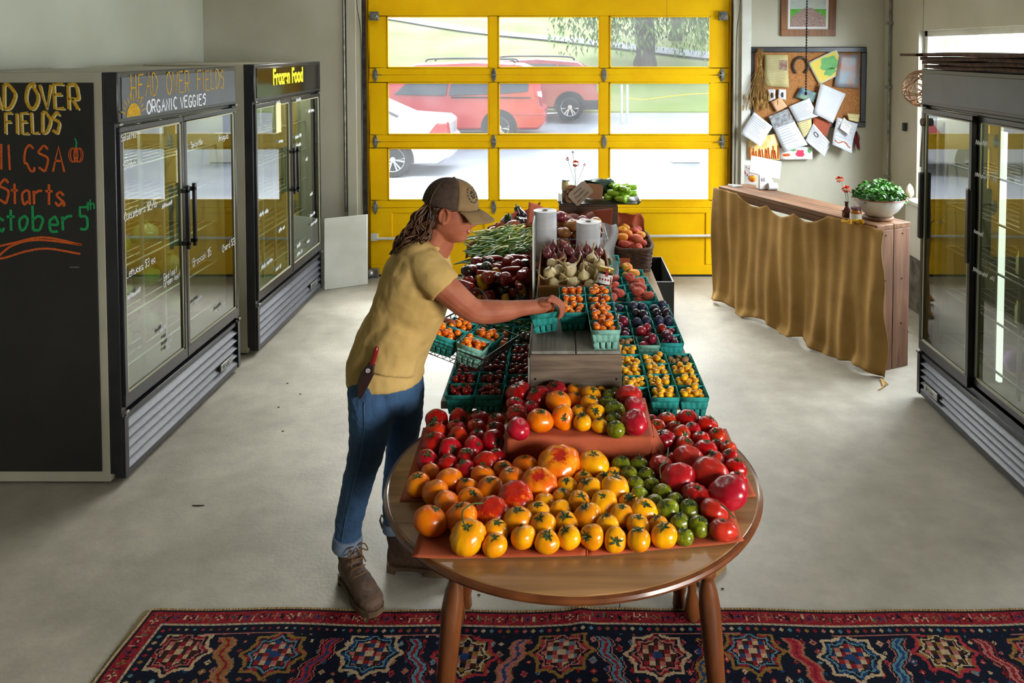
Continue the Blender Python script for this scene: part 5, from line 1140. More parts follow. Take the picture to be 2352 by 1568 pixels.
for (blk, grp, lvl, cx0, rws) in BL:
    for ri, row in enumerate(rws):
        row = sorted(row, key=lambda q: q[1])
        for ci, it in enumerate(row):
            typ, x, y, w = it[:4]; cal = it[4] if len(it) > 4 else 1
            base = ZT+.006 if lvl == 0 else ZB+.002
            if lvl == 0 and (cx0+x/SCL < 0): base = ZT
            px, py = cx0+x/SCL, 860+y/SCL; z = base+.035
            for _ in range(4):
                p = P(px, py, z); r = .5*(w/SCL)/F*math.hypot(p.y, H-z)*.985; fl = dict(r=.8, R=.74, o=.80, y=.83, p=.76, b=.72, B=.76, Y=.86, g=.88)[typ]; z = base+r*fl
            if len(rws) == 1: where = blk
            side = '' if len(row) == 1 else (', %s from the left' % ORD[ci] if ci else ', leftmost')
            rl = 'back' if ri == 0 else ('front' if ri == len(rws)-1 else ORD[ri])
            if grp is None: lab = {'b0': 'largest orange tomato blushed red on top, in front of the riser', 'b1': 'second largest orange tomato with a red star on top', 'B2': 'red and yellow streaked tomato, the one farther from the viewer', 'B3': 'red and yellow streaked tomato, the nearer one beside the ribbed yellow', 'Y4': 'pumpkin-ribbed yellow-orange tomato with long stem at the front left'}[typ+str(ri)]
            else: lab = '%s%s in the %s row of %s' % (NM[typ], side, rl, blk)
            items.append(dict(t=typ, p=Vector((p.x, p.y, 0)), r=r, base=base, cal=cal, lab=lab, grp=grp, lvl=lvl))
for _ in range(30):
    for i in range(len(items)):
        a = items[i]
        for j in range(i+1, len(items)):
            c = items[j]
            if a['lvl'] != c['lvl']: continue
            d = c['p']-a['p']; m_ = (a['r']+c['r'])*.93
            if d.length < m_ and d.length > 1e-5:
                q = d.normalized()*(m_-d.length)*.5; a['p'] -= q*.6; c['p'] += q*.6
    for a in items:
        if a['lvl'] == 0:
            if a['p'].y > 2.64-a['r'] and o_.x-hw-.02-a['r'] < a['p'].x < o_.x+hw+.04+a['r'] and a['p'].y < 2.8:
                if a['p'].y < 2.68: a['p'].y = min(a['p'].y, o_.y-.004-a['r'])
        else: a['p'].y = min(a['p'].y, CY0_-.0-a['r']*1.0)
rt = random.Random(77)
for a in items:
    me = rt.choice(TM[a['t']]); o = bpy.data.objects.new('tomato', me); COL.objects.link(o)
    fl = dict(r=.8, R=.74, o=.80, y=.83, p=.76, b=.72, B=.76, Y=.86, g=.88)[a['t']]
    o.location = (a['p'].x, a['p'].y, a['base']+a['r']*fl*.985); o.scale = (a['r'],)*3
    tl = rt.uniform(.05, .5) if a['t'] not in 'bBY' else .32
    dr = rt.gauss(PI/2, 1.3) if a['t'] not in 'bBY' else PI/2
    if rt.random() < .12 and a['t'] in 'yogr': tl = rt.uniform(.8, 1.2); dr = rt.uniform(.2, 2.9)
    # tilt the blossom end away: axis across the lean direction
    M = Matrix.Rotation(tl, 3, Vector((math.sin(dr), -math.cos(dr)*-1, 0)).normalized()) @ Matrix.Rotation(rt.uniform(0, 6.28), 3, 'Z')
    if a['t'] in 'bB': M = Matrix.Rotation(.35, 3, 'X') @ Matrix.Rotation(rt.uniform(0, 6.28), 3, 'Z')
    o.rotation_euler = M.to_euler(); tag(o, a['lab'], 'tomato', a['grp'])
    if a['cal']:
        c = bpy.data.objects.new('calyx', rt.choice(CM)); COL.objects.link(c); c.parent = o; k = rt.uniform(.75, 1.0)*(1 if a['t'] != 'p' else .6)*(.040/max(a['r'], .03))*rt.uniform(.78, .98); c.location = (0, 0, fl*.80); c.scale = (k, k, k)
    else:
        if 'scar' not in globals():
            b = MB(); b.lathe([(.0, .0), (.10, .004), (.13, .0)], 12, f=lambda a, z: 1+.3*math.sin(5*a)); scar = b.build('x', m_cald, smooth=180); sm_ = scar.data; bpy.data.objects.remove(scar); scar = 1
        c = bpy.data.objects.new('stem_scar', sm_); COL.objects.link(c); c.parent = o; c.location = (0, 0, fl*.835 if a['t'] not in 'bB' else fl*.80); c.scale = (1, 1, 1)
# long bent stems lying over some tomatoes
def stemline(pts, label):
    p = [P(x, y, z) for x, y, z in pts]; b = MB(p[0]); b.tube(catmull(p, 6), .0022, 6); o = b.build('tomato_stalk', m_cal); o.location = p[0]; tag(o, label, 'stalk')
stemline([(1073, 1214, .835), (1063, 1195, .85), (1064, 1172, .86), (1085, 1157, .86), (1110, 1155, .85)], 'long bent tomato stalk lying over the front left orange tomatoes')
stemline([(1535, 1028, .82), (1530, 1058, .84), (1516, 1072, .84), (1517, 1098, .82)], 'bent pale stalk lying on the large reds by the riser corner')
stemline([(1655, 1157, .83), (1672, 1172, .82), (1688, 1190, .80)], 'curved dark stalk resting between the front right red tomatoes')
# ================================================================ pint baskets and produce
m_teal = mat('teal_pulp', '28a09a', '1c8680', rough=.9, sc=30, bump=.3, bsc=120, rnd=.25); m_pale = mat('pale_pulp', '84b8a8', '6ea696', rough=.9, sc=30, bump=.3, bsc=120)
def pintmesh(name, w, h, m, tap=.78):
    """square moulded basket, floor raised, rim band, ribbed sides cut by slots"""
    b = MB(); hw = w/2; wt = lambda z: hw*(tap+(1-tap)*z/h)
    zr = h*.74; N_ = 9
    for s in range(4):
        M = Matrix.Rotation(s*PI/2, 4, 'Z')
        b.grid(lambda u, v: M @ Vector((-wt(zr+(h-zr)*v)+2*wt(zr+(h-zr)*v)*u, -wt(zr+(h-zr)*v)-(.002 if v > .05 else 0), zr+(h-zr)*v)), 3, 4)
        def wall(u, v):
            z = h*.36+(zr-h*.36)*v; q = wt(z); rib = .0016*math.cos(u*2*PI*4.5)*math.sin(PI*min(1, .15+.85*(1-v))); return M @ Vector((-q+2*q*u, -q-rib, z))
        b.grid(wall, 28, 4)
        for k in range(4):
            u0, u1 = (k+.10)/4, (k+.90)/4
            if k == 0: u0 = 0
            if k == 3: u1 = 1
            def slat(u, v):
                z = h*.36*v; q = wt(z); U = u0+(u1-u0)*u; return M @ Vector((-q+2*q*U, -q-.0012*math.sin(PI*u), z))
            b.grid(slat, 4, 3)
    q = wt(0); b.box(-q, q, -q, q, -.001, .001); q = wt(h*.42)-.001; b.box(-q, q, -q, q, h*.41, h*.43)
    o = b.build(name, m, smooth=50, solid=.0022); md = o.data; return o
PW, PH = .107, .076
proto_t = pintmesh('pint_basket', PW, PH, m_teal); proto_p = pintmesh('pint_basket', PW, PH, m_pale); proto_q = pintmesh('quart_basket', .142, .088, m_teal, .82)
PROTO = [proto_t, proto_p, proto_q]
def basket(kind, loc, rot, label, group):
    s = PROTO[kind]; o = s.copy(); COL.objects.link(o); o.location = loc; o.rotation_euler = rot; return tag(o, label, 'basket', group)
def ell(name, m, rx=1, ry=1, rz=1, n=14, k=10, f=None, pole=0):
    b = MB(); prof = []
    for i in range(k+1):
        t = PI*i/k; r = math.sin(t); z = -math.cos(t)
        if pole and z > 0: z -= pole*math.exp(-(r/.35)**2)
        prof.append((r, z))
    b.lathe(prof, n, Matrix.Diagonal((rx, ry, rz, 1)), f=f); o = b.build(name, m, smooth=180); me = o.data; bpy.data.objects.remove(o); return me
def pm(name, c1, c2, r=.22, coat=.3, rnd=.45, sc=1.5, **k): return mat(name, c1, c2, rough=r, coat=coat, rnd=rnd, sc=sc, **k)
m_cr = pm('cherry_dark_red', '780e10', '8e140e'); m_co = pm('cherry_orange', 'e06006', 'ea8208', rnd=.3); m_cy = pm('cherry_gold', 'eca00a', 'f2b412', rnd=.25)
m_plr = pm('plum_red', '7a1024', '941a30', r=.35, coat=.1); m_plp = pm('plum_purple', '3f0f24', '5c1a34', r=.35, coat=.1); m_plb = pm('plum_blue', '23243c', '2e3350', r=.5, coat=0); m_pld = pm('plum_dark', '1d0f1c', '33202c', r=.35, coat=.1)
m_husk = mat('husk', 'b08a58', '8f6a3e', rough=.85, sc=6); m_peach = mat('peach_red', 'a03024', 'c0583c', rough=.75, sc=1.4, rnd=.25); m_peachy = mat('peach_yellow', 'd69a1c', 'd0702a', rough=.75, sc=1.2, rnd=.15)
S = dict(cr=ell('cherry', m_cr), co=ell('cherry', m_co), cy=ell('cherry', m_cy), husk=ell('husk', m_husk, .95, .8, 1.15, 10, 8, lambda a, z: 1+.12*abs(math.sin(2.5*a))))
for k, m in (('plr', m_plr), ('plp', m_plp), ('plb', m_plb), ('pld', m_pld)): S[k] = ell('plum', m, 1, .95, 1.12, 16, 10, lambda a, z: 1-.07*math.exp(-((a-3)**2)*8))
S['pe'] = ell('peach', m_peach, 1, 1, .70, 18, 12, lambda a, z: 1-.08*math.exp(-((a-3)**2)*8), pole=.45); S['py'] = ell('peach', m_peachy, 1, 1, .72, 18, 12, lambda a, z: 1-.08*math.exp(-((a-3)**2)*8), pole=.4)
def heap(n, hx, hy, r, rng, z0=0, tries=14, flat=1.0, wall=None, hmax=9):
    pts = []
    for i in range(n):
        best = None; rr = r*rng.uniform(.88, 1.08)
        for _ in range(tries):
            x, y = rng.uniform(-hx+rr, hx-rr), rng.uniform(-hy+rr, hy-rr); z = z0+rr*flat
            for (a, c, d, q) in pts:
                e = (rr+q)**2*.96-(x-a)**2-(y-c)**2
                if e > 0: z = max(z, d+math.sqrt(e)*flat)
            if best is None or z < best[2]: best = (x, y, z, rr)
        if best[2] < hmax: pts.append(best)
    return pts
def fill(kind, name, cat, label, group, M, n, hx, hy, r, z0, seed, flat=1.0, rand=True, hmax=9, cap=None, tries=14):
    rng = random.Random(seed); k = 0
    for (x, y, z, rr) in heap(n, hx, hy, r, rng, z0, tries=tries, flat=flat, hmax=hmax):
        o = bpy.data.objects.new(name, S[kind] if not isinstance(kind, list) else rng.choice([S[q] for q in kind])); COL.objects.link(o)
        R = Matrix.Rotation(rng.uniform(0, 6.28), 4, 'Z') @ Matrix.Rotation(rng.uniform(-.5, .5) if flat < 1 else rng.uniform(0, 3), 4, 'X')
        o.matrix_world = M @ Matrix.Translation((x, y, z)) @ R @ Matrix.Diagonal((rr, rr, rr, 1)); tag(o, label, cat, group); k += 1
    return k
ZS = ZP+.0015
FZ = PH*.44; QZ = .088*.44
seed_ = [100]
def pint(bk, X, Y, Zb, kind, what, where, n, r, rz=0, flat=1.0, tilt=None, cat='tomato', name='cherry_tomato', jit=.012):
    if name == 'cherry_tomato': name = dict(cr='dark_cherry_tomato', co='orange_cherry_tomato', cy='gold_cherry_tomato')[kind]; n = n+2
    seed_[0] += 1; rng = random.Random(seed_[0]); q = bk == 2; w = .142 if q else PW
    yc = Y+w/2; R = (tilt or (rng.uniform(-.02, .02)*0, 0, rz+rng.uniform(-.03, .03)))
    o = basket(bk, (X, yc, Zb), R, '%s %s basket of %s, %s' % ('pale' if bk == 1 else 'teal', 'quart' if q else 'pint', what, where), 'berry baskets')
    M = Matrix.Translation(o.location) @ Matrix.Rotation(R[2], 4, 'Z') @ Matrix.Rotation(R[1], 4, 'Y') @ Matrix.Rotation(R[0], 4, 'X')
    h = w/2*.88
    fill(kind, name, cat, '%s in the basket %s' % (what_one(what), where), '%s in the basket %s' % (what, where), M, n, h, h, r, (QZ if q else FZ)+.001, seed_[0], flat, hmax=(.088 if q else PH)+r*(.45 if r < .016 else .8), tries=20)
    return o
def what_one(w): return w[:-2] if w.endswith('oes') else w[:-3]+'y' if w.endswith('ies') else (w[:-2] if w.endswith('ches') else w[:-1] if w.endswith('s') else w)
CN = ['inner column', 'middle column', 'outer column']
XS = [.282, .388, .497]
gold = 'golden cherry tomatoes'
for c in range(3):
    ys = [3.06, 3.17, 3.28, 3.395] if c == 0 else [2.965, 3.075, 3.185, 3.295]
    for k, y in enumerate(ys):
        wh = '%s row, %s right of the crate' % (ORD[k], CN[c])
        if c == 2 and k == 3: pint(0, XS[c], y, ZS, 'husk', 'ground cherries', wh, 17, .0125, name='ground_cherry', cat='ground cherry')
        else: pint(0, XS[c], y, ZS, 'cy', gold, wh, 22, .0135)
pint(0, XS[0], 3.505, ZS, 'husk', 'ground cherries', 'inner column behind the gold ones', 17, .0125, name='ground_cherry', cat='ground cherry')
PL = {0: [(3.62, 'plp', 'purple'), (3.73, 'plr', 'red'), (3.84, 'pld', 'dark'), (3.95, 'plb', 'blue')], 1: [(3.50, 'plr', 'red'), (3.61, 'plr', 'red'), (3.72, 'plb', 'blue'), (3.83, 'pld', 'dark'), (3.94, 'plb', 'blue')], 2: [(3.525, 'plp', 'purple'), (3.635, 'plr', 'red'), (3.745, 'plb', 'blue'), (3.855, 'pld', 'dark'), (3.965, 'plb', 'blue')]}
for c in PL:
    for k, (y, kd, cn) in enumerate(PL[c]):
        pint(1 if (c == 1 and k == 0) else 0, XS[c]-.008, y, ZS, kd, cn+' plums', '%s plum row, %s' % (ORD[k], CN[c]), 7, .0225, name='plum', cat='plum')
for i, (x, y) in enumerate(((.425, 4.085), (.418, 4.235), (.41, 4.385))): pint(2, x, y, ZS, 'pe', 'red flat peaches', '%s quart row, at the table edge' % ORD[i], 12, .034, flat=.66, name='peach', cat='peach')
for i, (x, y) in enumerate(((.275, 4.07), (.27, 4.22), (.265, 4.37))): pint(2, x, y, ZS, 'pe', 'red flat peaches', '%s quart row, beside the bag rolls' % ORD[i], 12, .034, flat=.66, name='peach', cat='peach')
pint(2, .40, 4.54, ZS, 'py', 'yellow peaches', 'last quart before the wicker basket', 7, .036, flat=.7, name='peach', cat='peach')
pint(2, .26, 4.56, ZS+.08, 'py', 'yellow peaches', 'raised behind the hanging plastic bag', 6, .036, flat=.7, name='peach', cat='peach')
# left of the crate
XL_ = [-.385, -.276, -.172]
CL_ = ['outer column', 'middle column', 'inner column']
for c in range(3):
    ys = [2.985, 3.095, 3.205, 3.315] if c < 2 else [3.07, 3.18, 3.29, 3.40]
    for k, y in enumerate(ys):
        pint(0, XL_[c], y, ZS, 'cr', 'dark red cherry tomatoes', '%s row, %s left of the crate' % (ORD[k], CL_[c]), 22 if not (c == 2 and k == 0) else 13, .0128)
m_opep = pm('orange_pepper', 'c8480a', 'd8780c', rnd=.3); m_gch = pm('green_chilli', '2f5a14', '4c7a20', rnd=.4, r=.2, coat=.4); m_bell_r = pm('bell_dark_red', '780c14', '981416', r=.15, coat=.5); m_bell_g = pm('bell_green_purple', '1c2a12', '3c1a1e', r=.15, coat=.5); m_bell_y = pm('bell_yellow', 'd0900c', 'c8b020', r=.18, coat=.4, rnd=.2)
def curved(name, m, L=1, r0=.2, bend=.5, seed=0, n=8, sq=1):
    r = random.Random(seed); p = catmull([(0, 0, 0), (L*.35, bend*.2*L, r.uniform(-.05, .05)), (L*.7, bend*.35*L, r.uniform(-.05, .05)), (L, bend*.25*L+r.uniform(-.1, .1), 0)], 4); k = len(p)
    b = MB(); b.tube([q-Vector((L/2, 0, 0)) for q in p], [r0*(.35+.65*math.sin(PI*min(1, .25+.0+i/(k-1)*.8))**.8) if i < k-1 else r0*.08 for i in range(k)], n, sq=sq); o = b.build(name, m, smooth=180); me = o.data; bpy.data.objects.remove(o); return me
S['op'] = ell('pepper', m_opep, .9, .9, 1.2, 14, 8, lambda a, z: 1+.12*abs(math.sin(1.5*a)), pole=.3); S['gc'] = curved('chilli', m_gch, 2.6, .42, .5, 1); S['gc2'] = curved('chilli', m_gch, 3.0, .40, -.6, 2)
S['bp'] = ell('pepper', m_bell_g, .95, .95, 1.15, 16, 9, lambda a, z: 1+.12*abs(math.sin(1.5*a)), pole=.35); S['br'] = ell('pepper', m_bell_r, .95, .95, 1.1, 16, 9, lambda a, z: 1+.12*abs(math.sin(2*a)), pole=.35); S['by'] = ell('pepper', m_bell_y, .6, .6, 1.5, 14, 9, lambda a, z: 1+.1*abs(math.sin(1.5*a)), pole=.3)
S['lr'] = curved('pepper', pm('long_red', '7c0a10', '9a1414', r=.15, coat=.5), 3.6, .5, .5, 3, 10)
pint(0, XL_[2], 3.515, ZS, ['by', 'bp', 'br'], 'mixed mini peppers', 'behind the dark reds', 10, .02, name='mini_pepper', cat='pepper')
pint(0, XL_[1], 3.43, ZS, 'op', 'orange mini peppers', 'left of the mixed mini peppers', 10, .02, name='mini_pepper', cat='pepper')
pint(0, XL_[1], 3.545, ZS, 'op', 'orange mini peppers', 'behind the other orange mini peppers', 10, .02, name='mini_pepper', cat='pepper')
for i, (x, y) in enumerate(((XL_[2], 3.63), (XL_[2], 3.745), (XL_[1], 3.66), (XL_[1], 3.775), (XL_[0], 3.43), (XL_[0], 3.545), (XL_[0], 3.66))):
    pint(0, x, y, ZS, ['gc', 'gc2'], 'green chillies', ['nearest beside the crate side', 'second beside the crate side', 'middle column, nearer one', 'middle column, farther one', 'outer column, nearest', 'outer column, second', 'outer column, third'][i], 20, .0135, flat=.7, name='green_chilli', cat='chilli')
# on the crate
ZT_ = ZC+.0015
pint(1, .163, 2.955, ZT_, 'co', 'orange cherry tomatoes', 'at the front edge of the crate', 18, .0135)
for k, (x, y) in enumerate(((.160, 3.064), (.158, 3.174), (.157, 3.284), (.157, 3.394))): pint(0, x, y, ZT_, 'co', 'orange cherry tomatoes', 'on the crate, %s behind the pale one' % ORD[k], 20, .0135)
pint(0, .045, 3.155, ZT_, 'co', 'orange cherry tomatoes', 'on the crate right of the hand', 20, .0135)
pint(0, .045, 3.275, ZT_, 'co', 'orange cherry tomatoes', 'on the crate, middle of three behind the hand', 20, .0135)
pint(0, .045, 3.39, ZT_, 'co', 'orange cherry tomatoes', 'on the crate against the garlic box', 20, .0135)
HB = pint(0, -.066, 3.10, ZT_+.012, 'co', 'orange cherry tomatoes', 'gripped by the person', 14, .0135, rz=.06, tilt=(-.04, -.10, .12))
# ---------------------------------------------------------------- garlic and shallot box
g0, g1 = -.108, .226
def tray(name, label, cat, x0, x1, y0, y1, z0, z1, m, th=.008, group=None, fh=None):
    T = thing(name, label, cat, ((x0+x1)/2, y0, z0), 0, group); hx = (x1-x0)/2; D = y1-y0; h = z1-z0; f_ = fh or h
    b = MB(); b.box(-hx, hx, 0, D, 0, th*.6); b.build('bottom', m, T)
    b = MB(); b.box(-hx, hx, 0, th, th*.6, f_); b.build('front_panel', m, T, bevel=.0015); b = MB(); b.box(-hx, hx, D-th, D, th*.6, h); b.build('back_panel', m, T, bevel=.0015)
    for sg in (-1, 1): b = MB(); b.box(sg*(hx-th), sg*hx, th, D-th, th*.6, h); b.build('side_panel', m, T, bevel=.0015)
    return T
tray('cardboard_box', 'brown cardboard box of garlic and shallots on the second crate', 'box', g0, g1, 3.60, 4.12, ZT_, ZT_+.088, m_card_b, .006, fh=.052)
m_garl = mat('garlic', 'd4c49a', 'b8a474', rough=.6, sc=3, rnd=.25); m_gstem = mat('garlic_stem', 'b09a66', '8a7344', rough=.8, sc=6)
def garlicmesh(seed):
    b = MB(); b.lathe([(0, -.62), (.35, -.66), (.75, -.5), (1, -.1), (.95, .25), (.62, .62), (.3, .95), (.2, 1.25), (.17, 1.5), (0, 1.5)], 24, f=lambda a, z: 1+.09*abs(math.sin(3.5*a+seed))*(1 if z < .7 else 0)); o = b.build('g', m_garl, smooth=180); me = o.data; bpy.data.objects.remove(o)
    r = random.Random(seed); b = MB(); b.tube(catmull([(0, 0, 1.4), (r.uniform(-.1, .1), 0, 2.0), (r.uniform(-.4, .4), r.uniform(-.3, .3), 3.0)], 4), [.2, .18, .17, .16, .16, .16, .15, .15, .14], 7); o = b.build('g', m_gstem, smooth=180); m2 = o.data; bpy.data.objects.remove(o); return me, m2
GM = [garlicmesh(i) for i in range(4)]; rg_ = random.Random(21)
for i, (x, y, z, rr) in enumerate(heap(27, .155, .135, .030, rg_, .004, tries=12, flat=.9)):
    me, ms = rg_.choice(GM); o = bpy.data.objects.new('garlic_bulb', me); COL.objects.link(o)
    q = Vector((rg_.gauss(0, .7), rg_.gauss(-.1, .5), rg_.uniform(.2, .8))).normalized()
    o.location = (.059+x, 3.755+y, ZT_+.004+z); o.rotation_euler = q.to_track_quat('Z', 'Y').to_euler(); o.scale = (rr*.95,)*3; tag(o, 'papery white garlic bulb heaped in the front of the cardboard box', 'garlic', 'garlic bulbs in the cardboard box')
    s = bpy.data.objects.new('stem', ms); COL.objects.link(s); s.parent = o
m_shal = pm('shallot', '5f2430', '8a4a3c', rnd=.4, r=.3, coat=.2); b = MB(); b.lathe([(0, -1.2), (.5, -.95), (.9, -.4), (1, .1), (.8, .7), (.35, 1.2), (.12, 1.7), (.1, 2.1), (0, 2.1)], 14); o = b.build('s', m_shal, smooth=180); S['sh'] = o.data; bpy.data.objects.remove(o)
fill('sh', 'shallot', 'shallot', 'reddish shallot heaped behind the garlic in the cardboard box', 'shallots in the cardboard box', Matrix.Translation((.059, 4.01, ZT_+.005)), 60, .155, .105, .023, .002, 5, flat=.8)
# jam jar standing on the box corner
m_jam = mat('dark_jam', '3a0a0c', '230608', rough=.1, coat=.6)
T = thing('jam_jar', 'jar of dark red jam with a gold lid and a printed label on the garlic', 'jar', (.19, 3.63, ZT_+.050)); T.rotation_euler = (-.12, .22, .1)
b = MB(); b.lathe([(0, 0), (.032, 0), (.035, .005), (.035, .05), (.031, .058), (0, .058)], 26); b.build('glass_body', m_jam, T); b = MB(); b.lathe([(0, .058), (.034, .058), (.035, .062), (.035, .074), (.033, .077), (0, .077)], 26); b.build('lid', m_gold, T)
b = MB()
def lab(u, v): a = -PI*.95+PI*.9*u; return (.0357*math.cos(a), .0357*math.sin(a), .006+.042*v)
b.grid(lab, 20, 4); lb = b.build('label_paper', m_card, T); b = MB()
for k in range(5): b.add([Vector(lab(.22+.13*k+.045*math.cos(t), .45+.12*math.sin(t)))*1.006 for t in [i*PI/5 for i in range(10)]], [tuple(range(10))])
b.build('printed_fruit', m_tr2, lb, weld=False); b = MB(); f_ = lambda x, y, h: Vector(lab(.25+x, .75+y))*1.008
write(b, '~Shades', .16, .012, lambda x, y, h: Vector(lab(.3+x*.45, .68+y))*(1.006+h)); write(b, '~cherry jam', .10, .012, lambda x, y, h: Vector(lab(.3+x*.35, .15+y))*(1.006+h)); b.build('label_print', m_ink, lb)
b = MB(); b.box(-.006, .006, -.037, -.0365, .04, .078); b.build('seal_strip', m_tr2, T)
# sign holder + bag rolls
T = thing('sign_holder', 'narrow clear sign holder seen edge-on left of the garlic box', 'sign holder', (-.128, 3.60, ZT_)); m_acr = glass('acrylic', tint=(.85, .9, .92, 1), ior=1.6, haze=.25)
MB().box(-.003, .003, 0, .20, 0, .33).build('acrylic_sheet', m_acr, T); MB().box(-.004, .004, -.004, .0, 0, .34).build('edge_strip', m_white, T)
m_roll = mat('plastic_roll', 'c9ccd0', 'b8bcc2', rough=.35, coat=.2, sc=6, st=(1, 1, 6)); m_cardc = mat('cardboard_core', '6a5038', rough=.9)
for (nm, x, y, h, r) in (('tall plastic bag roll at left, standing behind the shallots', -.088, 4.25, .265, .062), ('shorter plastic bag roll at right, standing behind the shallots', .142, 4.25, .205, .064)):
    T = thing('bag_roll', nm, 'bag roll', (x, y, ZT_)); b = MB(); b.lathe([(.016, 0), (r, 0), (r, h), (.016, h), (.016, 0)], 36, f=lambda a, z: 1+.004*math.sin(7*a)); b.build('rolled_bags', m_roll, T); b = MB(); b.lathe([(.012, 0), (.016, 0), (.016, h+.001), (.012, h+.001), (.012, 0)], 20); b.build('core', m_cardc, T)
    b = MB()
    for k in range(4): rr = .024+.009*k; b.tube([(rr*math.cos(t), rr*math.sin(t), h+.0002) for t in [i*PI/12 for i in range(24)]], .0006, 4, closed=True)
    b.build('winding', m_ink, T)
m_film = mat('plastic_film', 'd5d8d8', 'b9c0c0', rough=.3, alpha=.55, sc=5)
b = MB(); b.grid(lambda u, v: (.205+.085*u+.012*math.sin(v*9), 4.23+.02*math.sin(u*7+v*5)-.02*v, ZT_+.20-.27*v-.006*u), 18, 26); o = b.build('plastic_bag', m_film, smooth=180); tag(o, 'crumpled clear plastic bag hanging down from the shorter roll', 'bag'); 
b = MB(); b.ball((0, 0, 0), (.012, .001, .022), 10, 6); lg = b.build('printed_mark', m_cal, o); lg.location = (.25, 4.205, ZT_+.0)
# wire basket of onions
def wirebasket(name, label, x0, x1, y0, y1, z0, z1, nx=9, nz=4):
    T = thing(name, label, 'wire basket', ((x0+x1)/2, y0, z0)); hx = (x1-x0)/2; D = y1-y0; h = z1-z0
    loop = lambda z: [(-hx, 0, z), (hx, 0, z), (hx, D, z), (-hx, D, z)]
    b = MB(); b.tube(loop(h), .0035, 6, closed=True); b.build('rim', m_steel, T)
    b = MB()
    for k in range(nz): b.tube(loop(h*k/nz), .0018, 5, closed=True)
    for k in range(nx+1): x = -hx+2*hx*k/nx; b.tube([(x, 0, h), (x, 0, 0), (x, D, 0), (x, D, h)], .0016, 5)
    for k in range(nx+1): y = D*k/nx; b.tube([(-hx, y, h), (-hx, y, 0), (hx, y, 0), (hx, y, h)], .0016, 5)
    b.build('wires', m_steel, T, weld=False); return T
wirebasket('wire_basket', 'silver wire basket of onions behind the bag rolls', -.06, .26, 4.50, 4.82, .905, 1.045)
m_on = pm('onion_tan', 'b87a42', '97602e', r=.35, rnd=.3); m_onr = pm('onion_red', '5a1830', '7a2a40', r=.3); S['on'] = ell('onion', m_on, 1, 1, .9, 18, 10); S['onr'] = ell('onion', m_onr, 1, 1, .9, 18, 10)
fill(['on', 'on', 'on', 'onr'], 'onion', 'onion', 'onion heaped in the wire basket between the bag rolls', 'onions in the wire basket', Matrix.Translation((.10, 4.66, .912)), 34, .145, .145, .036, .002, 8, flat=.95)
def crumple(pts, label, amp=.02, sc=9, name='butcher_paper', seed=0, m=None):
    c = [Vector(p) for p in pts]; b = MB(c[0])
    def g(u, v):
        p = (c[0]*(1-u)+c[1]*u)*(1-v)+(c[3]*(1-u)+c[2]*u)*v; n = noise.noise_vector(p*sc+Vector((seed, 0, 0)))*amp; return p+n
    b.grid(g, 22, 16); o = b.build(name, m or m_but, smooth=25, solid=.0008); o.location = c[0]; return tag(o, label, 'paper')
# potatoes in their papered box
tray('wooden_box', 'shallow wooden box of round pinkish brown potatoes behind the onions', 'box', -.20, .27, 4.86, 5.26, .902, .975, m_crf, .008)
m_pot = pm('potato', '8a5648', '6c3c36', r=.6, coat=0, rnd=.25); S['po'] = ell('potato', m_pot, 1.1, .9, .85, 18, 10)
fill('po', 'potato', 'potato', 'large pinkish brown potato in the papered box behind the rolls', 'potatoes behind the bag rolls', Matrix.Translation((.035, 5.06, .91)), 22, .225, .19, .050, .0, 4, flat=.85, hmax=.125)
crumple([(-.235, 4.87, .93), (-.20, 4.88, 1.185), (.06, 5.27, 1.03), (.06, 5.30, .92)], 'brick red paper peak rising at the left behind the tall roll', .012, 6)
crumple([(.12, 5.27, .92), (.12, 5.27, 1.04), (.315, 4.95, 1.135), (.29, 4.87, .93)], 'brick red paper peak rising at the right before the far crate', .012, 6, seed=3)
crumple([(-.055, 4.512, .915), (.255, 4.512, .915), (.255, 4.508, .97), (-.055, 4.508, .97)], 'brick red paper lining the front of the onion basket', .002, 6, seed=5)
m_blue = mat('blue_label', '0f4a8a', rough=.5); o = MB().box(-.05, .05, -.002, .002, -.03, .03).build('blue_tag', m_blue, bevel=.002); o.location = (.055, 4.485, .957); tag(o, 'small blue tag on the front of the wire onion basket', 'tag')
# ---------------------------------------------------------------- tray with peppers, jars, flowers on the far crate
ZF = 1.0865
T = thing('serving_tray', 'thin black tray overhanging the far crate on the right', 'tray', (.24, 5.40, ZF)); b = MB(); b.prism([(-.25, 0), (.27, 0), (.29, .022), (.282, .022), (.262, .006), (-.242, .006), (-.262, .022), (-.27, .022)], lambda x, z: (x, -.09, z), lambda x, z: (x, .24, z)); b.build('tray_body', m_black, T, bevel=.002)
m_lg = pm('light_green_pepper', '7aa81c', '96c030', r=.2, coat=.4, rnd=.2); S['lg'] = curved('pepper', m_lg, 3.2, .75, .35, 7, 12)
fill('lg', 'pale_pepper', 'pepper', 'light green long pepper heaped on the right of the black tray', 'light green peppers on the black tray', Matrix.Translation((.395, 5.45, ZF+.007)), 16, .10, .12, .030, 0, 12, flat=.75)
m_col = mat('collard', '1c3f2a', '12301e', rough=.5, sc=6)
T = thing('collard_bunch', 'bunch of dark blue-green leaves lying on the tray behind the brown signs', 'greens', (.26, 5.50, ZF+.007))
for k in range(9):
    r = random.Random(k); b = MB(); a = r.uniform(-.4, .4); h0 = .012+.012*k
    def lfn(u, v): w = .055*math.sin(PI*min(1, .1+v*.95)); return ((u-.5)*2*w*math.cos(a)+(v-.5)*.20, (u-.5)*2*w, h0+.02*math.sin(v*3)+.012*math.sin(u*9+v*7))
    b.grid(lfn, 8, 10); b.build('leaf', m_col, T, solid=.001, smooth=180)
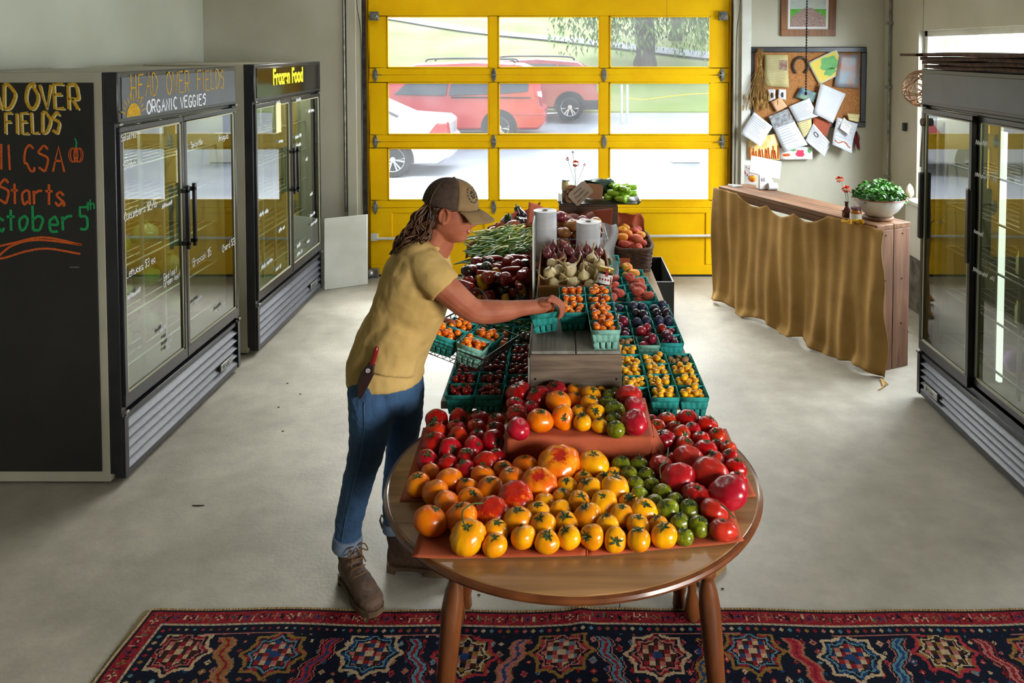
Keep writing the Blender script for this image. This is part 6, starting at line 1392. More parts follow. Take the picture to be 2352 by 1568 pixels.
for k in range(2):
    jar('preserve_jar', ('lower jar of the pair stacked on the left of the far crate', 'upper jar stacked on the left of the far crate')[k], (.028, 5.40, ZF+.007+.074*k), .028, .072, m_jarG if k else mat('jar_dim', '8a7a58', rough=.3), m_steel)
m_kraft = mat('kraft_tag', '9c7150', '8a6244', rough=.85, sc=6)
def tagsign(label, x, y, z, w, h, ry, m, txt):
    T = thing('paper_sign', label, 'sign', (x, y, z)); T.rotation_euler = (-.12, ry, .0)
    b = MB(); b.prism([(-w/2, -h/2+.01), (-w/2+.012, -h/2), (w/2-.012, -h/2), (w/2, -h/2+.01), (w/2, h/2-.012), (w/2-.02, h/2), (-w/2+.02, h/2), (-w/2, h/2-.012)], lambda a, c: (a, -.001, c), lambda a, c: (a, .001, c)); b.build('tag_card', m, T)
    b = MB()
    for i, t in enumerate(txt): write(b, t, h*.16, .0022, lambda a, c, d: (a, -.001-d, c), x=0, y=h*(.18-.26*i), center=True, adv=.9)
    b.build('handwriting', m_dk, T); return T
m_tagw = mat('pale_tag', 'b8a894', 'a8977f', rough=.85, sc=5)
tagsign('pale handwritten paper sign tilted in front of the flowers', .125, 5.315, ZF+.075, .15, .105, -.75, m_tagw, ['~Padron', '~peppers', '~four pint'])
tagsign('blank brown paper sign right of the pale handwritten one', .215, 5.335, ZF+.085, .12, .10, .1, m_kraft, [])
tagsign('brown handwritten paper sign beside the stacked jars', .067, 5.345, ZF+.065, .07, .12, .15, m_kraft, ['~Honey', '~local', '~raw'])
T = thing('bud_vase', 'small dark bottle of flowers between the paper signs', 'vase', (.095, 5.42, ZF+.007)); b = MB(); b.lathe([(0, 0), (.022, 0), (.024, .01), (.024, .05), (.01, .075), (.01, .095), (0, .095)], 16); b.build('bottle_glass', m_amb, T)
T = thing('marigold_stems', 'dark orange flowers on thin stems rising over the paper signs', 'flowers', (.095, 5.42, ZF+.075))
for k, (dx, dz, r, m) in enumerate(((.0, .185, .026, m_mari), (-.055, .215, .014, m_mari), (.06, .175, .011, m_mari), (-.02, .262, .010, m_col))):
    b = MB(); b.tube(catmull([(0, 0, 0), (dx*.3, 0, dz*.4), (dx, 0, dz)], 5), .0016, 5); b.build('stem', m_stem, T); b = MB(); blossom(b, (dx, -.005, dz), r, k+20); b.build('blossom', m, T, weld=False)
# ---------------------------------------------------------------- wicker basket of peaches
m_wick = mat('wicker', '5a3d28', '33211a', rough=.85, sc=30)
def wicker(name, label, cx, cy, z0, rx, ry, h, m, handle=False, nb=10, sq=4, flare=.12, front=1.0):
    T = thing(name, label, 'wicker basket', (cx, cy, z0))
    def pt(a, k, z):
        c, s_ = math.cos(a), math.sin(a); q = (abs(c)**sq+abs(s_)**sq)**(-1/sq); f = 1-flare+flare*z/h; return Vector((rx*f*q*c+0*k, ry*f*q*s_, z))
    b = MB(); n = 48; rows_ = int(h/.012)
    for j in range(rows_):
        z = .006+j*h/rows_; pts = []
        for i in range(n): a = 2*PI*i/n; p = pt(a, 0, z); off = .004*(1 if (i//2+j) % 2 else -1); d = Vector((math.cos(a), math.sin(a), 0)); pts.append(p+d*off)
        b.tube(pts, .0065, 5, closed=True)
    b.build('weave', m, T, weld=False)
    b = MB(); b.tube([pt(2*PI*i/n, 0, h) for i in range(n)], .011, 7, closed=True); b.build('rim', m, T)
    b = MB(); b.grid(lambda u, v: pt(2*PI*u, 0, 0)*max(.01, v)+Vector((0, 0, .003)), 32, 3, cu=True); b.build('bottom', m, T)
    if handle: b = MB(); b.tube([Vector((rx*.85*math.cos(t), 0, h+.13*math.sin(t))) for t in [PI*i/18 for i in range(19)]], .009, 7); b.build('handle', m, T)
    return T
wicker('wicker_basket', 'dark square wicker basket of peaches at the right rear of the table', .448, 5.16, ZS, .125, .27, .15, m_wick)
fill(['pe', 'pe', 'py'], 'peach', 'peach', 'peach heaped in the dark wicker basket', 'peaches in the dark wicker basket', Matrix.Translation((.448, 5.14, ZS+.05)), 36, .10, .235, .038, 0, 6, flat=.7)
crumple([(.335, 5.42, .86), (.57, 5.42, .86), (.55, 5.44, 1.0), (.33, 5.44, 1.02)], 'crumpled brick red paper standing up in the back of the wicker basket', .03, 14, seed=7)
crumple([(.34, 4.885, .84), (.42, 4.885, .84), (.41, 4.875, .785), (.345, 4.875, .785)], 'flap of red paper hanging over the front of the wicker basket', .006, 12, seed=8)
# black crate on the floor
cb_ = P(1548, 748, 0)
tray('storage_crate', 'black plastic crate on the floor behind the right edge of the table', 'crate', cb_.x-.40, cb_.x, cb_.y, cb_.y+.75, .001, .34, m_black, .012)
# ---------------------------------------------------------------- left rear: pepper basket, tomatillos, beans, eggplants
m_wick2 = mat('light_wicker', '8a5c34', '5f3c20', rough=.8, sc=30); m_kp = mat('brown_paper', '8a4a34', '6f3826', rough=.8, sc=4)
wicker('wicker_basket', 'handled wicker basket heaped with dark red and purple peppers', -.335, 4.15, ZS, .185, .23, .085, m_wick2, True, sq=3)
fill(['br', 'bp', 'br', 'bp', 'by', 'lr'], 'bell_pepper', 'pepper', 'glossy pepper heaped in the handled wicker basket', 'peppers in the handled basket', Matrix.Translation((-.335, 4.15, ZS+.05)), 100, .180, .225, .034, 0, 31, flat=.9, hmax=.20)
S['lr2'] = S['lr']
for k, (x, y, z, rz, lb) in enumerate(((-.36, 4.27, .99, .5, 'curved glossy red long pepper on top at the left of the heap'), (-.24, 4.28, .99, -.1, 'straight glossy red long pepper on top at the right of the heap'))):
    o = bpy.data.objects.new('long_pepper', S['lr']); COL.objects.link(o); o.location = (x, y, z); o.scale = (.036,)*3; o.rotation_euler = (.2, .1, rz); tag(o, lb, 'pepper')
crumple([(-.16, 3.97, .86), (-.135, 4.45, .90), (-.16, 4.45, 1.08), (-.15, 4.02, 1.02)], 'crumpled brown paper edge between the pepper heap and the crate', .03, 16, seed=11, m=m_kp)
crumple([(-.55, 4.50, .845), (-.15, 4.46, .845), (-.15, 4.47, .99), (-.55, 4.50, .90)], 'brown paper front of the bean box, sloping up to the right', .006, 6, seed=12, m=m_kp)
tray('wooden_box', 'box behind the brown paper that carries the beans', 'box', -.52, -.15, 4.52, 4.90, .862, .93, m_crf, .008)
m_tom = pm('tomatillo', '5f7a1c', '7a9430', rnd=.2, r=.3); S['tm'] = ell('tomatillo', m_tom, 1, 1, .92, 16, 10)
for k, (px, py) in enumerate(((1163, 604), (1178, 594), (1196, 600), (1208, 606))):
    q = Q(px, py, 4.42); o = bpy.data.objects.new('tomatillo', S['tm']); COL.objects.link(o); o.scale = (.030,)*3; o.location = q; tag(o, '%s small green tomatillo in the row below the beans' % ('leftmost', 'second', 'third', 'rightmost')[k], 'tomatillo')
m_bg = pm('bean_green', '5a8c28', '40701c', rnd=.3, r=.35); m_by = pm('bean_yellow', 'b8be38', 'd2d05c', rnd=.2, r=.35)
BM = []
for k in range(4):
    r = random.Random(k+50); p = catmull([(-.08, 0, 0), (-.03, r.uniform(.0, .02), .003), (.03, r.uniform(.0, .02), -.003), (.085, r.uniform(-.01, .01), 0)], 4); b = MB(); b.tube(p, [.001]+[.0042]*(len(p)-2)+[.001], 6); o = b.build('b', m_bg, smooth=180); m1 = o.data.copy(); m1.materials.clear(); m1.materials.append(m_bg); m2 = o.data; m2.materials.clear(); m2.materials.append(m_by); bpy.data.objects.remove(o); BM.append((m1, m2))
rb_ = random.Random(3)
for k in range(230):
    yel = k % 2; u = rb_.random(); v = rb_.random()
    x = -.49+.33*u; y = 4.50+.38*v; zc = .94+.04*u+.045*v*(1 if not yel else 1.3)+.015*math.sin(PI*u)
    if not yel: y -= .05; x -= .02
    else: y += .04
    z = zc-.03*rb_.random()**2
    o = bpy.data.objects.new('yellow_bean' if yel else 'green_bean', rb_.choice(BM)[yel]); COL.objects.link(o); o.location = (x, y, z); o.rotation_euler = (rb_.uniform(0, 6), rb_.gauss(-.1, .2), rb_.gauss(.5, .45)); o.scale = (1.0,)*3
    tag(o, 'yellow bean in the pile over the pepper basket' if yel else 'green bean in the pile over the pepper basket', 'bean', 'yellow beans in the pile' if yel else 'green beans in the pile')
for k in range(7):
    o = bpy.data.objects.new('green_bean', rb_.choice(BM)[0]); COL.objects.link(o); o.location = (-.53+.012*k, 4.44+.01*k, .925); o.rotation_euler = (0, -.15+.1*k*.5, .1*k-.3); tag(o, 'green bean poking out of the left end of the pile', 'bean', 'green beans poking out of the left end')
m_egg = pm('eggplant', '2a1230', '1c0c24', r=.12, coat=.6, rnd=.3); m_eggw = mat('eggplant_striped', 'b9a8b4', '4a2348', rough=.15, coat=.5, sc=3, st=(2, 2, .4)); b = MB(); pr = [(0, -1.1), (.4, -1.02), (.75, -.75), (.9, -.3), (.8, .25), (.55, .75), (.38, 1.15), (.3, 1.35), (0, 1.4)]
b.lathe(pr, 20); o = b.build('e', m_egg, smooth=180); EG = o.data; bpy.data.objects.remove(o); EW = EG.copy(); EW.materials.clear(); EW.materials.append(m_eggw)
b = MB(); b.lathe([(.40, 1.0), (.46, 1.1), (.33, 1.38), (.1, 1.5), (.08, 1.8), (0, 1.8)], 12, f=lambda a, z: 1+(.18*math.sin(5*a) if z < 1.2 else 0)); o = b.build('e', m_cal, smooth=180); EC = o.data; bpy.data.objects.remove(o)
for k, (px, py, Y, kind, tx, ty, sc_, lb) in enumerate(((1165, 512, 5.15, 1, .7, .2, .055, 'pale striped eggplant with a green cap at the left of the heap'), (1196, 498, 5.25, 0, -.6, .4, .055, 'dark eggplant with its stem up at the top of the heap'), (1180, 520, 5.05, 1, 1.2, -.3, .05, 'pale striped eggplant lying low in the heap'), (1205, 515, 5.0, 0, .9, .9, .05, 'dark eggplant against the red paper beside the crate'), (1212, 536, 4.95, 0, 1.3, -.6, .045, 'dark eggplant lying just behind the beans'), (1131, 533, 4.98, 0, 1.4, 1.3, .04, 'small dark eggplant sticking out at the far left'), (1190, 545, 4.92, 0, 1.5, .9, .04, 'narrow dark eggplant between the beans and the red paper'))):
    q = Q(px, py, Y); o = bpy.data.objects.new('eggplant', EW if kind else EG); COL.objects.link(o); o.location = q; o.scale = (sc_,)*3; o.rotation_euler = (tx, ty, k*1.1); tag(o, lb, 'eggplant'); c = bpy.data.objects.new('cap', EC); COL.objects.link(c); c.parent = o
tray('wooden_box', 'box at the left rear that carries the eggplants', 'box', -.45, -.14, 4.93, 5.38, .862, .95, m_crf, .008)
crumple([(-.48, 4.95, .93), (-.16, 5.42, .93), (-.14, 5.42, 1.09), (-.46, 4.98, 1.0)], 'brick red paper behind the eggplants', .02, 10, seed=15)
crumple([(-.56, 4.62, .90), (-.40, 5.0, .94), (-.39, 5.02, 1.03), (-.55, 4.66, .97)], 'brick red paper showing at the left of the beans', .012, 10, seed=16)
crumple([(-.20, 4.50, .93), (-.14, 4.95, .95), (-.13, 4.95, 1.06), (-.15, 4.52, 1.02)], 'brick red paper between the beans and the tall roll', .02, 10, seed=17)
crumple([(-.36, 4.88, .97), (-.17, 4.92, 1.0), (-.16, 4.98, 1.06), (-.33, 4.98, 1.04)], 'brick red paper strip under the eggplants behind the beans', .012, 10, seed=18)
for p_ in PROTO: bpy.data.objects.remove(p_)
# ================================================================ the woman
m_skin = mat('skin', 'a8664a', '945038', rough=.62, spec=.3, sc=14, sss=.08, bump=.04, bsc=180); m_shirt = mat('tshirt', 'c4a464', 'b49454', rough=.9, sc=5, bump=.25, bsc=16)
m_jean = mat('denim', '416790', '243c58', rough=.9, sc=4, detail=9, bump=.3, bsc=90, lo=.3, hi=.75); m_cuffm = mat('denim_inside', '7d8ea4', '66788f', rough=.9, sc=20); m_boot = mat('boot_leather', '3c2a1e', '5a4433', rough=.7, sc=9, detail=8, bump=.35, bsc=50); m_sole = mat('boot_sole', '6a5238', '4a3826', rough=.8, sc=12); m_lace = mat('lace', '6a4c2c', rough=.8)
m_hair = mat('hair', '2c190d', '6e4522', rough=.55, sc=14, st=(1, 1, 1), lo=.35, hi=.8); m_capf = mat('cap_front', '8a6f48', '7a6240', rough=.9, sc=20, bump=.2, bsc=120); m_capb = mat('cap_mesh', '4e3c2e', '40312a', rough=.95, sc=60, bump=.4, bsc=260)
def V(px, py, Y): return Q(px, py, Y)
def k_(Y): return Y/F
def loft(b, rings, n=24, p=2.2):
    """rings: (centre, axis a scaled, axis b scaled)"""
    vs = []; fs = []
    for c, a, d in rings:
        for i in range(n):
            t = 2*PI*i/n; ct, st = math.cos(t), math.sin(t); e = 2/p
            vs.append(c + a*(abs(ct)**e*(1 if ct > 0 else -1)) + d*(abs(st)**e*(1 if st > 0 else -1)))
    for i in range(len(rings)-1):
        for k in range(n): fs.append((i*n+k, i*n+(k+1) % n, (i+1)*n+(k+1) % n, (i+1)*n+k))
    fs.append(tuple(range(n))[::-1]); fs.append(tuple((len(rings)-1)*n+k for k in range(n))); b.add(vs, fs)
def limb(b, pts, k=5, n=16, cap=True):
    """pts: (px, py, Y, r_px) chain"""
    P3 = [V(x, y, Y) for x, y, Y, r in pts]; R = [r*k_(Y) for x, y, Y, r in pts]
    c = catmull(P3, k); rr = catmull([Vector((r, 0, 0)) for r in R], k); rr = [q.x for q in rr]
    b.tube(c, rr, n)
    if cap:
        b.ball(c[0], rr[0]*.98, 14, 10); b.ball(c[-1], rr[-1]*.98, 14, 10)
def remesh(o, vox, it=4, fac=.5):
    m = o.modifiers.new('Remesh', 'REMESH'); m.mode = 'VOXEL'; m.voxel_size = vox; m.use_smooth_shade = True
    s = o.modifiers.new('Smooth', 'SMOOTH'); s.factor = fac; s.iterations = it; return o
def displ(o, strength, size, name):
    t = bpy.data.textures.new(name, 'CLOUDS'); t.noise_scale = size; t.noise_depth = 2; d = o.modifiers.new('Folds', 'DISPLACE'); d.texture = t; d.strength = strength; d.mid_level = .5; d.texture_coords = 'LOCAL'
base = P(855, 1370, 0)
PER = thing('person', 'person in yellow-tan t-shirt, jeans and cap leaning over the crate, reaching for a berry basket', 'person', (base.x, base.y, 0))
OR = PER.location
YN, YF_ = 3.02, 3.19     # near and far leg
b = MB(OR)
NL = [(862, 845, 3.05, 56), (855, 900, 3.03, 56), (853, 960, 3.02, 51), (843, 1030, 3.02, 43), (828, 1085, 3.03, 37), (812, 1150, 3.06, 34), (800, 1210, 3.09, 31), (797, 1256, 3.10, 30)]
FL = [(918, 845, 3.17, 52), (928, 900, 3.17, 47), (930, 960, 3.17, 41), (920, 1020, 3.17, 34), (911, 1075, 3.18, 29), (905, 1130, 3.19, 27), (906, 1180, 3.2, 27), (911, 1214, 3.2, 27)]
SP = [((888, 868), 84, .150), ((886, 835), 83, .150), ((900, 795), 79, .138), ((922, 750), 77, .135), ((940, 705), 80, .145), ((955, 660), 80, .155), ((966, 620), 74, .165), ((976, 590), 60, .155), ((990, 566), 42, .11)]
def torso(b, g, y0=3.10, up=99):
    rings = []
    for i, ((x, y), r, w) in enumerate(SP[:up]):
        c = V(x, y, y0); a0 = V(*SP[max(0, i-1)][0], y0); a1 = V(*SP[min(len(SP)-1, i+1)][0], y0); t = (a1-a0).normalized(); nrm = Vector((t.z, 0, -t.x)); rings.append((c, nrm*r*k_(y0)*g, Vector((0, w*g, 0))))
    loft(b, rings, 28, 2.3)
# skin body
torso(b, .82)
limb(b, [(x, y, Y, r*.85) for x, y, Y, r in NL]); limb(b, [(x, y, Y, r*.85) for x, y, Y, r in FL])
limb(b, [(972, 600, 2.99, 32), (1000, 640, 2.95, 34), (1040, 676, 2.95, 32), (1072, 703, 2.97, 29), (1092, 714, 2.99, 27.5), (1120, 716, 3.01, 28), (1160, 714, 3.04, 24.5), (1195, 708, 3.07, 19), (1225, 705, 3.09, 16.5)])
limb(b, [(980, 600, 3.24, 28), (990, 650, 3.30, 28), (990, 700, 3.34, 25), (1000, 735, 3.36, 21), (1012, 745, 3.34, 16), (1024, 742, 3.30, 13)])
limb(b, [(988, 572, 3.10, 33), (1003, 545, 3.10, 30), (1013, 522, 3.10, 30), (1022, 500, 3.10, 32)])
limb(b, [(1028, 540, 3.10, 20), (1018, 562, 3.10, 24), (1000, 585, 3.10, 30)])
# head, built facing +x then pitched down
HM0 = Matrix.Translation(V(1026, 487, 3.10)) @ Matrix.Rotation(math.radians(17), 4, 'Y') @ Matrix.Rotation(math.radians(-7), 4, 'Z')
HC = V(1033, 486, 3.10); HM = Matrix.Translation(HC) @ Matrix.Rotation(math.radians(13), 4, 'Y') @ Matrix.Rotation(math.radians(-7), 4, 'Z')
prof_f = [(.118, .000), (.112, .035), (.098, .062), (.075, .082), (.05, .0925), (.035, .096), (.022, .093), (.012, .089), (.0, .091), (-.015, .094), (-.030, .094), (-.037, .092), (-.046, .094), (-.053, .0905), (-.060, .0925), (-.070, .086), (-.080, .088), (-.092, .087), (-.103, .074), (-.110, .05), (-.112, .02)]
prof_b = [(.118, -.01), (.11, -.045), (.095, -.068), (.075, -.083), (.05, -.093), (.02, -.096), (-.02, -.088), (-.05, -.072), (-.08, -.05), (-.112, -.03)]
hw_ = [(.118, .01), (.11, .04), (.095, .056), (.07, .069), (.04, .074), (.01, .0745), (-.02, .072), (-.05, .064), (-.07, .057), (-.09, .044), (-.103, .033), (-.112, .022)]
def ip(tab, z):
    tab = sorted(tab); 
    if z <= tab[0][0]: return tab[0][1]
    for (z0, a), (z1, c) in zip(tab, tab[1:]):
        if z <= z1: return a+(c-a)*(z-z0)/(z1-z0)
    return tab[-1][1]
def headpt(a, z):
    xf, xb, w = ip(prof_f, z), ip(prof_b, z), ip(hw_, z); xm = (xf+xb)/2; hx = (xf-xb)/2; c, s = math.cos(a), math.sin(a); e = .86
    x = xm+hx*abs(c)**e*(1 if c > 0 else -1); y = w*abs(s)**e*(1 if s > 0 else -1)
    # nose
    if -.045 < z < .03:
        t = (z+.028)/.055 if z > -.028 else (z+.028)/-.014
        h = .024*max(0, 1-abs(t))**.8 if z < -.028 else .024*max(0, 1-t)**.9
        wd = .010+.006*max(0, 1-abs((z+.026)/.02)); x += h*math.exp(-(y/wd)**2) if c > 0 else 0
    if c > 0:   # eye sockets and cheeks
        x -= .010*math.exp(-((abs(y)-.032)/.014)**2-((z-.012)/.012)**2); x += .006*math.exp(-((abs(y)-.040)/.016)**2-((z+.022)/.016)**2)
    return Vector((x, y, z))
hb = MB(); zs = sorted(set([z/1000 for z in range(-112, 119, 5)]+[.118]))
hb.grid(lambda u, v: headpt(2*PI*u, zs[min(len(zs)-1, int(round(v*(len(zs)-1))))]), 72, len(zs), cu=True)
n_ = len(zs); hb.f.append([i*n_ for i in range(72)]); hb.mi.append(0); hb.f.append([i*n_+n_-1 for i in range(72)][::-1]); hb.mi.append(0)
# ears
for sg in (-1, 1):
    hb.tube([(-.002+.017*math.cos(t), sg*(.077+.004*math.sin(t)), -.004+.030*math.sin(t)) for t in [2*PI*i/16 for i in range(16)]], .0048, 7, closed=True); hb.ball((-.002, sg*.074, -.006), (.014, .005, .024), 10, 8); hb.ball((.002, sg*.077, -.031), (.009, .005, .009), 8, 6)
b.add([HM @ v for v in hb.v], hb.f)
# right hand: palm, four bent fingers, thumb on the far side
Yh = 3.115
limb(b, [(1222, 706, 3.09, 16), (1234, 704, 3.10, 17), (1248, 700, 3.11, 18), (1262, 697, 3.115, 15)])
def fing(pts, r): 
    Pp = [V(x, y, Y) for x, y, Y in pts]; c = catmull(Pp, 4); n = len(c); b.tube(c, [r*(1.06-.3*i/(n-1)) for i in range(n)], 10); b.ball(c[-1], r*.78, 10, 8); b.ball(c[0], r*1.1, 10, 8)
for (dy, ex, ey, r) in ((-.034, -3, 3, .0075), (-.012, 1, 0, .0085), (.012, 4, -3, .009), (.034, 4, -3, .0088)):
    Y_ = 3.105+dy; fing([(1240, 700, Y_*.5+3.105*.5), (1262+ex, 687+ey, Y_), (1277+ex, 691+ey, Y_), (1289+ex, 703+ey, Y_+.002), (1290+ex, 718+ey, Y_), (1286+ex, 728+ey, Y_)], r)
    kn = V(1264+ex, 686+ey, Y_); b.ball(kn, .0115, 10, 8)
for dy in (-.022, 0, .022): b.ball(V(1250, 697, 3.105+dy), (.026, .014, .014), 10, 8)
fing([(1236, 708, 3.135), (1250, 714, 3.165), (1263, 718, 3.165), (1272, 723, 3.155)], .0105)
# left hand closed round the wire basket rim
for i, dy in enumerate((-.03, -.01, .01, .03)): fing([(1020, 742, 3.30+dy*.5), (1034, 736+i, 3.30+dy), (1043, 742+i, 3.30+dy), (1042, 752+i, 3.30+dy), (1034, 755+i, 3.30+dy)], .0085)
fing([(1016, 748, 3.27), (1022, 756, 3.25), (1033, 758, 3.25)], .010)
BODY = remesh(b.build('body', m_skin, PER, smooth=180, weld=False), .0032, 3, .45)
# shirt
b = MB(OR); torso(b, 1.07)
rings = [(V(972, 588, 3.04), Vector((.052, 0, .02)), Vector((0, .11, .0)))]
def sleeve(pts, YY):
    P3 = [V(x, y, Y) for x, y, Y, r in pts]; b.tube(catmull(P3, 5), [q.x for q in catmull([Vector((r*k_(Y), 0, 0)) for x, y, Y, r in pts], 5)], 20)
sleeve([(958, 600, 3.06, 44), (975, 612, 3.0, 47), (998, 636, 2.96, 45), (1022, 662, 2.95, 42)], 0)
b.ball(V(962, 592, 3.03), (.075, .08, .07), 18, 12)
sleeve([(975, 600, 3.16, 40), (985, 628, 3.26, 40), (992, 664, 3.30, 38)], 0)
b.ball(V(966, 590, 3.17), (.07, .075, .065), 18, 12)
b.tube(catmull([V(988, 566, 3.10)+Vector((.040*math.cos(t)+.0, .075*math.sin(t), -.012*math.cos(t)+.012)) for t in [2*PI*i/14 for i in range(14)]], 3, closed=True), .014, 8, closed=True)
# loose cloth: hem and belly
limb(b, [(893, 846, 3.02, 66), (905, 800, 3.03, 64), (930, 745, 3.04, 62)], cap=False); limb(b, [(880, 838, 3.12, 72), (930, 850, 3.12, 44)], cap=False); limb(b, [(868, 800, 3.10, 36), (838, 822, 3.08, 26)])
SH = remesh(b.build('tshirt', m_shirt, PER, smooth=180, weld=False), .0055, 6, .5); displ(SH, .017, .10, 'folds')
displ(SH, .005, .045, 'creases'); s2 = SH.modifiers.new('S2', 'SMOOTH'); s2.factor = .4; s2.iterations = 2
# jeans
b = MB(OR)
limb(b, NL, cap=False); limb(b, FL, cap=False); b.ball(V(862, 870, 3.05), (.092, .09, .10), 18, 12)
rings = []
for (x, y, r, w) in ((893, 930, 66, .10), (888, 895, 80, .138), (884, 865, 80, .142), (888, 840, 74, .134)): rings.append((V(x, y, 3.10), Vector((r*k_(3.1), 0, -.015)), Vector((0, w, 0))))
loft(b, rings, 28, 2.3); b.ball(V(842, 895, 3.06), (.070, .09, .085), 16, 12)
JE = remesh(b.build('jeans', m_jean, PER, smooth=180, weld=False), .005, 4, .5); displ(JE, .014, .05, 'denim_folds')
for pts, nm in ((NL[-2:], 0), (FL[-2:], 1)):
    (x0_, y0_, Ya, ra), (x1_, y1_, Yb, rb2) = pts; A = V(x1_, y1_, Yb); B = A.lerp(V(x0_, y0_, Ya), .62); r = rb2*k_(Yb)+.006; b = MB(OR); b.tube([A, A.lerp(B, .1), A.lerp(B, .5), B], [r, r+.003, r+.002, r*.99], 24); b.build('jean_cuff', m_cuffm, JE, smooth=60)
b = MB(OR)   # side seam and back pocket stitching on the near leg
def onleg(px, py, off=0): return V(px, py, 3.0) 
pts = []
for (x, y, Y, r) in NL[1:]: pts.append(V(x-4, y, Y)+Vector((0, -r*k_(Y)-.003, 0)))
b.tube(catmull(pts, 6), .0014, 5); b.build('side_seam', mat('seam_thread', '4f6c88', rough=.9), JE)
# near shoulder seam of the shirt
# cap
CM_ = HM0 @ Matrix.Translation((-.002, 0, .012)) @ Matrix.Rotation(math.radians(-6), 4, 'Y')
def cpt(a, v, off=0):
    z = .018+.103*math.sin(v*PI/2); c = math.cos(v*PI/2)**.80; x = .009+(.109+off)*c*math.cos(a); y = (.087+off)*c*math.sin(a); return CM_ @ Vector((x, y, z))
CAP = thing('cap', 'x', 'x'); 
for k in ('label', 'category'): del CAP[k]
CAP.parent = PER
def capgrid(a0, a1, m, name):
    b = MB(OR); b.grid(lambda u, v: cpt(a0+(a1-a0)*u, v), 24, 16); return b.build(name, m, CAP, smooth=180, solid=.004)
capgrid(-1.12, 1.12, m_capf, 'front_panel'); capgrid(1.12, 2*PI-1.12, m_capb, 'mesh_panel')
b = MB(OR); b.ball(CM_ @ Vector((.004, 0, .122)), .007, 10, 6); b.build('button', m_capb, CAP)
b = MB(OR)
def brim(u, v):
    a = -1.02+2.04*u; c0 = Vector((.009+.110*math.cos(a), .088*math.sin(a), .020)); L_ = .072*math.cos(a*.86)**.6
    q = c0+Vector((math.cos(a*.35)*L_*v, math.sin(a)*.012*v, -.010*v-.020*v*v)); q.z -= 3.4*q.y*q.y*(.45+.55*v)*.62; q.z += .004*v; return CM_ @ q
b.grid(brim, 28, 12); b.build('brim', m_capf, CAP, smooth=180, solid=.005)
b = MB(OR)
for a in (-.62, .62, -1.9, 1.9): b.tube([cpt(a, .55, .003), cpt(a, .55, .006)], .0045, 8)
b.build('eyelets', m_capb, CAP)
b = MB(OR)   # round dark emblem on the front
cen = (-.42, .42)
for k in range(14):
    t = 2*PI*k/14; t2 = t+.28; b.tube([cpt(cen[0]+.27*math.cos(q)*1.1, cen[1]+.20*math.sin(q), .0035) for q in (t, (t+t2)/2, t2)], .0022, 4)
for k in range(7): t = 2*PI*k/7; b.ball(cpt(cen[0]+.10*math.cos(t), cen[1]+.08*math.sin(t), .0035), .0042, 6, 4)
b.build('emblem', m_dk, CAP, weld=False)
for a in (-1.12, -2.15):
    b = MB(OR); b.tube([cpt(a, v/10, .0032) for v in range(10)], .0014, 4); b.build('seam', m_lace, CAP)
# face details
b = MB(OR)
for sg in (-1, 1): b.ball(HM @ Vector((.0735, sg*.031, .010)), .0125, 14, 10)
ey = b.build('eyes', mat('eye_white', 'c9bfb4', rough=.2), PER)
b = MB(OR)
for sg in (-1, 1): b.ball(HM @ Vector((.0835, sg*.0305, .008)), (.0045, .0055, .0055), 10, 8)
b.build('irises', m_dk, ey)
b = MB(OR)
for sg in (-1, 1): b.tube([HM @ Vector((.088, sg*.014, .031)), HM @ Vector((.089, sg*.028, .034)), HM @ Vector((.078, sg*.046, .030))], .003, 6)
b.build('eyebrows', m_hair, PER)
b = MB(OR)
for sg in (-1, 1):
    b.tube([HM @ (headpt(sg*.02, z0)+Vector((.001, 0, 0))) if 0 else HM @ Vector((.0885, sg*.006, .0+z0)) for z0 in (.0,)]*2 if 0 else [HM @ Vector((.075, sg*.043, .012)), HM @ Vector((.086, sg*.031, .0165)), HM @ Vector((.083, sg*.019, .013))], .0028, 6)
b.build('eyelids', m_skin, PER)
m_lip = mat('lips', 'a04a40', rough=.4); 
def mth(t, dz, dx): a = t*.42; p = headpt(a, -.0535+dz+.010*abs(t)**1.6); return HM @ (p+Vector((dx, 0, 0)))
b = MB(OR); b.tube([mth(t/6, .0065*(1-abs(t/6)**2)+.001, .0005) for t in range(-6, 7)], [.0014]+[.0034]*11+[.0014], 7); b.tube([mth(t/6, -.0075*(1-abs(t/6)**2), .0005) for t in range(-6, 7)], [.0014]+[.0040]*11+[.0014], 7); b.build('lips', m_lip, PER)
b = MB(OR); b.grid(lambda u, v: mth(-.85+1.7*u, (.007-.013*v)*(1-(.85*(2*u-1))**2), .0010), 14, 4); b.build('teeth', mat('teeth', 'd9d2c4', rough=.3), PER, solid=.001, smooth=180)
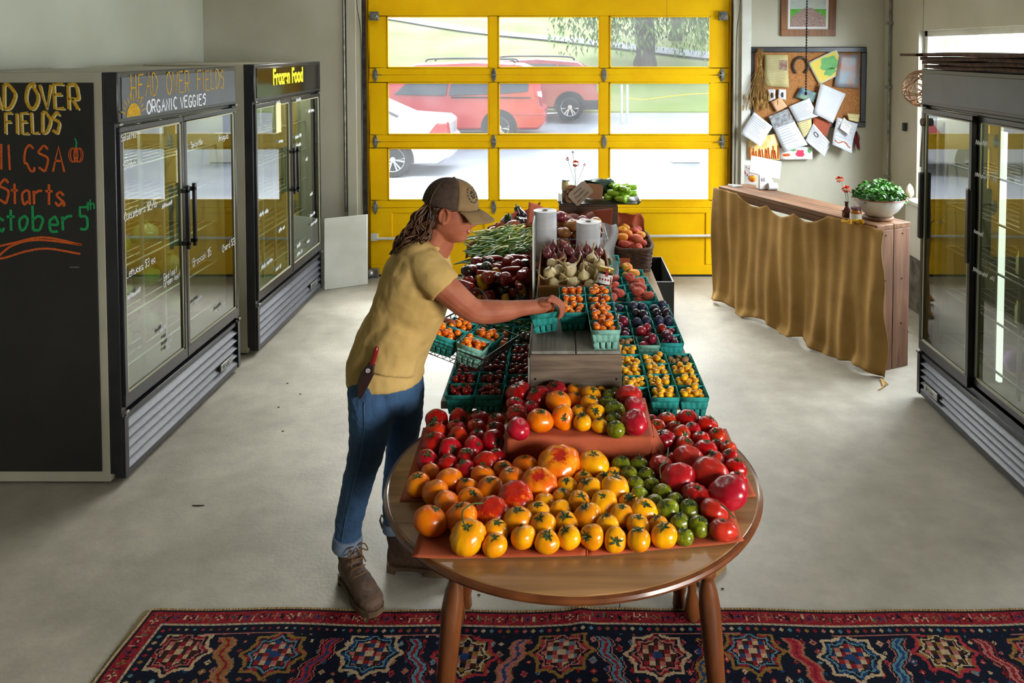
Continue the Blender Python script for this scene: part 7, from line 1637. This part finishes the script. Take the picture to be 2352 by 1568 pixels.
# hair: wavy locks gathered behind the cap and falling over the shoulder blade
b = MB(OR); rh = random.Random(17)
def lock(pts, r, wav=6, amp=.006, n=6):
    c = catmull(pts, 7); L = len(c); ph = rh.uniform(0, 6); out = []; ax = Vector((rh.gauss(0, 1), rh.gauss(0, 1), rh.gauss(0, 1))).normalized()
    for i, p in enumerate(c): t = i/(L-1); out.append(p+ax*amp*math.sin(t*wav*2+ph)*min(1, t*3)+Vector((.004, 0, .0))*math.sin(t*wav*3+ph*2)*t)
    b.tube(out, [r*(.6+.8*math.sin(PI*min(1, .15+i/(L-1)*.9)))*(1 if i < L-1 else .2) for i in range(L)], n)
for k in range(210):
    s = rh.random(); y = rh.uniform(-.055, .055); st = V(983+rh.uniform(-6, 14), 462+16*s, 3.10+y); 
    mid = V(964+rh.uniform(-20, 34), 505+rh.uniform(-10, 14), 3.09+y*1.2); m2 = V(948+rh.uniform(-24, 44), 540+rh.uniform(-8, 8), 3.09+y*1.2); en = V(925+rh.uniform(-22, 50), 566+rh.uniform(-14, 20)-10*s, 3.06+y*1.5)
    lock([st, mid, m2, en] + ([V(908+rh.uniform(-10, 6), 590+rh.uniform(-10, 12), 3.07+y)] if k % 3 == 0 else []), rh.uniform(.002, .0042), rh.uniform(3, 6), rh.uniform(.005, .011))
for k in range(46):   # locks swept back below the cap past the ear, both sides
    sg = -1 if k % 5 else 1; s = rh.random(); st = HM @ Vector((.045-.09*s, sg*(.070+.004*rh.random()), .030-.012*s)); mid = HM @ Vector((-.055-.015*s, sg*(.066-.01*s), -.01-.03*s)); en = V(968+rh.uniform(-25, 22), 525+rh.uniform(-12, 26), 3.10+sg*.045)
    lock([st, mid, en, en+Vector((-.03*rh.random(), 0, -.04*rh.random()))], rh.uniform(.004, .0065), 4, .004)
for k in range(0):   # loose strands in front of and below the ear
    st = HM @ Vector((.03+.02*rh.random(), -.072, .015)); lock([st, st+Vector((-.015, -.004, -.04)), st+Vector((-.005+.02*rh.random(), -.002, -.10-.03*rh.random()))], .0022, 5, .005)
for k in range(26):
    st = V(975, 478, 3.06+.08*rh.random()); lock([st, V(950+rh.uniform(-14, 6), 520, 3.07), V(925+rh.uniform(-16, 8), 560, 3.07), V(903+rh.uniform(-8, 10), 592+rh.uniform(-14, 6), 3.08)], .0016, 7, .010, 4)
b.ball(HM @ Vector((-.035, 0, -.02)), (.062, .070, .075), 18, 12)
b.build('hair', m_hair, PER, weld=False, smooth=180)
# boots
def boot(heel, yaw, name):
    BT = bpy.data.objects.new(name, None); COL.objects.link(BT); BT.parent = PER; BT.location = Vector(heel)-OR; BT.rotation_euler = (0, 0, yaw)
    b = MB(); R_ = lambda x, zc, hh, w: (Vector((x, 0, zc)), Vector((0, 0, hh)), Vector((0, w, 0)))
    loft(b, [R_(-.035, .062, .030, .022), R_(-.022, .066, .043, .034), (Vector((.02, 0, .07)), Vector((0, 0, .05)), Vector((0, .040, 0))), R_(.08, .066, .046, .041), R_(.13, .058, .038, .046), R_(.18, .048, .030, .050), R_(.215, .046, .028, .047), R_(.240, .042, .022, .036), R_(.252, .038, .012, .02)], 22, 2.3)
    loft(b, [(Vector((.035, 0, .06)), Vector((.062, 0, 0)), Vector((0, .038, 0))), (Vector((.025, 0, .10)), Vector((.060, 0, -.008)), Vector((0, .043, 0))), (Vector((.012, 0, .15)), Vector((.055, 0, -.006)), Vector((0, .046, 0))), (Vector((.006, 0, .205)), Vector((.058, 0, 0)), Vector((0, .050, 0)))], 22, 2.2)
    u = remesh(b.build('boot_upper', m_boot, BT, smooth=180, weld=False), .004, 3); displ(u, .006, .03, 'leather')
    b = MB(); out = [(-.042, 0), (-.035, .03), (0, .040), (.06, .038), (.12, .046), (.18, .052), (.225, .046), (.252, .028), (.262, 0)]; ol = [(x, y) for x, y in out]+[(x, -y) for x, y in out[-2:0:-1]]
    b.prism(ol, lambda x, y: (x, y, .016), lambda x, y: (x, y, .030)); b.prism([p for p in ol if p[0] < .05]+[], lambda x, y: (x, y, .001), lambda x, y: (x, y, .016)); b.prism([(x, y) for x, y in ol if x > .09], lambda x, y: (x, y, .001), lambda x, y: (x, y, .016)); b.build('boot_sole', m_sole, BT, bevel=.002)
    b = MB()
    for k in range(5):
        x = .066+.017*(4-k)*.8+.0; z = .106+.016*k*.9 if k else .100; x = .125-.017*k; z = .098+.02*k
        b.tube([(x-.01, -.028, z-.006), (x+.002, -.012, z+.004), (x+.004, .0, z+.005), (x+.002, .012, z+.004), (x-.01, .028, z-.006)], .0026, 6)
    for sg in (-1, 1): b.tube(catmull([(.068, 0, .182), (.085, sg*.03, .19), (.095, sg*.04, .165), (.075, sg*.015, .175)], 5), .0026, 6); b.tube(catmull([(.07, 0, .18), (.09, sg*.02, .15), (.10, sg*.03, .125)], 5), .0026, 6)
    b.build('laces', m_lace, BT, weld=False)
    b = MB(); b.tube([(-.056, -.006, .17), (-.068, 0, .20), (-.062, 0, .222), (-.05, .004, .205)], .004, 6); b.build('pull_loop', m_boot, BT)
    return BT
boot((V(797, 1262, 3.10).x-.0, 3.115, 0), math.radians(-52), 'boot'); boot((V(911, 1220, 3.2).x+.0, 3.20, 0), math.radians(-3), 'boot')
# knife in its sheath at the hip
T = thing('belt_knife', 'red-handled knife in a dark brown leather sheath at the person\'s hip', 'knife', V(850, 850, 2.925)); o2 = T.location
m_shea = mat('sheath_leather', '20110e', '2c1814', rough=.45, sc=12); b = MB(o2); Ys = 2.925
out = [(846, 833), (862, 836), (858, 862), (845, 888), (834, 908), (827, 917), (821, 905), (821, 880), (829, 855)]; b.prism([(V(x, y, Ys).x, V(x, y, Ys).z) for x, y in out], lambda x, z: (x, Ys-.008, z), lambda x, z: (x, Ys+.010, z)); b.build('sheath', m_shea, T, bevel=.004)
b = MB(o2); hp = [V(866, 796, Ys), V(862, 812, Ys), V(857, 828, Ys), V(853, 838, Ys)]; b.tube(catmull(hp, 4), [.004, .008, .009, .009, .009, .009, .009, .009, .009, .009, .009, .008, .008], 10); b.build('handle', m_rimr if 'm_rimr' in globals() else mat('red_handle', '7c0f18', rough=.35), T)
b = MB(o2); c = V(845, 851, Ys-.010)
b.tube([(c.x+.007*math.cos(t), c.y, c.z+.007*math.sin(t)) for t in [i*PI/6 for i in range(12)]], .0014, 5, closed=True); b.tube([(c.x-.004, c.y, c.z), (c.x+.004, c.y, c.z)], .001, 4); b.tube([(c.x, c.y, c.z-.004), (c.x, c.y, c.z+.004)], .001, 4); b.build('emblem', m_wp, T)
# ---------------------------------------------------------------- wire carrying basket with four pints
A_, B_ = P(950, 765, 1.0), P(1108, 826, .935)
TM_ = Matrix.Translation(A_); e1 = (B_-A_); L1_ = e1.length; e1.normalize(); e2 = Vector((-e1.y, e1.x, 0)); e2 = (e2-e1*e2.dot(e1)).normalized(); e2 = (e2 + Vector((.06, 0, -.10))).normalized(); e2 = (e2-e1*e2.dot(e1)).normalized(); e3 = e1.cross(e2)
MW = Matrix(((e1.x, e2.x, e3.x, A_.x), (e1.y, e2.y, e3.y, A_.y), (e1.z, e2.z, e3.z, A_.z), (0, 0, 0, 1)))
T = thing('wire_basket', 'black wire carrying basket with four berry baskets at the person\'s hip', 'wire basket', (0, 0, 0)); T.matrix_world = MW
m_bw = mat('black_wire', '15100d', '2a1c12', rough=.5, sc=20); LW, WW, HW = L1_, .36, -.062
loop = lambda z, s=0: [(s, s, z), (LW-s, s, z), (LW-s, WW-s, z), (s, WW-s, z)]
b = MB(); b.tube(loop(0), .0042, 7, closed=True); b.build('rim', m_bw, T)
b = MB(); b.tube(loop(HW, .02), .003, 6, closed=True); b.tube(loop(HW*.5, .01), .002, 5, closed=True)
def zig(p, q, p2, q2, n):
    pts = []
    for i in range(2*n+1): t = i/(2*n); pts.append(Vector(p).lerp(Vector(q), t) if i % 2 == 0 else Vector(p2).lerp(Vector(q2), t))
    b.tube(pts, .0017, 5)
tp, bt = loop(0), loop(HW, .02)
for i in range(4): zig(tp[i], tp[(i+1) % 4], bt[i], bt[(i+1) % 4], 8)
for k in range(1, 9): x = .02+(LW-.04)*k/9; b.tube([(x, .02, HW), (x, WW-.02, HW)], .0016, 5)
for k in range(1, 9): y = .02+(WW-.04)*k/9; b.tube([(.02, y, HW), (LW-.02, y, HW)], .0016, 5)
b.build('wires', m_bw, T, weld=False)
b = MB(); b.tube(catmull([(.04, WW, 0), (.05, WW-.03, .10), (.10, WW-.05, .15), (.15, WW-.03, .10), (.16, WW, 0)], 6), .003, 6); b.build('handle', m_bw, T)
PT = pintmesh('pint_basket', PW, PH, m_teal); PP = pintmesh('pint_basket', PW, PH, m_pale); PROTO[0] = PT; PROTO[1] = PP
for (x, y, kd, rz, nm) in ((.105, .085, 0, .12, 'front left in the carried wire basket'), (.225, .085, 1, .12, 'front right in the carried wire basket'), (.100, .215, 0, .1, 'rear left in the carried wire basket'), (.222, .215, 0, .08, 'rear right in the carried wire basket')):
    seed_[0] += 1; Mx = MW @ Matrix.Translation((x, y, HW+.003)) @ Matrix.Rotation(rz, 4, 'Z')
    o = PROTO[kd].copy(); COL.objects.link(o); o.matrix_world = Mx; tag(o, '%s pint basket of orange cherry tomatoes, %s' % ('pale' if kd else 'teal', nm), 'basket', 'berry baskets')
    fill('co', 'orange_cherry_tomato', 'tomato', 'orange cherry tomato in the basket %s' % nm, 'orange cherries, %s' % nm, Mx, 19, PW*.45, PW*.45, .0135, FZ+.001, seed_[0], hmax=PH+.012)
bpy.data.objects.remove(PT); bpy.data.objects.remove(PP)
# ================================================================ patterned rug
PAL = {k: hexc(v) for k, v in dict(navy='0e1526', red='8c1c26', red2='a8303a', cream='c0a884', pink='b06a60', gold='8f6c34', teal='5a8290', blue='1f3f6c', brown='3a2018', dark='0a0d16', green='5c6a4a').items()}
RX0, RX1, RY1 = -1.555, 2.35, 2.952; RY0 = 1.35
cellr = random.Random(99); _cells = {}
def cell(i, j):
    if (i, j) not in _cells: _cells[(i, j)] = (cellr.uniform(-.35, .35), cellr.uniform(-.3, .3), cellr.choice(['red', 'pink', 'cream', 'gold', 'teal', 'blue', 'red2', 'red']), cellr.choice(['navy', 'cream', 'red', 'gold', 'brown', 'blue']), cellr.uniform(.5, 1))
    return _cells[(i, j)]
def rosette(dx, dy, k):
    r = math.hypot(dx, dy); a = math.atan2(dy, dx); sq = max(abs(dx), abs(dy)); c = [('gold', 'red2', 'teal', 'pink'), ('cream', 'red', 'brown', 'pink'), ('gold', 'red', 'blue', 'teal'), ('cream', 'blue', 'red', 'teal'), ('red2', 'gold', 'navy', 'cream')][k % 5]
    R = .105*(1+.10*math.cos(8*a)+.04*math.cos(16*a))
    if r > R: return None
    q = r/R
    if q > .86: return c[0]
    if q > .74: return c[1] if int((a+9)*8/PI) % 2 else 'navy'
    if q > .66: return c[3]
    if q > .60: return 'dark'
    if sq < .014: return 'blue' if k % 2 else 'cream'
    return [c[1], 'cream', c[2], 'pink', 'brown'][(int((dx+1)/.019)+2*int((dy+1)/.019)) % 5]
def rugcol(x, y):
    d = RY1-y; dl = x-RX0; e = min(d, dl)
    if e < .010: return 'cream' if dl < .012 else ('gold' if int(x*170) % 2 else 'cream')
    if e < .014: return 'brown'
    if e < .018: return 'navy'
    if e < .078:   # red border with little flowers
        u = x if d < dl else y; v = e-.048; i = math.floor(u/.052); f = u/.052-i-.5; dx = f*.052; kx = (i*7) % 5
        m = abs(dx)+abs(v)
        if m < .006: return ['navy', 'cream', 'blue', 'gold', 'dark'][kx]
        if m < .017 and (abs(dx) > .004 or abs(v) > .004): return ['cream', 'navy', 'gold', 'pink', 'blue'][kx] if (int((math.atan2(v, dx)+9)*4/PI) % 2) else 'red'
        if abs(abs(dx)-.022) < .003 and abs(v-.01*math.sin(i*2.1)) < .012: return ['dark', 'cream', 'green', 'navy'][i % 4]
        return 'red' if (int(u*90)+int(v*200)) % 7 else 'red2'
    if e < .082: return 'dark'
    if e < .090: return 'cream' if int((x+y)*260) % 5 else 'teal'
    if e < .094: return 'navy'
    if e < .128:   # guard stripe of dots
        u = x if d < dl else y; f = (u/.030) % 1-.5; v = (e-.110)/.03
        if abs(f)+abs(v) < .30: return ['red', 'pink', 'cream', 'teal', 'red2', 'gold'][int(math.floor(u/.030)) % 6]
        return 'navy'
    if e < .134: return 'pink' if (int(x*3.1) % 2) else 'navy'
    # field
    P_ = .335; k = math.floor((x+.165)/P_); dx = (x+.165)-k*P_-P_/2; cy = 2.735-.06*(k % 2)*.3
    for jj in range(0, 4):
        c = rosette(dx, y-(cy-.42*jj), k+jj)
        if c: return c
    # serrated leaves leaning between the rosettes
    ex = ((x+.165) % P_)-.0; ex = ex if ex < P_/2 else ex-P_
    yy = (2.80-y); kk = k if dx < 0 else k+1; sg = 1 if kk % 2 else -1; lean = sg*(yy-.09)*.35; w = ex-lean-.012*math.sin(yy*60)*sg
    if 0 < yy < .9:
        aw = abs(w)+.010*abs(((yy*38) % 1)-.5)
        col_ = ['pink', 'teal', 'gold', 'red2', 'teal'][kk % 5]
        if aw < .008: return 'red' if kk % 2 else 'blue'
        if aw < .020: return col_
        if aw < .026: return 'dark' if kk % 3 else 'pink'
        if aw < .031: return ['gold', 'pink', 'red'][kk % 3]
    ci, cj = math.floor(x/.046), math.floor(y/.046); ox_, oy_, c1, c2, s = cell(ci, cj); fx = x/.046-ci-.5-ox_*.5; fy = y/.046-cj-.5-oy_*.5; m = abs(fx)*1.1+abs(fy)*.9
    if m < .12*s: return c2
    if m < .34*s: return c1
    if m < .40*s: return 'pink' if (ci+cj) % 3 == 0 else 'dark'
    return 'navy'
NXk, NYk = 780, 250
sx_, sy_ = (RX1-RX0)/NXk, .005
me = bpy.data.meshes.new('rug'); vs = []
ys = [RY1-j*sy_ for j in range(NYk+1)]
def rz_(x, y): return .009+.0022*noise.noise((x*3, y*5, 0))+.008*math.exp(-((x-.07-(2.95-y)*.1)/.035)**2)*max(0, 1-(2.95-y)*3)
rj = random.Random(5)
for j in range(NYk+1):
    for i in range(NXk+1):
        x = RX0+i*sx_+.006*math.sin(ys[j]*9); y = ys[j]+.006*math.sin(x*4.1)+.004*math.sin(x*11); vs.append((x, y, rz_(x, y)))
fs = [(j*(NXk+1)+i, (j+1)*(NXk+1)+i, (j+1)*(NXk+1)+i+1, j*(NXk+1)+i+1) for j in range(NYk) for i in range(NXk)]
me.from_pydata(vs, [], fs); ca = me.color_attributes.new('knots', 'FLOAT_COLOR', 'CORNER'); buf = []
for j in range(NYk):
    for i in range(NXk):
        c = PAL[rugcol(RX0+(i+.5)*sx_, ys[j]-.5*sy_)]; v = .50+.34*rj.random(); buf += [c[0]*v, c[1]*v, c[2]*v, 1]*4
ca.data.foreach_set('color', buf)
rug = bpy.data.objects.new('rug', me); COL.objects.link(rug); m_rug = mat('rug_wool', '808080', rough=.95, bump=.5, sc=60, bsc=220); N, L = m_rug.node_tree.nodes, m_rug.node_tree.links
at = N.new('ShaderNodeAttribute'); at.attribute_name = 'knots'; L.new(at.outputs['Color'], N['Principled BSDF'].inputs['Base Color']); N['Principled BSDF'].inputs['Specular IOR Level'].default_value = .1; me.materials.append(m_rug)
me.polygons.foreach_set('use_smooth', [True]*len(me.polygons))
tag(rug, 'knotted red and navy oriental rug lying before the round table', 'rug')
b = MB(); b.box(RX0+.004, RX1-.004, ys[-1]+.004, RY1-.006, .0005, .004); b.build('rug_backing', mat('rug_back', '6a5638', rough=.95), rug)
b = MB(); rf = random.Random(1)
for k in range(330): y = RY1-.005-k*.0038; b.tube([(RX0+.006*math.sin(y*9)+.002, y, .007), (RX0-.014-.006*rf.random(), y+rf.uniform(-.003, .003), .003)], .0014, 4)
b.build('selvage', mat('fringe', 'a08f6c', rough=.95), rug, weld=False)
# small marks and crumbs on the floor
random.seed(40); m_crumb = mat('crumb', '2a2018', rough=.9)
for k, (px, py) in enumerate(((455, 1161), (1428, 1352), (1659, 1352), (1100, 1366), (690, 905), (650, 990), (640, 935), (660, 880), (1640, 1005), (1662, 1008))):
    q = P(px, py, .001); b = MB(); r = .006 if k else .028; b.prism([(r*math.cos(t)*(1+.4*math.sin(3*t+k)), (r*.5 if k else r*.12)*math.sin(t)) for t in [i*PI/5 for i in range(10)]], lambda x, y: (x, y, 0), lambda x, y: (x*.8, y*.8, .003)); o = b.build('dry_leaf_bit', m_crumb); o.location = q
    tag(o, ('dry brown stalk piece on the floor before the left fridge', 'dark crumb under the round table in the middle', 'dark crumb right of the round table leg', 'dark crumb near the left table foot', 'dark crumb on the floor by the left fridge grille, third one out', 'dark crumb on the floor nearest the person\'s back foot', 'dark crumb between the left fridge and the person', 'dark crumb farthest back beside the freezer', 'dark crumb right of the plank table, left of two', 'dark crumb right of the plank table, right of two')[k], 'crumb')
cr_ = P(1425, 1372, .0006); m_gap = mat('floor_joint', '3a372f', rough=.9); b = MB(); pl = [P(1422, 1372, .0008), P(1424, 1390, .0008), P(1421, 1410, .0008), P(1426, 1432, .0008)]; b.tube(catmull(pl, 5), .0025, 5, sq=.3); struct(b.build('floor_crack', m_gap))
